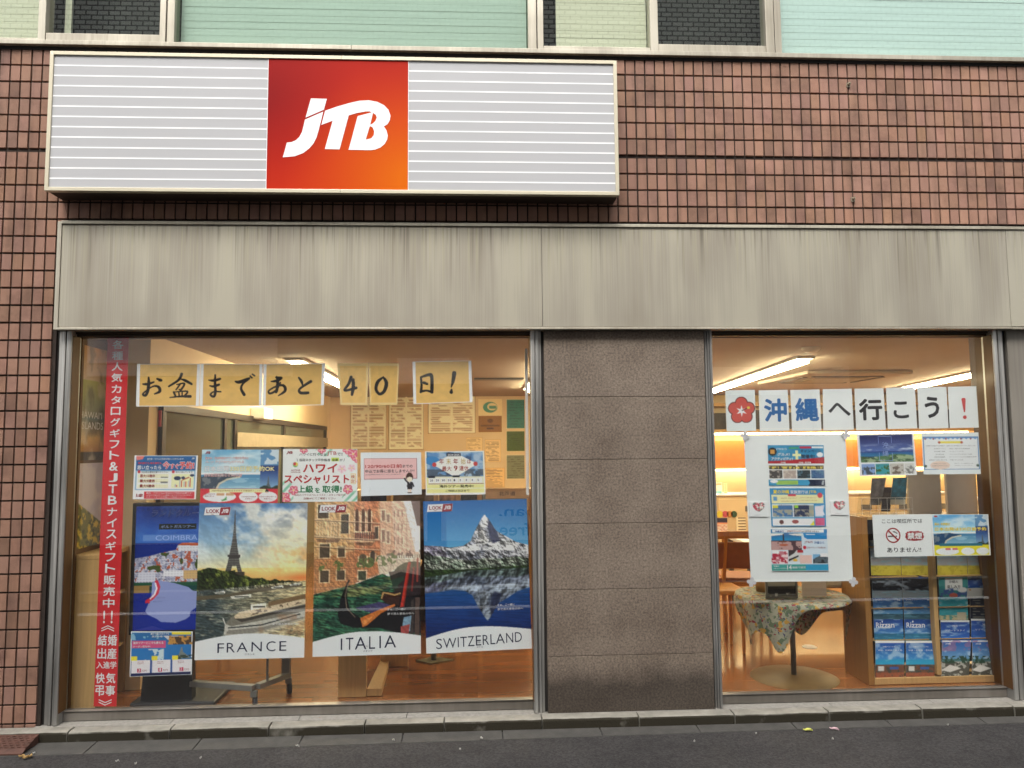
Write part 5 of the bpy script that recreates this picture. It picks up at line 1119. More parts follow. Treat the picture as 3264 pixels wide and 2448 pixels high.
# ---- right window: eight letter cards
GC = 'white cards spelling a greeting across the top of the right window'
cards = [('flower', 232, 428, 437, 242, 506, 778), ('沖', 453, 646, 658, 462, 506, 776), ('縄', 663, 857, 870, 675, 503, 775), ('へ', 878, 1070, 1085, 882, 498, 771), ('行', 1088, 1280, 1297, 1100, 495, 770), ('こ', 1297, 1488, 1505, 1310, 489, 762), ('う', 1505, 1697, 1712, 1517, 486, 760), ('!', 1707, 1895, 1913, 1720, 482, 756)]
ink = {'沖': M_BLUE, '縄': M_BLUE, '!': mat('soft_red_ink', S(206, 76, 74), .5)}
box_ = {'沖': (.16, .21, .94, .78), '縄': (.14, .20, .94, .77), 'へ': (.18, .34, .92, .66), '行': (.12, .25, .92, .77), 'こ': (.22, .34, .74, .75), 'う': (.22, .23, .72, .75)}
desc = {'flower': 'white card with a red hibiscus drawn on it, leftmost of the row', '沖': 'white card with the blue character 沖', '縄': 'white card with the blue character 縄', 'へ': 'white card with the black character へ', '行': 'white card with the black character 行', 'こ': 'white card with the black character こ', 'う': 'white card with the black character う', '!': 'white card with a red exclamation mark, rightmost of the row'}
for ch, a, b, c, d, t_, b_ in cards:
    sh = gs(z7(a, t_ + 2), z7(b, t_ - 2), z7(c, b_ - 2), z7(d, b_ + 2), random.uniform(-.002, .004))
    if ch == 'flower':
        cv = Cv(60, 84, (222, 230, 228)); asp = .72
        for i in range(5):
            a_ = -1.57 + i * 2 * math.pi / 5; cv.ell(.53 + .25 * math.cos(a_), .50 + .25 * asp * math.sin(a_), .215, .215 * asp, (92, 44, 40))
        for i in range(5):
            a_ = -1.57 + i * 2 * math.pi / 5; cv.ell(.53 + .25 * math.cos(a_), .50 + .25 * asp * math.sin(a_), .185, .185 * asp, (200, 84, 74))
        cv.ell(.53, .50, .12, .10, (200, 84, 74))
        star = [(.53 + (.20 if i % 2 == 0 else .07) * math.cos(-1.57 + i * math.pi / 6 * 1.0), .51 + (.20 if i % 2 == 0 else .07) * asp * math.sin(-1.57 + i * math.pi / 6)) for i in range(12)]
        cv.poly(star, (240, 240, 240)); cv.line([(.55, .50), (.72, .44)], .012, (90, 50, 40)); cv.ell(.76, .435, .05, .032, (214, 196, 80))
        o = paper('letter_card', desc[ch], 'paper sign', sh, cv, GC)
    else:
        o = paper('letter_card', desc[ch], 'paper sign', sh, None, GC)
        if ch == '!':
            mb = MB(); body = [(.44, .30), (.48, .28), (.56, .28), (.59, .31), (.565, .55), (.55, .625), (.51, .625), (.49, .55)]
            shapes(sh, [[body], [circ(.535, .745, .065, .045)]], ink['!'], o, 'lettering', .0008)
        else:
            bx = box_[ch]; letters(sh, [(ch, *bx, .035)], ink.get(ch, M_INK), o)

# ---- the big white sheet with three flyers, two heart notes and four corner tapes
BY = GY
big = gs(z7(355, 806), z7(1028, 800), z8(1080, 420), z8(403, 426), .003, Y=.1165)
o = paper('poster_sheet', 'large blank white sheet carrying three stacked flyers in the right window', 'paper sheet', big, None)
def fs_(tl, tr, br, bl, Y=.1105): return gs(zb(*tl), zb(*tr), zb(*br), zb(*bl), Y=Y)
GS = 'flyers stacked on the large white sheet'
cv = Cv(96, 72, (226, 230, 228)); cv.rect(.01, .01, .99, .42, (44, 134, 178)); cv.fill((cv.V < .4) * np.clip((cv.noise(4, 4, 101, 3) - .5) * 4, 0, 1) * .4, (120, 190, 216)); cv.poly([(.0, .40), (.3, .38), (.7, .34), (1, .30), (1, .46), (0, .46)], (176, 36, 48)); cv.ell(.09, .17, .075, .10, (26, 24, 28)); cv.rect(.05, .12, .13, .22, (206, 150, 70))
cv.poly([(.44, .22), (.49, .22), (.49, .14), (.535, .14), (.535, .22), (.59, .22), (.59, .28), (.535, .28), (.535, .36), (.49, .36), (.49, .28), (.44, .28)], (246, 236, 170)); cv.rect(.38, .06, .55, .10, (80, 160, 90)); cv.rect(.57, .04, .77, .09, (196, 40, 70)); cv.rect(.78, .04, .98, .08, (230, 234, 236)); cv.ell(.92, .24, .055, .06, (238, 240, 240)); cv.rect(.01, .46, .99, .51, (222, 224, 224)); cv.rect(.02, .51, .49, .60, (66, 60, 40)); cv.rect(.52, .51, .98, .60, (66, 60, 40))
cv.fill((cv.V > .53) & (cv.V < .58) & (cv.noise(50, 14, 102, 1) > .45), (226, 206, 90), .9)
for i, c in enumerate(((70, 66, 64), (176, 160, 150), (44, 56, 62), (60, 96, 140))):
    a = .02 + i * .245; cv.rect(a, .62, a + .23, .82, c); cv.fill((cv.U > a) & (cv.U < a + .23) & (cv.V > .62) & (cv.V < .82) & (cv.noise(22, 18, 103 + i, 3) > .54), (206, 196, 180) if i < 2 else (90, 130, 150), .7)
cv.rect(.0, .85, 1, 1, (60, 150, 190)); cv.rect(.14, .87, .52, .97, (150, 190, 90)); cv.ell(.1, .89, .07, .04, (236, 238, 238)); cv.poly([(.7, .85), (1, .85), (1, 1), (.7, 1), (.73, .925)], (24, 36, 64)); cv.poly([(.93, .97), (.95, .87), (.98, .87), (.97, .97)], (170, 176, 180))
sh = fs_((363, 152), (927, 152), (940, 557), (378, 557)); o = paper('flyer', 'topmost flyer on the white sheet, blue with a cream plus sign and four small photos', 'flyer', sh, cv, GS)
letters(sh, [('JTBなら', .15, .07, .34, .13, .01), ('グルメ!', .17, .19, .39, .27, .04, .2), ('アクティビティ!', .06, .30, .44, .38, .04, .2), ('沖縄', .22, .41, .31, .455, .02), ('北海道・東京発着', .54, .41, .76, .455, .02)], M_WINK, o, 'white_lettering')
letters(sh, [('キャンペーン', .58, .11, .94, .19, .02, .15), ('開催中!', .59, .23, .83, .33, .02)], M_NAVY, o, 'dark_lettering')
cv = Cv(96, 68, (52, 140, 190)); cv.rect(.03, .18, .96, .40, (244, 226, 170)); cv.rect(.03, .42, .78, .76, (232, 236, 232)); cv.rect(.04, .45, .40, .74, (60, 110, 160)); cv.rect(.42, .45, .70, .74, (40, 52, 84)); cv.rect(.70, .45, .78, .74, (150, 160, 150)); cv.fill((cv.U > .04) & (cv.U < .78) & (cv.V > .56) & (cv.V < .74) & (cv.noise(22, 18, 111, 3) > .52), (180, 170, 140), .8); cv.rect(.04, .45, .14, .52, (226, 216, 60)); cv.rect(.43, .45, .50, .52, (150, 206, 60)); cv.rect(.03, .79, .78, .97, (238, 240, 236)); cv.ell(.19, .88, .04, .055, (90, 50, 50)); cv.ell(.44, .87, .06, .05, (150, 76, 76)); cv.poly([(.70, .97), (.78, .84), (.78, .97)], (226, 216, 60)); cv.rect(.80, .78, .97, .97, (206, 90, 130)); cv.ell(.9, .19, .045, .07, (206, 60, 74)); cv.rect(.33, .16, .47, .21, (206, 60, 74)); cv.rect(.06, .23, .13, .33, (90, 150, 196)); cv.rect(.80, .46, .95, .74, (200, 216, 230)); cv.poly([(.8, .5), (.97, .44), (.95, .6), (.98, .7), (.82, .72)], (226, 222, 232))
sh = fs_((385, 583), (938, 583), (950, 963), (405, 965)); o = paper('flyer', 'middle flyer on the white sheet, blue border round cream and white boxes', 'flyer', sh, cv, GS)
letters(sh, [('夏の沖縄', .06, .04, .35, .145, .03), ('JTB', .70, .06, .84, .145, .03)], M_YINK, o, 'yellow_lettering'); letters(sh, [('家族旅行は', .37, .05, .69, .145, .02)], M_WINK, o, 'white_lettering')
letters(sh, [('那覇空港発着、お子様の旅費がお得', .20, .25, .48, .27, 0), ('人気ホテルも多数ご用意しました', .53, .24, .85, .26, 0), ('沖縄本島の体験プランが選べます', .20, .33, .48, .35, 0), ('レンタカー付きプランもおすすめ', .53, .31, .85, .33, 0), ('沖縄の夏休みに、このエリアの旅を', .15, .43, .66, .45, 0)], mat('brown_ink', S(150, 90, 50), .5), o, 'small_lettering')
cv = Cv(96, 74, (206, 220, 232)); cv.rect(0, 0, 1, .10, (40, 124, 180)); cv.rect(.03, .015, .94, .09, (238, 240, 240)); cv.rect(.01, .10, .54, .50, (50, 110, 168)); cv.grad(.10, .30, (60, 100, 150), (40, 150, 200), .01, .54); cv.poly([(.0, .10), (.24, .10), (.2, .14), (.0, .17)], (232, 230, 220)); cv.poly([(.3, .12), (.54, .10), (.54, .17), (.38, .15)], (226, 224, 214)); cv.rect(.215, .12, .235, .36, (60, 44, 40)); cv.fill((cv.U < .54) & (cv.V > .28) & (cv.V < .50), (84, 60, 66)); cv.fill((cv.U < .54) & (cv.V > .30) & (cv.V < .5) & (cv.noise(12, 12, 121, 3) > .52), (186, 150, 146)); cv.ell(.225, .38, .08, .025, (176, 90, 60)); cv.ell(.22, .30, .06, .02, (120, 70, 50))
cv.poly([(.57, .10), (.99, .10), (.99, .24), (.64, .24), (.59, .2)], (40, 130, 190)); cv.rect(.62, .12, .78, .14, (220, 228, 236)); cv.rect(.02, .53, .29, .82, (190, 120, 130)); cv.fill((cv.U < .29) & (cv.V > .53) & (cv.V < .82) & (cv.noise(18, 16, 122, 3) > .53), (236, 206, 206)); cv.fill((cv.U < .29) & (cv.V > .55) & (cv.V < .82) & (cv.noise(16, 16, 123, 3) < .42), (176, 44, 66)); cv.rect(.30, .50, .54, .78, (206, 206, 204)); cv.poly([(.3, .50), (.45, .50), (.4, .58), (.3, .66)], (60, 50, 52)); cv.poly([(.3, .72), (.48, .62), (.48, .66), (.3, .77)], (34, 34, 38)); cv.ell(.42, .74, .04, .03, (226, 180, 60)); cv.rect(.46, .50, .56, .56, (170, 40, 50)); cv.rect(.50, .62, .71, .82, (226, 190, 180)); cv.rect(.73, .60, .99, .82, (84, 96, 104)); cv.fill((cv.U > .73) & (cv.V > .68) & (cv.V < .82) & (cv.noise(18, 16, 124, 2) > .5), (40, 44, 48)); cv.poly([(.73, .60), (.9, .60), (.73, .72)], (120, 170, 206))
cv.rect(.02, .50, .14, .58, (236, 236, 232)); cv.rect(.86, .58, .99, .66, (236, 236, 232)); cv.ell(.59, .44, .03, .04, (196, 40, 60)); cv.rect(.0, .84, 1, .985, (50, 150, 190)); cv.grad(.84, .985, (70, 160, 150), (60, 150, 140), 0, .6); cv.rect(0, .985, 1, 1, (236, 238, 238))
sh = fs_((397, 992), (957, 992), (975, 1407), (408, 1410)); o = paper('flyer', 'bottom flyer on the white sheet, with a terrace photo and red fruit photos', 'flyer', sh, cv, GS)
letters(sh, [('沖縄旅行', .07, .025, .23, .08, .02), ('沖縄なら', .76, .29, .94, .355, .01)], M_BLUE, o, 'blue_lettering'); letters(sh, [('JTBラウンジ', .29, .025, .53, .08, .02), ('JTBの', .59, .285, .74, .35, .01), ('JTBラウンジ利用OK!', .63, .42, .97, .475, .0)], M_DRED, o, 'red_lettering'); letters(sh, [('のある', .54, .035, .60, .075, .01), ('ホテル', .61, .025, .72, .08, .02), ('でキマリ', .73, .035, .85, .08, .01)], M_INK, o, 'black_lettering')
letters(sh, [('14', .27, .86, .35, .965, .03), ('沖縄の', .03, .865, .13, .90, .01), ('人気リゾートホテル', .03, .92, .26, .955, .01), ('施設で設定', .36, .89, .60, .94, .01)], M_WINK, o, 'white_lettering')
GH = 'small white notes with a heart made of pictures'
def heart_note(tl, tr, br, bl, lab, curl):
    cv = Cv(40, 32, (226, 230, 230)); U, V = (cv.U - .5) * 2.5, -(cv.V - .42) * 2.3; h_ = (U ** 2 + V ** 2 - .42) ** 3 - 1.2 * U ** 2 * V ** 3 < 0
    n = cv.noise(12, 11, 131, 2); cv.fill(h_, (206, 150, 150)); cv.fill(h_ & (n > .56), (190, 50, 74)); cv.fill(h_ & (n < .42), (70, 110, 96)); cv.fill(h_ & (cv.noise(14, 12, 132, 2) > .6), (240, 226, 220))
    if curl: cv.poly([(0, .5), (.62, .98), (0, 1)], (240, 242, 242))
    sh = fs_(tl, tr, br, bl, Y=.1095); o = sh.mesh('heart_note', M_PRINT, cv, off=sh.base(), t=.006); tag(o, lab, 'note', GH)
    letters(sh, [('旅に出よう。', .25, .86, .60, .91, 0)], M_LINES, o)
heart_note((183, 722), (367, 720), (373, 868), (187, 866), 'small heart note on the left side of the large white sheet', False)
heart_note((990, 708), (1170, 706), (1172, 852), (995, 848), 'heart note with a curled corner, on the right of the large white sheet', True)
M_TAPE = mat('frosted_tape', S(206, 206, 210), .5)
for (x, y), lab, f in (((138, 62), 'upper left', 0), ((1145, 52), 'upper right', 0), ((205, 1520), 'lower left', 1), ((1222, 1518), 'lower right', 1)):
    sx, sy = zb(x, y); c = at(sx, sy, .1085); mb = MB(); r = .0215
    loop = []
    for i in range(64):
        a = 2 * math.pi * i / 64; rr = r * (.72 + .80 * abs(math.cos(2 * a + .4)) ** .7)
        loop.append((c[0] + rr * math.cos(a), c[2] + rr * math.sin(a)))
    mb.prism(loop, .108, .109)
    o = mb.build('corner_tape', M_TAPE, off=tuple(c)); tag(o, 'pale clover shaped tape at the %s corner of the large white sheet' % lab, 'tape', 'clover shaped tapes on the white sheet corners')
# ---- other sheets in the right window
cv = Cv(96, 68, (228, 232, 230)); cv.rect(.045, .035, .965, .66, (40, 56, 120)); cv.grad(.035, .42, (28, 30, 84), (84, 110, 172), .045, .965); cl = np.clip((cv.noise(5, 16, 141, 4) - .5) * 6, 0, 1) * np.clip(1 - abs(cv.V - .36) / .13, 0, 1); cv.fill(cl * ((cv.U > .045) & (cv.U < .965)), (196, 206, 220)); cv.grad(.44, .54, (30, 80, 140), (46, 126, 160), .045, .965)
gm = (cv.V > .52 + .03 * np.sin(cv.U * 7)) & (cv.V < .68) & (cv.U > .045) & (cv.U < .965); cv.fill(gm, (84, 124, 84)); cv.fill(gm * (cv.noise(10, 24, 142, 3) > .52), (176, 186, 150), .7); cv.fill(gm * (cv.noise(14, 24, 143, 3) < .42), (60, 84, 52)); cv.rect(.045, .68, .965, .71, (228, 232, 230))
for i, (c1_, c2_) in enumerate((((130, 160, 206), (70, 80, 90)), ((60, 150, 160), (60, 100, 50)), ((190, 186, 176), (110, 96, 84)), ((206, 206, 200), (130, 130, 126)))):
    a, b = (.05, .29, .54, .79)[i], (.28, .53, .78, .96)[i]; mk = (cv.U > a) & (cv.U < b) & (cv.V > .71) & (cv.V < .965); cv.fill(mk, c1_); cv.fill(mk & (cv.noise(20, 16, 144 + i, 3) > .54) & (cv.V > .76), c2_)
sh = gs(zd(110, 122), zd(747, 107), zd(787, 578), zd(140, 592), .002); o = paper('picture_sheet', 'white bordered picture of a deep blue sea horizon, right of the large white sheet', 'poster', sh, cv)
letters(sh, [('沖', .43, .20, .53, .33, -.004), ('縄', .425, .41, .53, .54, -.004)], M_LAV, o); fr_ = [[(.365, .06), (.60, .06), (.60, .645), (.365, .645)], [(.371, .068), (.371, .637), (.594, .637), (.594, .068)]]
shapes(sh, [fr_], M_LAV, o, 'thin_frame', .0008)
cv = Cv(96, 68, (222, 230, 230)); cv.rect(.02, .10, .985, .885, (66, 116, 170)); cv.rect(.035, .12, .97, .865, (226, 232, 232)); cv.poly([(.035, .12)] + [(.035 + .935 * i / 24, .12 + (.05 if i % 2 else .015)) for i in range(25)] + [(.97, .12)], (110, 150, 196))
for u in (.06, .2, .42, .68, .85): cv.ell(u, .155, .014, .02, (150, 60, 74))
cv.rect(.30, .215, .69, .265, (236, 216, 90)); cv.ell(.30, .24, .022, .03, (176, 84, 60)); cv.ell(.69, .24, .022, .03, (176, 84, 60)); cv.ell(.30, .78, .17, .10, (236, 206, 190)); cv.rect(.14, .74, .46, .84, (236, 206, 190)); cv.ell(.05, .80, .025, .03, (70, 90, 74)); cv.ell(.95, .79, .025, .03, (70, 90, 74))
sh = gs(zd(838, 103), zd(1478, 100), zd(1505, 567), zd(860, 572), .002); o = paper('notice_sheet', 'white notice with a blue border, bunting and a yellow heading, at the far right', 'notice', sh, cv)
rows = [('沖縄旅行を検討中のお客様へ、当店おすすめの観光スポットをご紹介します', .06, .93), ('古宇利オーシャン', .20, .41), ('海を一望できる展望施設', .47, .83), ('青の洞窟で体験', .20, .39), ('シュノーケル', .47, .72), ('美ら海水族館', .23, .37), ('ジンベエザメが泳ぐ水槽', .47, .86), ('首里城公園散策', .20, .39), ('ライトアップされた城壁を見学', .46, .94), ('国際通りでお買い物と夕食', .11, .42), ('沖縄そばとお土産', .47, .70)]
items = []; yy = [.305, .375, .375, .44, .44, .51, .51, .575, .575, .645, .645]
for (t_, a, b), y in zip(rows, yy): items.append((t_, a, y, b, y + .026, 0))
items += [('ご予約はスタッフまで', .17, .735, .40, .76, 0), ('お気軽にお声がけください', .16, .785, .44, .81, 0), ('詳しい資料は', .55, .735, .88, .752, 0), ('店内にございます', .55, .785, .86, .80, 0)]
letters(sh, items, M_LINES, o)
sh = gs(zd(283, 1027), zd(943, 1018), zd(968, 1490), zd(310, 1502)); o = paper('no_smoking_sign', 'white no smoking sign with a red barred circle and black characters', 'sign', sh, None)
letters(sh, [('ここは喫煙所では', .155, .105, .845, .21, .008), ('ありません!!', .22, .785, .80, .90, .008)], M_INK, o, 'black_lettering')
asp = sh.w / sh.h; ru = .125; rv = ru * asp
shapes(sh, [[circ(.335, .495, ru, rv, 40), circ(.335, .495, ru * .83, rv * .83, 40)]], mat('sign_red', S(170, 50, 54), .5), o, 'ring', .0010)
k_ = .74; shapes(sh, [[[(.335 - ru * k_, .495 - rv * (k_ - .14)), (.335 - ru * (k_ - .14), .495 - rv * k_), (.335 + ru * k_, .495 + rv * (k_ - .14)), (.335 + ru * (k_ - .14), .495 + rv * k_)]]], MATS['sign_red'], o, 'bar', .0016)
shapes(sh, [[[(.245, .50), (.36, .50), (.36, .535), (.245, .535)]], [[(.375, .50), (.40, .50), (.40, .535), (.375, .535)]], [[(.33, .40), (.36, .395), (.39, .42), (.415, .45), (.40, .46), (.37, .435), (.335, .42)]]], M_LINES, o, 'cigarette', .0008)
blob = [(.70 + .155 * (1 + .05 * math.sin(13 * a)) * (abs(math.cos(a)) ** .6) * (1 if math.cos(a) > 0 else -1), .515 + .115 * (1 + .05 * math.sin(13 * a)) * (abs(math.sin(a)) ** .6) * (1 if math.sin(a) > 0 else -1)) for a in [2 * math.pi * (i + .5) / 48 for i in range(48)]]
bl_ = shapes(sh, [[blob]], MATS['sign_red'], o, 'red_badge', .0008); letters(sh, [('禁煙', .575, .435, .83, .595, .03)], M_PAPER, bl_, 'badge_lettering', .0016)
cv = beach_flyer(112, 78, ((70, 150, 206), (180, 222, 236)), (226, 214, 50), (40, 76, 110)); cv.rect(0, 0, 1, .02, (226, 234, 234)); cv.rect(0, .98, 1, 1, (226, 234, 234)); cv.rect(0, 0, .025, 1, (226, 234, 234)); cv.rect(.975, 0, 1, 1, (226, 234, 234))
for a, b in ((.05, .45), (.49, .72), (.75, .97)): cv.ell((a + b) / 2, .89, (b - a) / 2, .085, (226, 234, 232))
cv.rect(.12, .70, .86, .76, (50, 110, 130)); cv.rect(.22, .81, .31, .86, (206, 120, 120)); cv.rect(.34, .81, .43, .86, (206, 120, 120)); cv.rect(.06, .04, .11, .075, (180, 50, 60))
sh = gs(zd(943, 1021), zd(1588, 1021), zd(1617, 1482), zd(973, 1491)); o = paper('flyer', 'faded blue flyer of a curved bay with a yellow foot, beside the no smoking sign', 'flyer', sh, cv)
letters(sh, [('夏休み・年末年始など', .05, .20, .33, .27, .03), ('日本出発は330日前予約', .05, .31, .95, .40, .045)], M_YINK, o, 'yellow_lettering')

# ================================================================== inside the shop
FZ, CZ, BYW = .10, 2.60, 7.5
def atx(x, y, X):
    d = ray(x, y); return CAM + (X - CAM[0]) / d[0] * d
def flat(name, mt, quads, **kw):
    mb = MB()
    for q in quads: mb.box(*q)
    return mb.build(name, mt, **kw)
tag(flat('floor', M_FLOOR, [(-3.8, 7.3, .121, 7.6, 0.0, FZ)]), kind='structure')
tag(flat('ceiling', M_CEIL, [(-3.8, 7.3, .121, 7.6, CZ, CZ + .1)]), kind='structure')
tag(flat('wall_back', M_IWALL, [(-3.8, 7.3, BYW, BYW + .1, FZ, CZ)]), kind='structure')
tag(flat('wall_right', M_IWALL, [(7.2, 7.3, .121, BYW, FZ, CZ)]), kind='structure')
tag(flat('wall_left', M_IWALL, [(-3.85, -3.45, .60, BYW, FZ, CZ)]), kind='structure')
tag(flat('wall_front', M_IWALL, [(2.56, 7.3, .301, .36, FZ, CZ), (-.64, .41, .301, .33, FZ, CZ)]), kind='structure')
tag(flat('window_reveal', M_REVEAL, [(-3.90, -3.722, .121, .598, FZ, CZ), (-3.72, -3.690, .124, .15, FZ, CZ), (2.50, 2.56, .121, .36, FZ, CZ), (-.700, -.655, .124, .33, FZ, CZ), (.425, .445, .124, .33, FZ, CZ)]), kind='structure')
tag(flat('window_header', M_CEIL, [(-3.69, -.70, .121, .16, 2.50, CZ - .001), (.445, 2.50, .121, .16, 2.50, CZ - .001)]), kind='structure')

# ceiling lights
EM = emit_mat('tube_light', (1.0, .86, .54), 36.0)
def ceiling_light(p, q, label, group='long tube lights on the ceiling'):
    p, q = Vector((p[0], p[1], 0)), Vector((q[0], q[1], 0)); d = (q - p).normalized(); n = Vector((-d.y, d.x, 0)); mid = (p + q) / 2
    t = thing('ceiling_light', label, 'ceiling light', (mid.x, mid.y, CZ), group)
    def bar(w, z0, z1, e=0.0):
        a, b = p - d * e, q + d * e; c = [a - n * w, b - n * w, b + n * w, a + n * w]
        return [(v.x, v.y, z0) for v in c] + [(v.x, v.y, z1) for v in c]
    mb = MB(); mb.hexa(bar(.085, CZ - .025, CZ - .001, .05)); mb.build('housing', M_WHITE, t, bevel=.004)
    mb = MB(); mb.hexa(bar(.040, CZ - .062, CZ - .027)); mb.build('tube', EM, t)
ceiling_light((2.03, 2.06), (2.41, 6.1), 'long glowing tube light above the white character cards, left of the air conditioner')
ceiling_light((4.62, 3.0), (5.2, 6.0), 'long glowing tube light at the right of the air conditioner')
ceiling_light((-2.77, 2.1), (-2.80, 5.2), 'long glowing tube light behind the yellow cards of the left window')
ceiling_light((-.35, 2.4), (-.33, 5.8), 'unseen tube light added over the middle of the shop, hidden behind the stone pier')  # extra unseen lamp, added to light the middle of the room
# air conditioner
ac = [atz(1664, 829, CZ), atz(1771, 795, CZ), atz(1983, 795, CZ)]
cx, cy = 3.25, 4.1
AC = thing('air_conditioner', 'square air conditioner panel set in the ceiling between two tube lights', 'air conditioner', (cx, cy, CZ))
mb = MB(); mb.box(cx - .62, cx + .62, cy - .75, cy + .75, CZ - .045, CZ - .001); mb.build('panel', M_CEIL, AC, bevel=.02)
mb = MB(); mb.box(cx - .32, cx + .32, cy - .32, cy + .32, CZ - .058, CZ - .046); mb.build('grille', mat('vent_grille', S(150, 136, 112), .7), AC, bevel=.005)
mb = MB()
for a in (-1, 1): mb.box(cx - .42, cx + .42, cy + a * .44 - .03, cy + a * .44 + .03, CZ - .052, CZ - .0455); mb.box(cx + a * .47 - .03, cx + a * .47 + .03, cy - .36, cy + .36, CZ - .052, CZ - .0455)
mb.build('vent', M_BLACK, AC)
p = atz(*z7(800, 222), CZ); mb = MB(); mb.lathe(p[0], p[1], [(.0, CZ - .045), (.05, CZ - .042), (.075, CZ - .02), (.08, CZ - .001)], 20); o = mb.build('smoke_detector', M_WHITE, off=(p[0], p[1], CZ), smooth=True); tag(o, 'round white detector on the ceiling of the right window', 'smoke detector')
p = atz(*z4(1635, 490), CZ); mb = MB(); mb.box(p[0] - .30, p[0] + .30, p[1] - .12, p[1] + .12, CZ - .012, CZ - .001); o = mb.build('ceiling_vent', M_BLACK, off=(p[0], p[1], CZ), bevel=.003); tag(o, 'dark slot vent in the ceiling right of the yellow cards', 'vent')

# back wall of the right half: shelf of dark pictures, glowing coves, orange panels
SHF = thing('wall_unit', 'back wall unit of orange panels between glowing light strips and a dark picture shelf', 'wall unit', (4.2, BYW, 1.3))
mb = MB(); mb.box(1.2, 7.19, BYW - .30, BYW - .001, 1.965, 2.02); mb.box(1.2, 7.19, BYW - .30, BYW - .001, 2.40, 2.45); mb.build('shelf_board', M_PALEW, SHF)
mb = MB(); x = 1.25
while x < 7.0: w = random.uniform(.3, .7); mb.box(x, x + w - .03, BYW - .20, BYW - .16, 2.021, random.uniform(2.26, 2.38)); x += w
mb.build('dark_picture', mat('dark_picture', (.035, .028, .022), .4, var=.8, scale=(6, 6, 6)), SHF)
mb = MB()
for i in range(5): mb.box(1.25 + i * 1.2, 2.43 + i * 1.2, BYW - .06, BYW - .001, 1.39, 1.84)
mb.build('orange_panel', M_ORANGE, SHF, bevel=.004)
EC = emit_mat('cove_light', (1.0, .82, .42), 11.0)
mb = MB(); mb.box(1.25, 7.1, BYW - .22, BYW - .17, 1.935, 1.962); mb.box(1.25, 7.1, BYW - .10, BYW - .065, 1.345, 1.37); mb.build('light_strip', EC, SHF)
mb = MB(); mb.box(1.2, 7.1, BYW - .16, BYW - .061, 1.372, 1.385); mb.build('panel_ledge', M_PALEW, SHF)
# counter cabinets
def cab(x0, x1, y, z1, label):
    t = thing('cabinet', label, 'cabinet', ((x0 + x1) / 2, y, FZ), 'cream cabinets along the back of the right window')
    mb = MB(); mb.box(x0, x1, y, y + .5, FZ + .001, z1 - .022); mb.build('carcass', M_IWALL, t, bevel=.004)
    mb = MB(); mb.box(x0 - .01, x1 + .01, y - .02, y + .51, z1 - .02, z1); mb.build('top', M_WHITE, t, bevel=.004)
    n = max(1, round((x1 - x0) / .55))
    for i in range(n):
        a = x0 + (x1 - x0) * i / n; b = x0 + (x1 - x0) * (i + 1) / n
        mb = MB(); mb.box(a + .01, b - .01, y - .018, y - .001, FZ + .08, z1 - .06); d = mb.build('door', M_IWALL, t, bevel=.003)
        mb = MB(); mb.box(b - .20, b - .06, y - .026, y - .0185, z1 - .22, z1 - .15); mb.build('handle', M_GREY, d, bevel=.003)
cab(1.5, 2.62, 4.9, 1.12, 'cream cabinet with round stickers behind the wooden chairs')
cab(2.64, 5.2, 4.9, 1.12, 'long cream cabinet hidden mostly by the large white sheet')
cab(5.22, 7.1, 4.4, 1.06, 'cream cabinet at the far right behind the brochure rack')
for i, (x, c) in enumerate(((182, (226, 206, 60)), (218, (206, 90, 100)), (247, (196, 130, 60)), (276, (60, 90, 60)))):
    p = at(*z7(x + 14, 1328), 4.878); mb = MB(); mb.tube((p[0], 4.8795, p[2]), (p[0], 4.874, p[2]), .042, n=20); o = mb.build('sticker', mat('sticker_%d' % i if False else 'sticker_tone' + 'abcd'[i], S(*c), .5), off=tuple(p)); tag(o, '%s round sticker on the cream cabinet door' % ('yellow', 'pink', 'orange', 'dark green')[i], 'sticker', 'round stickers on the cabinet')
def wallsheet(name, label, cat, tl, br, Y, cv, group=None, zfun=z4, t=.012):
    a, b = at(*zfun(*tl), Y), at(*zfun(*br), Y); sh = Sheet((a[0], Y, a[2]), (b[0], Y, a[2]), (b[0], Y, b[2]), (a[0], Y, b[2]))
    o = sh.mesh(name, M_PRINT, cv, off=sh.base(), t=t); tag(o, label, cat, group); return sh, o
cv = Cv(36, 40, (60, 56, 76)); cv.rect(0, .34, 1, .46, (216, 150, 120)); cv.rect(0, .46, 1, 1, (222, 208, 196)); cv.fill((cv.V > .5) & (cv.noise(9, 12, 151, 2) > .56), (206, 150, 140)); wallsheet('poster', 'small dark topped poster on the cream cabinet, behind the chairs', 'poster', (172, 1355), (248, 1442), 4.87, cv, None, z7, .004)
cv = Cv(30, 40, (232, 226, 210)); cv.rect(.1, .08, .9, .2, (226, 170, 130)); cv.rect(.1, .62, .9, .9, (130, 180, 190)); wallsheet('leaflet', 'leaflet with a blue foot standing on the cream cabinet', 'leaflet', (168, 1118), (214, 1206), 5.1, cv, None, z7, .004)
cv = Cv(30, 36, (236, 226, 190)); cv.fill((np.sin(cv.V * 60) > .3) & (cv.U > .15) & (cv.U < .85), (190, 160, 100)); wallsheet('leaflet', 'plain cream leaflet beside the blue footed one on the cabinet', 'leaflet', (222, 1122), (246, 1190), 5.2, cv, None, z7, .004)
cv = Cv(36, 60, (236, 220, 190)); cv.fill((np.sin(cv.V * 50) > .4) & (cv.U > .2) & (cv.V < .6), (120, 100, 80)); cv.fill((cv.V > .75) & (cv.noise(8, 20, 152, 2) > .5), (214, 130, 120)); wallsheet('notice_sheet', 'cream notice on the cabinet door right of the dark topped poster', 'notice', (305, 1350), (372, 1500), 4.868, cv, None, z7, .004)

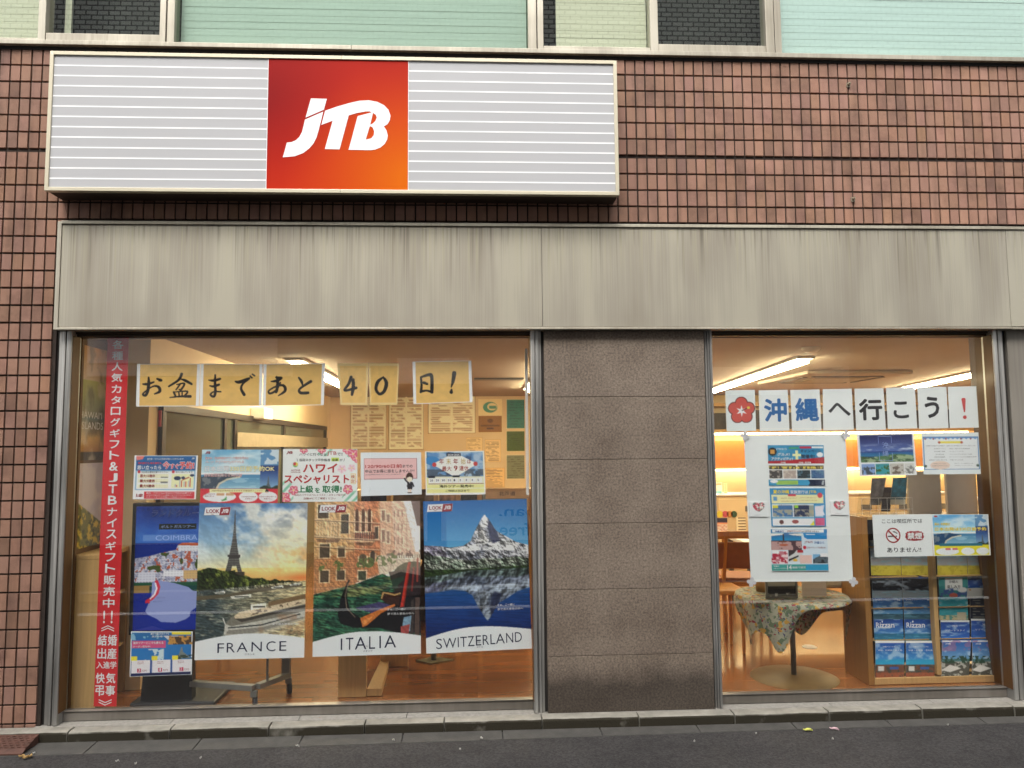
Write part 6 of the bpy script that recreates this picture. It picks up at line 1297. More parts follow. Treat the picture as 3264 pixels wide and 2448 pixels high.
# desk and chairs
DK = thing('desk', 'white topped desk behind the wooden chairs in the right window', 'desk', (2.3, 2.9, FZ))
mb = MB(); mb.box(1.55, 3.2, 2.5, 3.2, .78, .81); mb.build('top', M_WHITE, DK, bevel=.005)
mb = MB(); mb.box(1.57, 3.18, 2.62, 2.64, .56, .779); mb.build('front_panel', mat('red_brown_panel', S(150, 84, 48), .5), DK)
for lx in (1.60, 3.12):
    for ly in (2.56, 3.12): mb = MB(); mb.box(lx, lx + .045, ly, ly + .045, FZ + .001, .779); mb.build('leg', M_GREY, DK)
M_CHW = plank_mat('chair_wood', S(206, 140, 66), S(206, 140, 66), .45, 'Z', coat=.2); M_SEAT = mat('brown_upholstery', S(150, 92, 56), .7, var=.1)
def chair(x, y, rz, label):
    t = thing('wooden_chair', label, 'chair', (0, 0, 0), 'wooden chairs at the desk')
    w, dpt = .20, .20
    mb = MB(); mb.box(-w, w, -dpt, dpt, .44, .475); mb.build('seat', M_SEAT, t, bevel=.012)
    for sx in (-1, 1):
        mb = MB(); x0 = sx * (w - .005); mb.hexa([(x0 - .016, -dpt - .03, 0), (x0 + .016, -dpt - .03, 0), (x0 + .016, -dpt + .005, 0), (x0 - .016, -dpt + .005, 0), (x0 - .016, -dpt - .01, .45), (x0 + .016, -dpt - .01, .45), (x0 + .016, -dpt + .025, .45), (x0 - .016, -dpt + .025, .45)])
        mb.hexa([(x0 - .016, -dpt - .01, .451), (x0 + .016, -dpt - .01, .451), (x0 + .016, -dpt + .025, .451), (x0 - .016, -dpt + .025, .451), (x0 - .016, -dpt - .09, .90), (x0 + .016, -dpt - .09, .90), (x0 + .016, -dpt - .062, .90), (x0 - .016, -dpt - .062, .90)])
        mb.build('leg', M_CHW, t, bevel=.004)
        mb = MB(); mb.tube((x0, dpt - .03, 0), (x0, dpt - .03, .439), .014, .019, 8); mb.build('leg', M_CHW, t)
    mb = MB(); mb.hexa([(-w + .02, -dpt - .078, .83), (w - .02, -dpt - .078, .83), (w - .02, -dpt - .052, .83), (-w + .02, -dpt - .052, .83), (-w + .02, -dpt - .090, .90), (w - .02, -dpt - .090, .90), (w - .02, -dpt - .064, .90), (-w + .02, -dpt - .064, .90)]); mb.build('top_rail', M_CHW, t, bevel=.008)
    mb = MB(); mb.hexa([(-w + .02, -dpt - .034, .56), (w - .02, -dpt - .034, .56), (w - .02, -dpt - .008, .56), (-w + .02, -dpt - .008, .56), (-w + .02, -dpt - .074, .80), (w - .02, -dpt - .074, .80), (w - .02, -dpt - .05, .80), (-w + .02, -dpt - .05, .80)]); mb.build('backrest', M_SEAT, t, bevel=.01)
    mb = MB(); mb.box(-w + .02, w - .02, -dpt + .0, -dpt + .02, .40, .438); mb.build('seat_rail', M_CHW, t)
    t.location = (x, y, FZ); t.rotation_euler = (0, 0, rz)
p = at(*z8(200, 120), 1.75); chair(p[0] - .16, 1.75 + .29, .10, 'wooden chair with an upholstered back at the left edge of the right window')
p = at(*z8(335, 120), 1.75); chair(p[0] + .10, 1.75 + .30, -.15, 'wooden chair with its back turned, beside the large white sheet')
# a bench-like seat nearer the glass
p = at(*z8(265, 475), 1.25)
BN = thing('wooden_stool', 'low wooden seat cut off by the left frame, beside the flowered table', 'stool', (p[0] - .12, 1.3, FZ))
mb = MB(); mb.box(p[0] - .36, p[0] + .10, 1.14, 1.50, p[2] - .03, p[2] + .012); mb.build('seat', M_CHW, BN, bevel=.012)
for sx in (-.33, .07):
    for sy in (1.17, 1.47): mb = MB(); mb.tube((p[0] + sx, sy, FZ), (p[0] + sx, sy, p[2] - .031), .014, .018, 8); mb.build('leg', M_CHW, BN)

# round table with flowered cloth
TY = .52; tb = at(*z8(690, 1100), TY - .0); tx = float(tb[0]); tz = float(at(*z8(680, 505), TY)[2])
TBL = thing('round_table', 'small round table on one grey post with a wide disc foot, under a flowered cloth', 'table', (tx, TY, FZ))
mb = MB(); mb.lathe(tx, TY, [(0, FZ + .022), (.05, FZ + .022), (.28, FZ + .010), (.305, FZ + .001)], 48); mb.build('foot', mat('sand_metal', S(112, 88, 48), .45, .2), TBL, smooth=True)
mb = MB(); mb.tube((tx, TY, FZ + .018), (tx, TY, tz - .03), .019, n=16); mb.build('post', M_GREY, TBL, smooth=True)
mb = MB(); mb.lathe(tx, TY, [(0, tz - .003), (.375, tz - .003), (.38, tz - .012), (.375, tz - .028), (0, tz - .028)], 48); mb.build('tabletop', M_PALEW, TBL)
def cloth_mat():
    mt = mat('flowered_cloth', S(158, 156, 134), .85, var=.08); n = mt.node_tree; b = n.nodes['Principled BSDF']; tc = n.nodes.new('ShaderNodeTexCoord')
    prev = b.inputs['Base Color'].links[0].from_socket
    for i, (sc_, c, th) in enumerate(((24, S(98, 112, 84), .40), (17, S(186, 140, 56), .30), (26, S(140, 40, 56), .26), (36, S(60, 50, 96), .22))):
        vo = n.nodes.new('ShaderNodeTexVoronoi'); vo.inputs['Scale'].default_value = sc_; mp = n.nodes.new('ShaderNodeMapping'); mp.inputs['Location'].default_value = (i * 3.1, i * 1.7, i)
        nz = n.nodes.new('ShaderNodeTexNoise'); nz.inputs['Scale'].default_value = sc_ * 1.5; n.links.new(tc.outputs['Object'], nz.inputs['Vector'])
        ad = n.nodes.new('ShaderNodeMix'); ad.data_type = 'RGBA'; ad.inputs[0].default_value = .06; n.links.new(tc.outputs['Object'], ad.inputs[6]); n.links.new(nz.outputs['Color'], ad.inputs[7])
        n.links.new(ad.outputs[2], mp.inputs[0]); n.links.new(mp.outputs[0], vo.inputs['Vector'])
        lt = n.nodes.new('ShaderNodeMath'); lt.operation = 'LESS_THAN'; lt.inputs[1].default_value = th; n.links.new(vo.outputs['Distance'], lt.inputs[0])
        mx = n.nodes.new('ShaderNodeMix'); mx.data_type = 'RGBA'; n.links.new(lt.outputs[0], mx.inputs[0]); n.links.new(prev, mx.inputs[6]); mx.inputs[7].default_value = (*c, 1); prev = mx.outputs[2]
    n.links.new(prev, b.inputs['Base Color']); return mt
mb = MB(); N = 144; K = 10; r0 = .388
def drop(a):
    d = math.degrees(a) % 360; g = lambda c, w, h: h * math.exp(-(((d - c + 180) % 360 - 180) / w) ** 2)
    return .02 + g(190, 15, .24) + g(237, 14, .25) + g(213, 24, .15) + g(350, 11, .30) + g(58, 26, .34) + g(125, 30, .16) + g(15, 18, .10)
rows = [[(tx + r * math.cos(2 * math.pi * i / N), TY + r * math.sin(2 * math.pi * i / N), tz) for i in range(N)] for r in (.12, .25, .36)]
for k in range(K + 1):
    f = k / K; row = []
    for i in range(N):
        a = 2 * math.pi * i / N; dr = drop(a); rr = r0 + .022 * math.sin(math.pi * min(1, f * 1.2) * .5) + f * min(1, dr * 4) * (.022 * math.sin(11 * a) - .045 + .03 * math.cos(5 * a)); row.append((tx + rr * math.cos(a), TY + rr * math.sin(a), tz - .004 - dr * f))
    rows.append(row)
vs = [(tx, TY, tz)] + [v for r in rows for v in r]
fs = [(0, 1 + i, 1 + (i + 1) % N) for i in range(N)] + [(1 + k * N + i, 1 + (k + 1) * N + i, 1 + (k + 1) * N + (i + 1) % N, 1 + k * N + (i + 1) % N) for k in range(len(rows) - 1) for i in range(N)]
mb.add(vs, fs); o = mb.build('tablecloth', cloth_mat(), off=(tx, TY, tz), smooth=True); tag(o, 'flowered cream tablecloth hanging in points from the round table', 'tablecloth')
def onTable(nm, lab, cat, a, b, Y, cv, t, frame=None):
    p, q = at(*z8(*a), Y), at(*z8(*b), Y); z0 = tz + .003; hgt = p[2] - z0
    th = thing(nm, lab, cat, ((p[0] + q[0]) / 2, Y, z0))
    if frame:
        mb = MB(); w = .014
        for bx in ((p[0], q[0], z0, z0 + w), (p[0], q[0], p[2] - w, p[2]), (p[0], p[0] + w, z0 + w, p[2] - w), (q[0] - w, q[0], z0 + w, p[2] - w)): mb.box(bx[0], bx[1], Y - .008, Y + .012, bx[2], bx[3])
        mb.build('frame', frame, th, bevel=.002)
    sh = Sheet((p[0], Y, p[2]), (q[0], Y + .0, p[2]), (q[0], Y, z0), (p[0], Y, z0)); sh.mesh('picture' if frame else 'sheet', M_PRINT, cv, th, t=t); return sh
cv = Cv(44, 30, (30, 28, 28)); cv.rect(0, 0, 1, .42, (150, 146, 136)); cv.rect(.05, .78, .95, .86, (120, 120, 116)); cv.fill((cv.V > .75) & (cv.V < .9) & (cv.noise(12, 6, 161, 1) > .55), (190, 190, 186)); onTable('photo_frame', 'dark framed picture leaning on the flowered table', 'picture frame', (497, 400), (713, 525), .36, cv, .01, M_GREY)
cv = Cv(30, 30, (206, 190, 176)); cv.fill(np.sin(cv.V * 80) > .6, (180, 164, 150), .5); onTable('leaflet', 'plain pale leaflet standing on the flowered table', 'leaflet', (738, 405), (905, 530), .40, cv, .003)
mb = MB(); p = at(*z8(955, 440), .70); mb.box(p[0] - .09, p[0] + .09, .66, .76, tz + .003, p[2] + .05); o = mb.build('paper_box', mat('beige_card', S(190, 170, 140), .8), off=tuple(p), bevel=.03); tag(o, 'rounded beige box at the right rear of the flowered table', 'box')
mb = MB(); p = at(*z8(475, 470), .62); mb.lathe(p[0], .62, [(0, tz + .003), (.04, tz + .003), (.05, tz + .09), (.046, tz + .09), (.03, tz + .02)], 20); o = mb.build('plant_pot', mat('ochre_pot', S(150, 110, 60), .6), off=tuple(p), smooth=True); tag(o, 'ochre pot at the left rear of the flowered table', 'pot')
p = atz(*z8(790, 855), FZ + .002); mb = MB(); mb.lathe(p[0], p[1], [(0, FZ + .006), (.05, FZ + .006), (.06, FZ + .001)], 24); o = mb.build('floor_cap', M_WHITE, off=tuple(p)); tag(o, 'round white socket cover on the wooden floor', 'floor socket')

# brochure rack
RY = .30
rl = float(at(*z8(1185, 700), RY)[0]); rr_ = float(at(*z8(2110, 900), RY)[0]); rm = float(at(*z8(1635, 700), RY)[0]); rt = float(at(*z7(1190, 1348), RY)[2])
RK = thing('brochure_rack', 'wooden two column brochure rack standing behind the right end of the right window', 'rack', ((rl + rr_) / 2, RY, FZ))
mb = MB(); mb.box(rl - .02, rl + .022, RY, RY + .34, FZ + .001, rt); mb.build('side_panel', M_WOODP, RK, bevel=.003)
mb = MB(); mb.box(rr_ - .035, rr_ + .01, RY, RY + .34, FZ + .001, rt); mb.build('side_panel', M_WOODP, RK, bevel=.003)
mb = MB(); mb.box(rm - .016, rm + .016, RY, RY + .05, FZ + .06, rt - .02); mb.build('divider', M_PALEW, RK, bevel=.003)
mb = MB(); mb.box(rl + .023, rr_ - .036, RY, RY + .30, FZ + .002, FZ + .046); mb.build('plinth', M_PALEW, RK, bevel=.003)
mb = MB(); mb.box(rl + .023, rr_ - .036, RY - .0, RY + .33, rt - .019, rt + .004); mb.build('top', M_PALEW, RK, bevel=.003)
mb = MB(); mb.box(rl + .023, rr_ - .036, RY + .305, RY + .33, FZ + .06, rt - .02); mb.build('back_panel', mat('dark_back', (.03, .025, .02), .8), RK)
for k in range(5):
    z = FZ + .07 + (rt - FZ - .1) * k / 5; mb = MB(); y = RY + .03 + k * .045
    mb.box(rl + .024, rm - .017, y, y + .05, z, z + .006); mb.box(rm + .017, rr_ - .037, y, y + .05, z, z + .006); mb.build('shelf', M_PALEW, RK)
def sea(w=34, h=44, sky=((40, 90, 160), (120, 170, 206)), seac=(30, 90, 140), seed=1, foot=None, head=None, hz=.55):
    cv = Cv(w, h); cv.grad(0, hz, *sky); cv.fill(np.clip((cv.noise(4, 8, seed, 3) - .5) * 5, 0, 1) * (cv.V < hz) * .6, (206, 220, 226)); cv.grad(hz, 1, seac, tuple(min(255, v + 30) for v in seac)); cv.fill((cv.V > hz) * np.clip((cv.noise(5, 20, seed + 1, 3) - .52) * 5, 0, 1) * .4, (120, 190, 206))
    if foot: cv.fill((cv.V > foot[0]), foot[1]); cv.fill((cv.V > foot[0]) & (cv.noise(10, 14, seed + 2, 3) > .55), foot[2])
    if head: cv.rect(0, 0, 1, head[0], head[1])
    return cv
GB = 'travel brochures in the wooden rack'
def brochure(a, b, c, d, Y, cv, label, texts=(), tm=None, lean=.03):
    tl = at(*z8(*a), Y + lean); tr = at(*z8(*b), Y + lean); br = at(*z8(*c), Y); bl = at(*z8(*d), Y)
    sh = Sheet(tl, tr, br, bl); o = sh.mesh('brochure', M_PRINT, cv, off=sh.base(), t=.004, k=1.05); tag(o, label, 'brochure', GB)
    if texts: letters(sh, list(texts), tm or M_WINK, o)
cols = [(1200, 1398), (1402, 1600), (1640, 1838), (1842, 2036)]; names = ['first', 'second', 'third', 'fourth']
for i, (a, b) in enumerate(cols):
    s1 = 0; cvx = sea(seed=200 + i * 7, sky=((90, 110, 130), (150, 166, 176)), seac=(150, 150, 150), foot=(.72, (206, 190, 70), (186, 170, 60)), hz=.5)
    brochure((a - 8, 150), (b - 8, 150), (b, 382), (a, 382), .50, cvx, '%s from the left of the grey and yellow brochures just under the glass notices' % names[i])
for i in (0, 1):
    a, b = cols[i]; brochure((a + 4, 388), (b + 4, 388), (b + 8, 540), (a + 8, 540), .455, sea(seed=230 + i, sky=((26, 30, 44), (14, 16, 24)), seac=(120, 130, 136), hz=.62, head=(.12, (40, 70, 140))), '%s black brochure with a pale waterline, second row of the rack' % ('left hand', 'right hand')[i])
a, b = cols[2]; cvx = Cv(36, 34, (60, 140, 140)); cvx.rect(.22, .08, .8, .62, (226, 228, 224)); cvx.fill((cvx.V > .55) & (cvx.noise(9, 9, 240, 3) > .5), (60, 90, 150)); cvx.ell(.5, .86, .14, .12, (190, 90, 70)); cvx.ell(.8, .6, .16, .12, (232, 232, 228))
brochure((a + 8, 392), (b, 392), (b + 4, 535), (a + 10, 535), .455, cvx, 'teal brochure with a white title box of black characters', [('沖縄の', .34, .16, .66, .30, .01), ('楽しみ方', .28, .38, .74, .54, .01)], M_INK)
a, b = cols[3]; brochure((a - 2, 378), (b, 378), (b + 2, 535), (a, 535), .462, sea(seed=245, sky=((26, 50, 120), (40, 80, 150)), seac=(40, 76, 120)), 'dark blue brochure standing behind a white card in the rack')
cvx = Cv(34, 14, (222, 222, 214)); cvx.rect(.55, .25, .9, .8, (130, 130, 124)); cvx.ell(.1, .2, .03, .08, (210, 140, 60)); p = [at(*z8(*q), .43) for q in ((1838, 468), (2022, 463), (2018, 527), (1834, 530))]; sh = Sheet(*p); o = sh.mesh('price_card', M_PRINT, cvx, off=sh.base(), t=.002, k=.9); tag(o, 'white card lying across the dark blue brochure in the rack', 'card')
for i in (0, 1):
    a, b = cols[i]; brochure((a + 10, 532), (b + 8, 532), (b + 14, 680), (a + 16, 680), .415, sea(seed=250 + i, sky=((30, 80, 150), (90, 150, 196)), seac=(40, 76, 90), hz=.72), '%s pale cloud brochure, third row of the rack' % ('left hand', 'right hand')[i], [('沖縄', .80, .06, .92, .13, 0), ('ホテル&リゾート', .08, .06, .4, .12, 0)])
a, b = cols[2]; cvx = sea(seed=260, sky=((30, 150, 170), (60, 176, 186)), seac=(40, 150, 160), foot=(.78, (190, 180, 140), (90, 150, 140)), hz=.5); cvx.rect(.62, .66, .92, 1, (196, 186, 156)); brochure((a + 8, 527), (b, 527), (b + 4, 678), (a + 12, 678), .415, cvx, 'turquoise brochure of a reef coast seen from above')
a, b = cols[3]; cvx = Cv(34, 40, (22, 28, 44)); cvx.fill((np.sin(cvx.V * 50) > .5) & (cvx.U > .1) & (cvx.U < .8) & (cvx.noise(7, 9, 262, 1) > .45), (120, 120, 110)); brochure((a + 14, 527), (b + 4, 527), (b + 4, 670), (a + 14, 670), .415, cvx, 'near black brochure with a list of small print in the rack')
for i in (0, 1):
    a, b = cols[i]; cvx = sea(seed=270 + i, sky=((22, 62, 140), (60, 120, 180)), seac=(30, 96, 130), foot=(.86, (80, 120, 70), (60, 110, 120)), hz=.62); brochure((a + 16, 674), (b + 10, 674), (b + 18, 824), (a + 22, 824), .375, cvx, '%s blue brochure with a white serif name and a leaf, fourth row' % ('left hand', 'right hand')[i], [('R', .07, .14, .19, .37, .01), ('izzan', .20, .14, .70, .37, .012), ("'", .27, .06, .31, .15, .02)])
for i in (2, 3):
    a, b = cols[i]; cvx = sea(seed=280 + i, sky=((30, 70, 150), (40, 90, 170)), seac=(40, 92, 170), head=(.09, (226, 228, 226)), hz=.7); brochure((a + 20, 680 - (i - 2) * 10), (b + 12, 680 - (i - 2) * 10), (b + 14, 826), (a + 22, 826), .375, cvx, '%s plain blue brochure with a white top edge, fourth row' % ('left hand', 'right hand')[i - 2], [('沖縄本島', .4, .2, .58, .3, 0), ('リゾートステイ', .14, .42, .84, .5, 0)])
for i in (0, 1):
    a, b = cols[i]; cvx = sea(48, 64, seed=290 + i, sky=((28, 70, 150), (60, 140, 200)), seac=(40, 150, 190), foot=(.60, (110, 74, 56), (70, 70, 60)), head=(.065, (226, 228, 226)), hz=.48)
    cvx.fill((cvx.V > .80) & (cvx.noise(30, 40, 295 + i, 2) > .3), (150, 84, 56)); cvx.rect(.1, .64, .3, .76, (206, 206, 200)); cvx.rect(.5, .66, .8, .72, (60, 90, 150)); brochure((a + 28, 816), (b + 22, 816), (b + 18, 1078), (a + 28, 1080), .315, cvx, '%s tall beach brochure with red roofs at its foot, bottom row' % ('left hand', 'right hand')[i], [('沖縄のリゾートホテル', .25, .13, .78, .17, 0), ('沖縄・石垣島・宮古島', .08, .22, .92, .26, 0)])
for i in (2, 3):
    a, b = cols[i]; cvx = sea(48, 64, seed=300 + i, sky=((40, 90, 170), (110, 160, 200)), seac=(70, 110, 110), foot=(.58, (84, 84, 74), (176, 176, 166)), head=(.05, (226, 228, 226)), hz=.5)
    cvx.fill((cvx.V < .3) & (cvx.noise(7, 8, 305 + i, 2) > .55), (150, 110, 150), .7); cvx.fill((cvx.V > .42) & (cvx.V < .62) & (cvx.noise(12, 12, 307, 3) > .5), (44, 74, 56)); cvx.poly([(0, .80), (.3, .66), (.7, .76), (.3, .86)], (216, 214, 206)); cvx.rect(0, .97, 1, 1, (226, 228, 226)); brochure((a + 30, 814), (b + 24, 814), (b + 8, 1055), (a + 26, 1058), .315, cvx, '%s tall brochure with palms over white roofs, bottom row' % ('left hand', 'right hand')[i - 2], [('沖縄', .1, .06, .3, .12, 0)])
# on the rack: a clear stand with brochures and two grey boards
def rbox(n, mt, lab, cat, a, b, Y, th, bev=.004, group=None):
    p, q = at(*z7(*a), Y), at(*z7(*b), Y); mb = MB(); mb.box(p[0], q[0], Y, Y + th, rt + .005, p[2]); o = mb.build(n, mt, off=((p[0] + q[0]) / 2, Y, rt), bevel=bev); return tag(o, lab, cat, group)
M_BOARD = mat('taupe_board', S(196, 186, 172), .6, var=.05)
rbox('display_board', M_BOARD, 'left one of two grey taupe boards standing on the brochure rack', 'board', (1440, 1045), (1672, 1330), .44, .03, group='grey boards on the brochure rack')
rbox('display_board', M_BOARD, 'right one of two grey taupe boards standing on the brochure rack', 'board', (1695, 1045), (1910, 1330), .44, .03, group='grey boards on the brochure rack')
p, q = at(*z7(1095, 1190), .42), at(*z7(1432, 1330), .42); A = thing('brochure_stand', 'clear wire brochure stand on the left of the rack top', 'stand', ((p[0] + q[0]) / 2, .42, rt))
M_ACR = glass_mat('clear_acrylic', (.9, .9, .88), 1.45)
mb = MB(); mb.hexa([(p[0] - .01, .34, rt + .006), (q[0], .34, rt + .006), (q[0], .40, rt + .006), (p[0] - .01, .40, rt + .006), (p[0] + .02, .40, p[2]), (q[0], .40, p[2]), (q[0], .41, p[2]), (p[0] + .02, .41, p[2])]); mb.build('tray', M_ACR, A)
mb = MB()
for i in range(7):
    x = p[0] + (q[0] - p[0]) * i / 6; mb.tube((x, .335, rt + .01), (x, .335, rt + .13), .0015, n=6)
mb.tube((p[0], .335, rt + .13), (q[0], .335, rt + .13), .002, n=6); mb.tube((p[0], .335, rt + .05), (q[0], .335, rt + .05), .002, n=6); mb.build('wire', M_WHITE, A)
for (a, b, c, d), col, lab, sd in ((((1205, 1090), (1300, 1088), (1262, 1268), (1190, 1268)), (112, 110, 112), 'slate grey brochure in the clear wire stand', 311), (((1345, 1088), (1437, 1085), (1425, 1265), (1325, 1265)), (40, 100, 120), 'teal blue brochure in the clear wire stand', 312), (((1275, 1150), (1340, 1150), (1325, 1310), (1265, 1310)), (54, 44, 44), 'dark brown brochure in the clear wire stand', 313)):
    cvx = Cv(24, 40, col); cvx.grain(.35, 4, 8, sd)
    if sd == 312: cvx.rect(0, .8, 1, 1, (190, 190, 180))
    P_ = [at(*z7(*a), .405), at(*z7(*b), .405), at(*z7(*c), .385), at(*z7(*d), .385)]; sh = Sheet(*P_); o = sh.mesh('brochure', M_PRINT, cvx, off=sh.base(), t=.004); tag(o, lab, 'brochure', 'brochures in the clear wire stand')

# ---------------- left window, inside
# pictures on the side wall behind the red banner
Xw = -3.7205
def side_sheet(a, b, X=Xw): # a top left px, b bottom right px ; plane X = const
    tl = atx(*a, X); br = atx(*b, X); return Sheet((X, tl[1], tl[2]), (X, br[1], tl[2]), (X, br[1], br[2]), (X, tl[1], br[2]))
sh = Sheet((Xw + .001, .155, 2.47), (Xw + .001, .56, 2.47), (Xw + .001, .56, 1.70), (Xw + .001, .155, 1.70)); sh.n = np.array([1., 0, 0])
cv = Cv(50, 90, (150, 140, 110)); cv.grad(0, .3, (186, 140, 86), (206, 190, 176)); cv.grad(.3, .62, (170, 176, 110), (130, 136, 120)); cv.grad(.62, .8, (90, 116, 126), (206, 166, 96)); cv.grad(.8, .92, (206, 166, 96), (170, 120, 60)); cv.rect(0, .92, 1, 1, (44, 36, 32)); cv.fill(np.clip((cv.noise(5, 7, 321, 4) - .48) * 5, 0, 1) * .5, (70, 66, 50)); cv.fill(np.clip((cv.noise(4, 5, 322, 4) - .54) * 6, 0, 1) * .6, (222, 212, 196))
o = sh.mesh('travel_poster', M_PRINT, cv, off=sh.base()); tag(o, 'poster of a green cliff and sunset on the side wall behind the red banner', 'poster')
letters(sh, [('HAWAI‘I', .05, .575, .80, .635, 0), ('ISLANDS', .10, .665, .85, .73, 0)], M_WINK, o)
sh = Sheet((Xw + .001, .155, 1.68), (Xw + .001, .56, 1.68), (Xw + .001, .56, 1.12), (Xw + .001, .155, 1.12)); sh.n = np.array([1., 0, 0])
cv = Cv(50, 66, (206, 198, 206)); cv.fill(np.clip((cv.noise(4, 5, 323, 3) - .5) * 5, 0, 1) * .5, (170, 160, 190)); cv.fill(cv.V > .42 + .35 * cv.U, (110, 112, 60)); cv.fill((cv.V > .42 + .35 * cv.U) & (cv.noise(12, 16, 324, 3) > .55), (206, 180, 70)); cv.fill((cv.V > .42 + .35 * cv.U) & (cv.noise(12, 16, 325, 3) < .42), (60, 70, 40))
o = sh.mesh('picture_sheet', M_PRINT, cv, off=sh.base()); tag(o, 'picture of yellow flowers under a lavender sky on the side wall behind the red banner', 'poster')
CB = thing('cubby_shelf', 'low wooden cubby shelf along the side wall behind the red banner', 'shelf', (-3.6, .35, FZ))
mb = MB(); mb.box(-3.719, -3.55, .155, .59, 1.06, 1.09); mb.build('top', M_PALEW, CB, bevel=.003)
mb = MB(); mb.box(-3.719, -3.55, .155, .175, FZ + .001, 1.059); mb.box(-3.719, -3.55, .57, .59, FZ + .001, 1.059); mb.build('side_panel', M_PALEW, CB)
mb = MB(); mb.box(-3.719, -3.56, .176, .569, .42, .44); mb.box(-3.719, -3.56, .176, .569, .78, .80); mb.build('shelf', M_PALEW, CB)
mb = MB(); mb.box(-3.719, -3.62, .20, .40, .441, .62); o = mb.build('box', mat('dark_box', S(70, 60, 52), .7), off=(-3.67, .3, .44)); tag(o, 'dark box in the middle compartment of the cubby shelf', 'box')
# glazed doors in the left wall
GD = thing('glass_door', 'row of dark glazed doors in a bronze frame along the left wall', 'door', (-3.44, 3.2, FZ))
hz = 2.05; M_DGL = mat('dark_glass', S(70, 74, 62), .12, spec=.8, var=.35, scale=(1, 1.2, 2))
ysd = [.80, 2.2, 2.5, 4.4, 7.0]
mb = MB()
for i, y in enumerate(ysd): mb.box(-3.449, -3.415, y - .035, y + .035, FZ + .001, hz)
mb.box(-3.449, -3.41, .76, 7.04, hz + .001, hz + .06); mb.build('frame', M_BRONZE, GD, bevel=.003)
for a, b in zip(ysd, ysd[1:]): mb = MB(); mb.box(-3.446, -3.435, a + .036, b - .036, FZ + .002, hz - .001); mb.build('pane', M_DGL, GD)
mb = MB(); mb.box(-3.449, -3.40, 2.5, 7.04, hz - .26, hz - .12); mb.build('roller_blind', mat('beige_blind', S(140, 126, 100), .8), GD)
a = atx(*zc(1520, 880), -3.40); mb = MB(); mb.box(-3.449, -3.30, a[1], a[1] + .34, a[2] - .12, a[2]); o = mb.build('door_sensor', M_WHITE, off=tuple(a), bevel=.01); tag(o, 'small white sensor box on the wall above the glazed doors', 'sensor')
a = at(*zc(395, 915), .597); b = at(*zc(420, 1105), .597); mb = MB(); mb.box(a[0], b[0], .588, .5985, b[2], a[2]); o = mb.build('wall_sign', M_RED, off=tuple(a)); tag(o, 'thin red vertical strip sign on the cream pillar', 'sign')
# back wall documents
YB = BYW - .012
GD_ = 'framed papers on the back wall of the left window'
def docsheet(seed, c=(240, 228, 200), lines=True, w=44, h=54, cols_=2):
    cv = Cv(w, h, c)
    if lines:
        for k in range(cols_):
            a = .07 + k * .9 / cols_; cv.fill((cv.U > a) & (cv.U < a + .8 / cols_) & (cv.V > .08) & (cv.V < .94) & (np.sin(cv.V * 130) > -.1) & (cv.noise(6, 20, seed, 2) > .42), (140, 116, 88), .75)
    cv.rect(0, 0, 1, .02, (150, 110, 66)); cv.rect(0, .98, 1, 1, (150, 110, 66)); cv.rect(0, 0, .022, 1, (150, 110, 66)); cv.rect(.978, 0, 1, 1, (150, 110, 66)); return cv
wallsheet('framed_notice', 'tall two column notice on the back wall below the 4 card', 'notice', (517, 560), (785, 1025), YB, docsheet(331), GD_)
wallsheet('framed_notice', 'tall two column notice on the back wall below the 0 card', 'notice', (805, 560), (1068, 1027), YB, docsheet(332), GD_)
wallsheet('framed_notice', 'wide notice on the back wall below the 日 card', 'notice', (1100, 560), (1460, 903), YB, docsheet(333), GD_)
cv = Cv(34, 30, (232, 210, 160)); cv.fill((np.hypot((cv.U - .5) * 1.1, cv.V - .5) < .32) & (np.hypot((cv.U - .58) * 1.1, cv.V - .47) > .22), (70, 140, 120)); cv.rect(.45, .42, .75, .58, (70, 140, 120)); wallsheet('framed_notice', 'cream certificate with a green crescent emblem, on the back wall', 'certificate', (1480, 645), (1660, 768), YB, cv, GD_)
cv = Cv(34, 26, (150, 104, 36)); cv.rect(.03, .05, .97, .95, (140, 96, 32)); cv.fill((np.hypot(cv.U - .5, (cv.V - .3)) < .12), (96, 62, 20)); cv.rect(.1, .55, .9, .63, (90, 58, 20)); cv.rect(.35, .72, .65, .80, (80, 50, 20)); wallsheet('framed_notice', 'golden plaque below the green crescent certificate', 'plaque', (1482, 773), (1658, 894), YB, cv, GD_)
for c, l, y0, y1, s_ in (((40, 110, 100), 'teal framed sheet at the right of the golden plaque', 645, 870, 341), ((70, 90, 26), 'moss green framed sheet under the teal one', 885, 1040, 342), ((120, 124, 96), 'grey green framed sheet under the moss green one', 1065, 1250, 343)):
    cv = Cv(30, 44, c); cv.fill((np.sin(cv.V * 70) > .5) & (cv.noise(6, 16, s_, 2) > .5), tuple(v * .75 for v in c)); cv.rect(0, 0, 1, .03, (232, 214, 176)); cv.rect(0, .97, 1, 1, (232, 214, 176)); cv.rect(0, 0, .05, 1, (232, 214, 176)); wallsheet('framed_notice', l, 'framed sheet', (1690, y0), (1830, y1), YB, cv, GD_)
wallsheet('notice_sheet', 'small pale sheet on the back wall above the calendar flyer', 'notice', (1388, 935), (1512, 1060), YB, docsheet(351, (232, 204, 150), cols_=1, w=26, h=26), GD_)
wallsheet('notice_sheet', 'pale sheet on the back wall right of the calendar flyer', 'notice', (1530, 950), (1652, 1120), YB, docsheet(352, (230, 200, 146), cols_=1, w=26, h=34), GD_)
wallsheet('notice_sheet', 'pale lined sheet above the shelf header on the back wall', 'notice', (1530, 1165), (1680, 1310), YB, docsheet(353, (226, 190, 130), cols_=1, w=28, h=28), GD_)
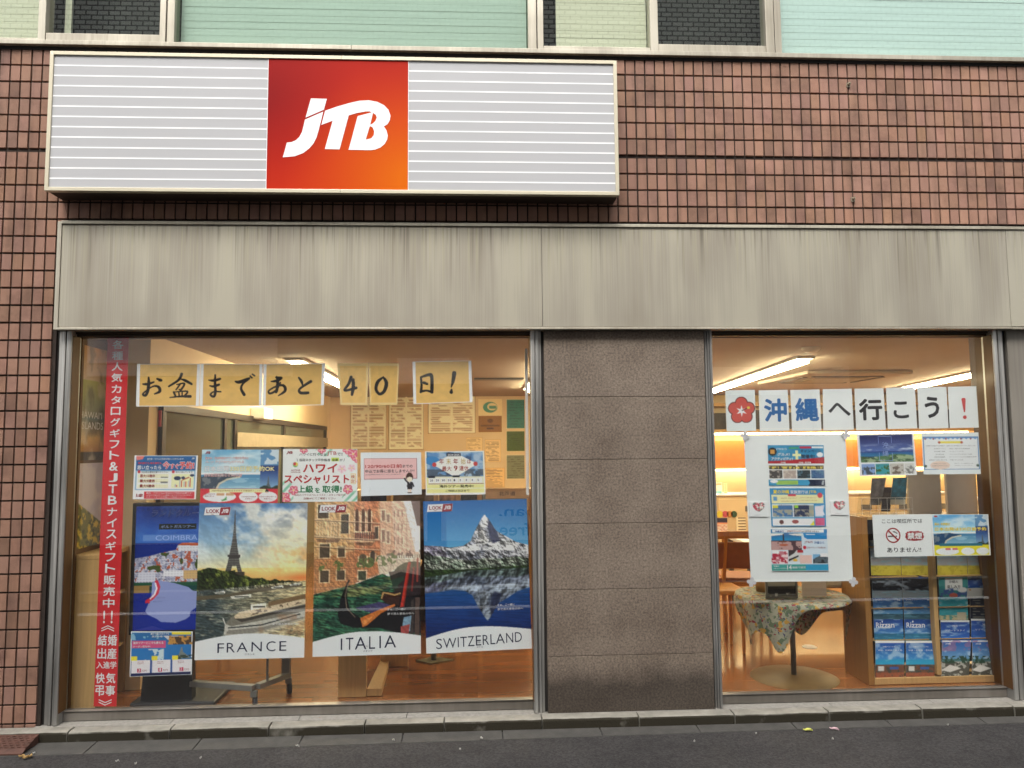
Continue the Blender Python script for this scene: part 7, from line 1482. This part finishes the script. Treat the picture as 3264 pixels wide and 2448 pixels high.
# brochure shelf under the back wall notices
SYB = 2.3; a = at(*z4(560, 1372), SYB); b = at(*z4(1875, 1320), SYB); zt = float(at(*z4(1000, 1372), SYB)[2]); zh0 = float(at(*z4(1690, 1395), SYB)[2]); zh1 = float(at(*z4(1690, 1318), SYB)[2])
BS = thing('brochure_shelf', 'long wooden brochure shelf behind the posters with a beige region header', 'shelf', ((a[0] + b[0]) / 2, SYB, FZ))
hx0 = float(at(*z4(1535, 1350), SYB)[0]); hx1 = float(at(*z4(1865, 1350), SYB)[0])
mb = MB(); n = 5; X_ = [float(a[0]), float(at(*z4(805, 1380), SYB)[0]), float(at(*z4(1160, 1380), SYB)[0]), float(at(*z4(1325, 1380), SYB)[0]), float(at(*z4(1490, 1380), SYB)[0]), float(b[0])]
for x in X_: mb.box(x - .022, x + .022, SYB, SYB + .3, FZ + .001, zt + .05)
mb.build('upright', M_PALEW, BS, bevel=.003)
mb = MB(); mb.box(X_[0], X_[-1], SYB + .26, SYB + .3, FZ + .001, zt + .04); mb.build('back_panel', mat('dark_back_panel', (.05, .035, .025), .8), BS)
mb = MB(); mb.box(hx0, hx1, SYB - .02, SYB - .002, zh0, zh1); hd = mb.build('header', mat('beige_header', S(226, 206, 176), .6), BS)
shh = Sheet((hx0, SYB - .021, zh1), (hx1, SYB - .021, zh1), (hx1, SYB - .021, zh0), (hx0, SYB - .021, zh0)); letters(shh, [('北海道', .30, .30, .68, .72, .01)], M_INK, hd)
for i in range(5):
    x0, x1 = X_[i] + .03, X_[i + 1] - .03
    cv = Cv(40, 60, ((30, 40, 74), (110, 96, 80), (186, 150, 120), (52, 60, 40), (120, 150, 180))[i]); cv.grain(.5, 5, 8, 360 + i)
    sh = Sheet((x0, SYB + .10, zt + .02), (x1, SYB + .10, zt + .02), (x1, SYB + .06, zt - .32), (x0, SYB + .06, zt - .32)); o = sh.mesh('brochure', M_PRINT, cv, off=sh.base(), t=.004, k=.8)
    tag(o, ('navy brochure behind the pink box flyer on the long shelf', 'brown brochure on the long shelf over the canal poster', 'peach brochure on the long shelf behind the calendar flyer', 'dark green brochure on the long shelf under the calendar flyer', 'pale blue brochure on the long shelf below the beige header')[i], 'brochure', 'brochures on the long wooden shelf')
# display table legs, castered frame, post stand
p0, p1 = at(*z6(365, 1300), .32), at(*z6(555, 1300), .32); q0, q1 = atz(*z6(690, 1092), FZ), atz(*z6(830, 1092), FZ)
TB_ = thing('display_table', 'pale wooden table with panel legs behind the canal poster', 'table', ((p0[0] + q0[0]) / 2, .7, FZ))
mb = MB(); mb.box(p0[0], p1[0], .32, .35, FZ + .001, .86); mb.build('panel_leg', M_PALEW, TB_, bevel=.003)
mb = MB(); mb.box(q0[0] - .05, q1[0], q0[1], q0[1] + .03, FZ + .001, .86); mb.build('panel_leg', M_PALEW, TB_, bevel=.003)
mb = MB(); mb.box(p0[0] - .1, q1[0] + .1, .30, q0[1] + .1, .862, .89); mb.build('top', M_PALEW, TB_, bevel=.003)
mb = MB(); mb.hexa([(p1[0] + .002, .33, FZ + .002), (p1[0] + .10, .33, FZ + .002), (q0[0] + .02, q0[1] - .01, FZ + .002), (q0[0] - .05, q0[1] - .01, FZ + .002)] + [(p1[0] + .002, .33, FZ + .05), (p1[0] + .10, .33, FZ + .05), (q0[0] + .02, q0[1] - .01, FZ + .05), (q0[0] - .05, q0[1] - .01, FZ + .05)]); mb.build('foot_rail', M_PALEW, TB_, bevel=.003)
zc_ = FZ + .135
A_, B_, C_ = atz(*zg(1640, 770), zc_), atz(*zg(870, 715), zc_), atz(*zg(2060, 610), zc_)
CF = thing('caster_frame', 'grey metal rolling frame on casters, below the lattice tower poster', 'trolley', (A_[0], A_[1], FZ))
def beam(p, q, w, h):
    p, q = Vector(p), Vector(q); d = (q - p).normalized(); n = Vector((-d.y, d.x, 0)).normalized() * w; mb = MB(); c = [p - n, q - n, q + n, p + n]
    mb.hexa([(v.x, v.y, v.z - h) for v in c] + [(v.x, v.y, v.z + h) for v in c]); return mb
dB = (Vector(B_) - Vector(A_)).normalized(); beam(A_, Vector(B_) + dB * .3, .022, .018).build('base_bar', M_GREY, CF, bevel=.003); beam(Vector(A_) + (Vector(C_) - Vector(A_)).normalized() * .03, C_, .022, .0175).build('base_bar', M_GREY, CF, bevel=.003)
mb = MB(); mb.box(C_[0] - .045, C_[0] + .01, C_[1] - .02, C_[1] + .03, C_[2] - .02, 1.0); mb.build('post', M_GREY, CF, bevel=.003)
m_ = Vector(A_) * .72 + Vector(C_) * .28; mb = MB(); mb.tube((m_.x + .02, m_.y, m_.z + .019), (m_.x + .02, m_.y, 1.0), .008, n=10); mb.build('rod', M_GREY, CF)
for v in (Vector(A_), Vector(C_), Vector(B_) + dB * .1):
    mb = MB(); mb.tube((v.x - .013, v.y + .02, FZ + .042), (v.x + .013, v.y + .03, FZ + .042), .041, n=20); c_ = mb.build('caster', M_BLACK, CF)
    mb = MB(); mb.box(v.x - .02, v.x + .02, v.y - .015, v.y + .015, FZ + .078, v.z - .019); mb.build('fork', M_GREY, c_)
P_ = [atz(*z6(*q), FZ + .008) for q in ((878, 1048), (1000, 1022), (1137, 1042), (985, 1070))]; c_ = sum(P_) / 4
PS = thing('post_stand', 'grey post on a square metal plate, below the snowy peak poster', 'stand', (c_[0], c_[1], FZ))
mb = MB(); mb.hexa([(p[0], p[1], FZ + .001) for p in P_] + [(p[0], p[1], FZ + .012) for p in P_]); mb.build('base_plate', mat('olive_metal', S(110, 100, 70), .45, .3), PS)
mb = MB(); mb.tube((c_[0], c_[1], FZ + .012), (c_[0], c_[1], 1.1), .022, n=14); mb.build('post', M_GREY, PS, smooth=True)
# white channel at the right edge of the left window
a = at(*z4(1838, 265), .16); b = at(*z4(1845, 1370), .16); mb = MB(); mb.box(a[0] - .006, a[0] + .012, .150, .165, b[2], a[2]); o = mb.build('plastic_channel', M_WHITE, off=(a[0], .16, b[2]), bevel=.002); tag(o, 'thin white plastic channel standing at the right edge of the left window', 'cable channel')

# ================================================================== street bits
p = [atz(*zf(0, 1650, .4808)(*q), 0.0) for q in ((215, 1480), (110, 1605), (20, 1648))]
x1 = -3.745
mb = MB(); top = .064; yb, yf = -.100, -.265
mb.sweep([(yb, .006), (yb, top), (yf + .03, .030), (yf, .014), (yf, .006), (yf + .03, .020)], -4.7, x1)
mb2 = mb
for i in range(26):
    for j in range(6):
        x = -4.68 + i * .036 + (.018 if j % 2 else 0); y = yb - .015 - j * .021; z = top - (yb - y) * (top - .030) / (yb - yf - .03); mb.box(x, x + .018, y - .006, y, z - .002, z + .0035)
o = mb.build('kerb_ramp', mat('rusty_brown_plate', S(86, 58, 48), .7, .2, var=.35, scale=(14, 14, 14)), off=(-4.2, -.2, 0)); tag(o, 'rusty brown studded metal ramp plate against the kerb at the lower left', 'ramp')
def leaf(p, L, W, rz, col, label, cat, nm, group=None):
    pts = [(-L, 0), (-L * .5, W * .8), (0, W), (L * .6, W * .6), (L, 0), (L * .5, -W * .7), (0, -W), (-L * .6, -W * .6)]
    mb = MB(); c, s = math.cos(rz), math.sin(rz); n = len(pts)
    top_ = [(p[0] + x * c - y * s, p[1] + x * s + y * c, p[2] + .012 + .006 * math.sin(5 * x / L) + .004 * abs(y / W)) for x, y in pts]
    mb.add([(p[0], p[1], p[2] + .010)] + top_ + [(x, y, z - .006) for x, y, z in top_], [(0, 1 + i, 1 + (i + 1) % n) for i in range(n)] + [(1 + i, 1 + i + n, 1 + (i + 1) % n + n, 1 + (i + 1) % n) for i in range(n)] + [tuple(range(2 * n, n, -1))])
    o = mb.build(nm, mat(nm + '_' + '_'.join(cat.split()) + '_%s' % label.split()[0], S(*col), .7, var=.15, scale=(60, 60, 60)), off=tuple(p)); tag(o, label, cat, group)
leaf(atz(*z8(780, 1415), .004), .032, .011, .1, (206, 206, 96), 'yellow green leaf lying in the gutter below the right window', 'leaf', 'fallen_leaf')
leaf(atz(*z8(955, 1408), .004), .028, .009, -.2, (206, 170, 176), 'pinkish dry leaf in the gutter just right of the yellow green one', 'leaf', 'fallen_leaf')
bits = [(*z8(438, 1441), 'white scrap in the gutter below the left edge of the right window'), (*z8(945, 1476), 'white scrap on the asphalt in front of the pinkish leaf'), (*z8(1708, 1384), 'white scrap at the kerb foot below the brochure rack'), (*z8(28, 1492), 'pale scrap on the asphalt edge in front of the stone pier'),
        (*z6(735, 1583), 'white scrap at the kerb foot below the canal poster'), (*z6(1316, 1572), 'white scrap at the kerb foot left of the stone pier'), (*z6(1175, 1645), 'white scrap on the asphalt in front of the snowy peak poster'), (797 * .5425 / SC, (2250 + 349 * .5425) / SC, 'white scrap on the asphalt below the screen'), (1178 * .5425 / SC, (2250 + 315 * .5425) / SC, 'white scrap on the gutter edge below the lattice tower poster'), (1748 * .5425 / SC, (2250 + 244 * .5425) / SC, 'tiny white scrap at the kerb foot below the lattice tower poster'), (201 * .5425 / SC, (2250 + 287 * .5425) / SC, 'bluish white scrap beside the rusty ramp plate'), (690 * .5425 / SC, (2250 + 334 * .5425) / SC, 'small pale scrap at the gutter edge right of the ramp plate')]
for i, (x, y, l) in enumerate(bits):
    leaf(atz(x, y, .004), random.uniform(.006, .013), random.uniform(.003, .006), random.uniform(0, 3), (170, 168, 160), l, 'litter', 'paper_scrap', 'paper scraps along the kerb')
for i, (x, y) in enumerate(((128, 305), (150, 312), (176, 303))):
    leaf(atz(x * .5425 / SC, (2250 + y * .5425) / SC, .004), .020, .012, i * 1.1, (150, 120, 70), 'dry brown leaf in the open side of the rusty ramp plate', 'leaf', 'fallen_leaf', 'dry leaves by the ramp plate')
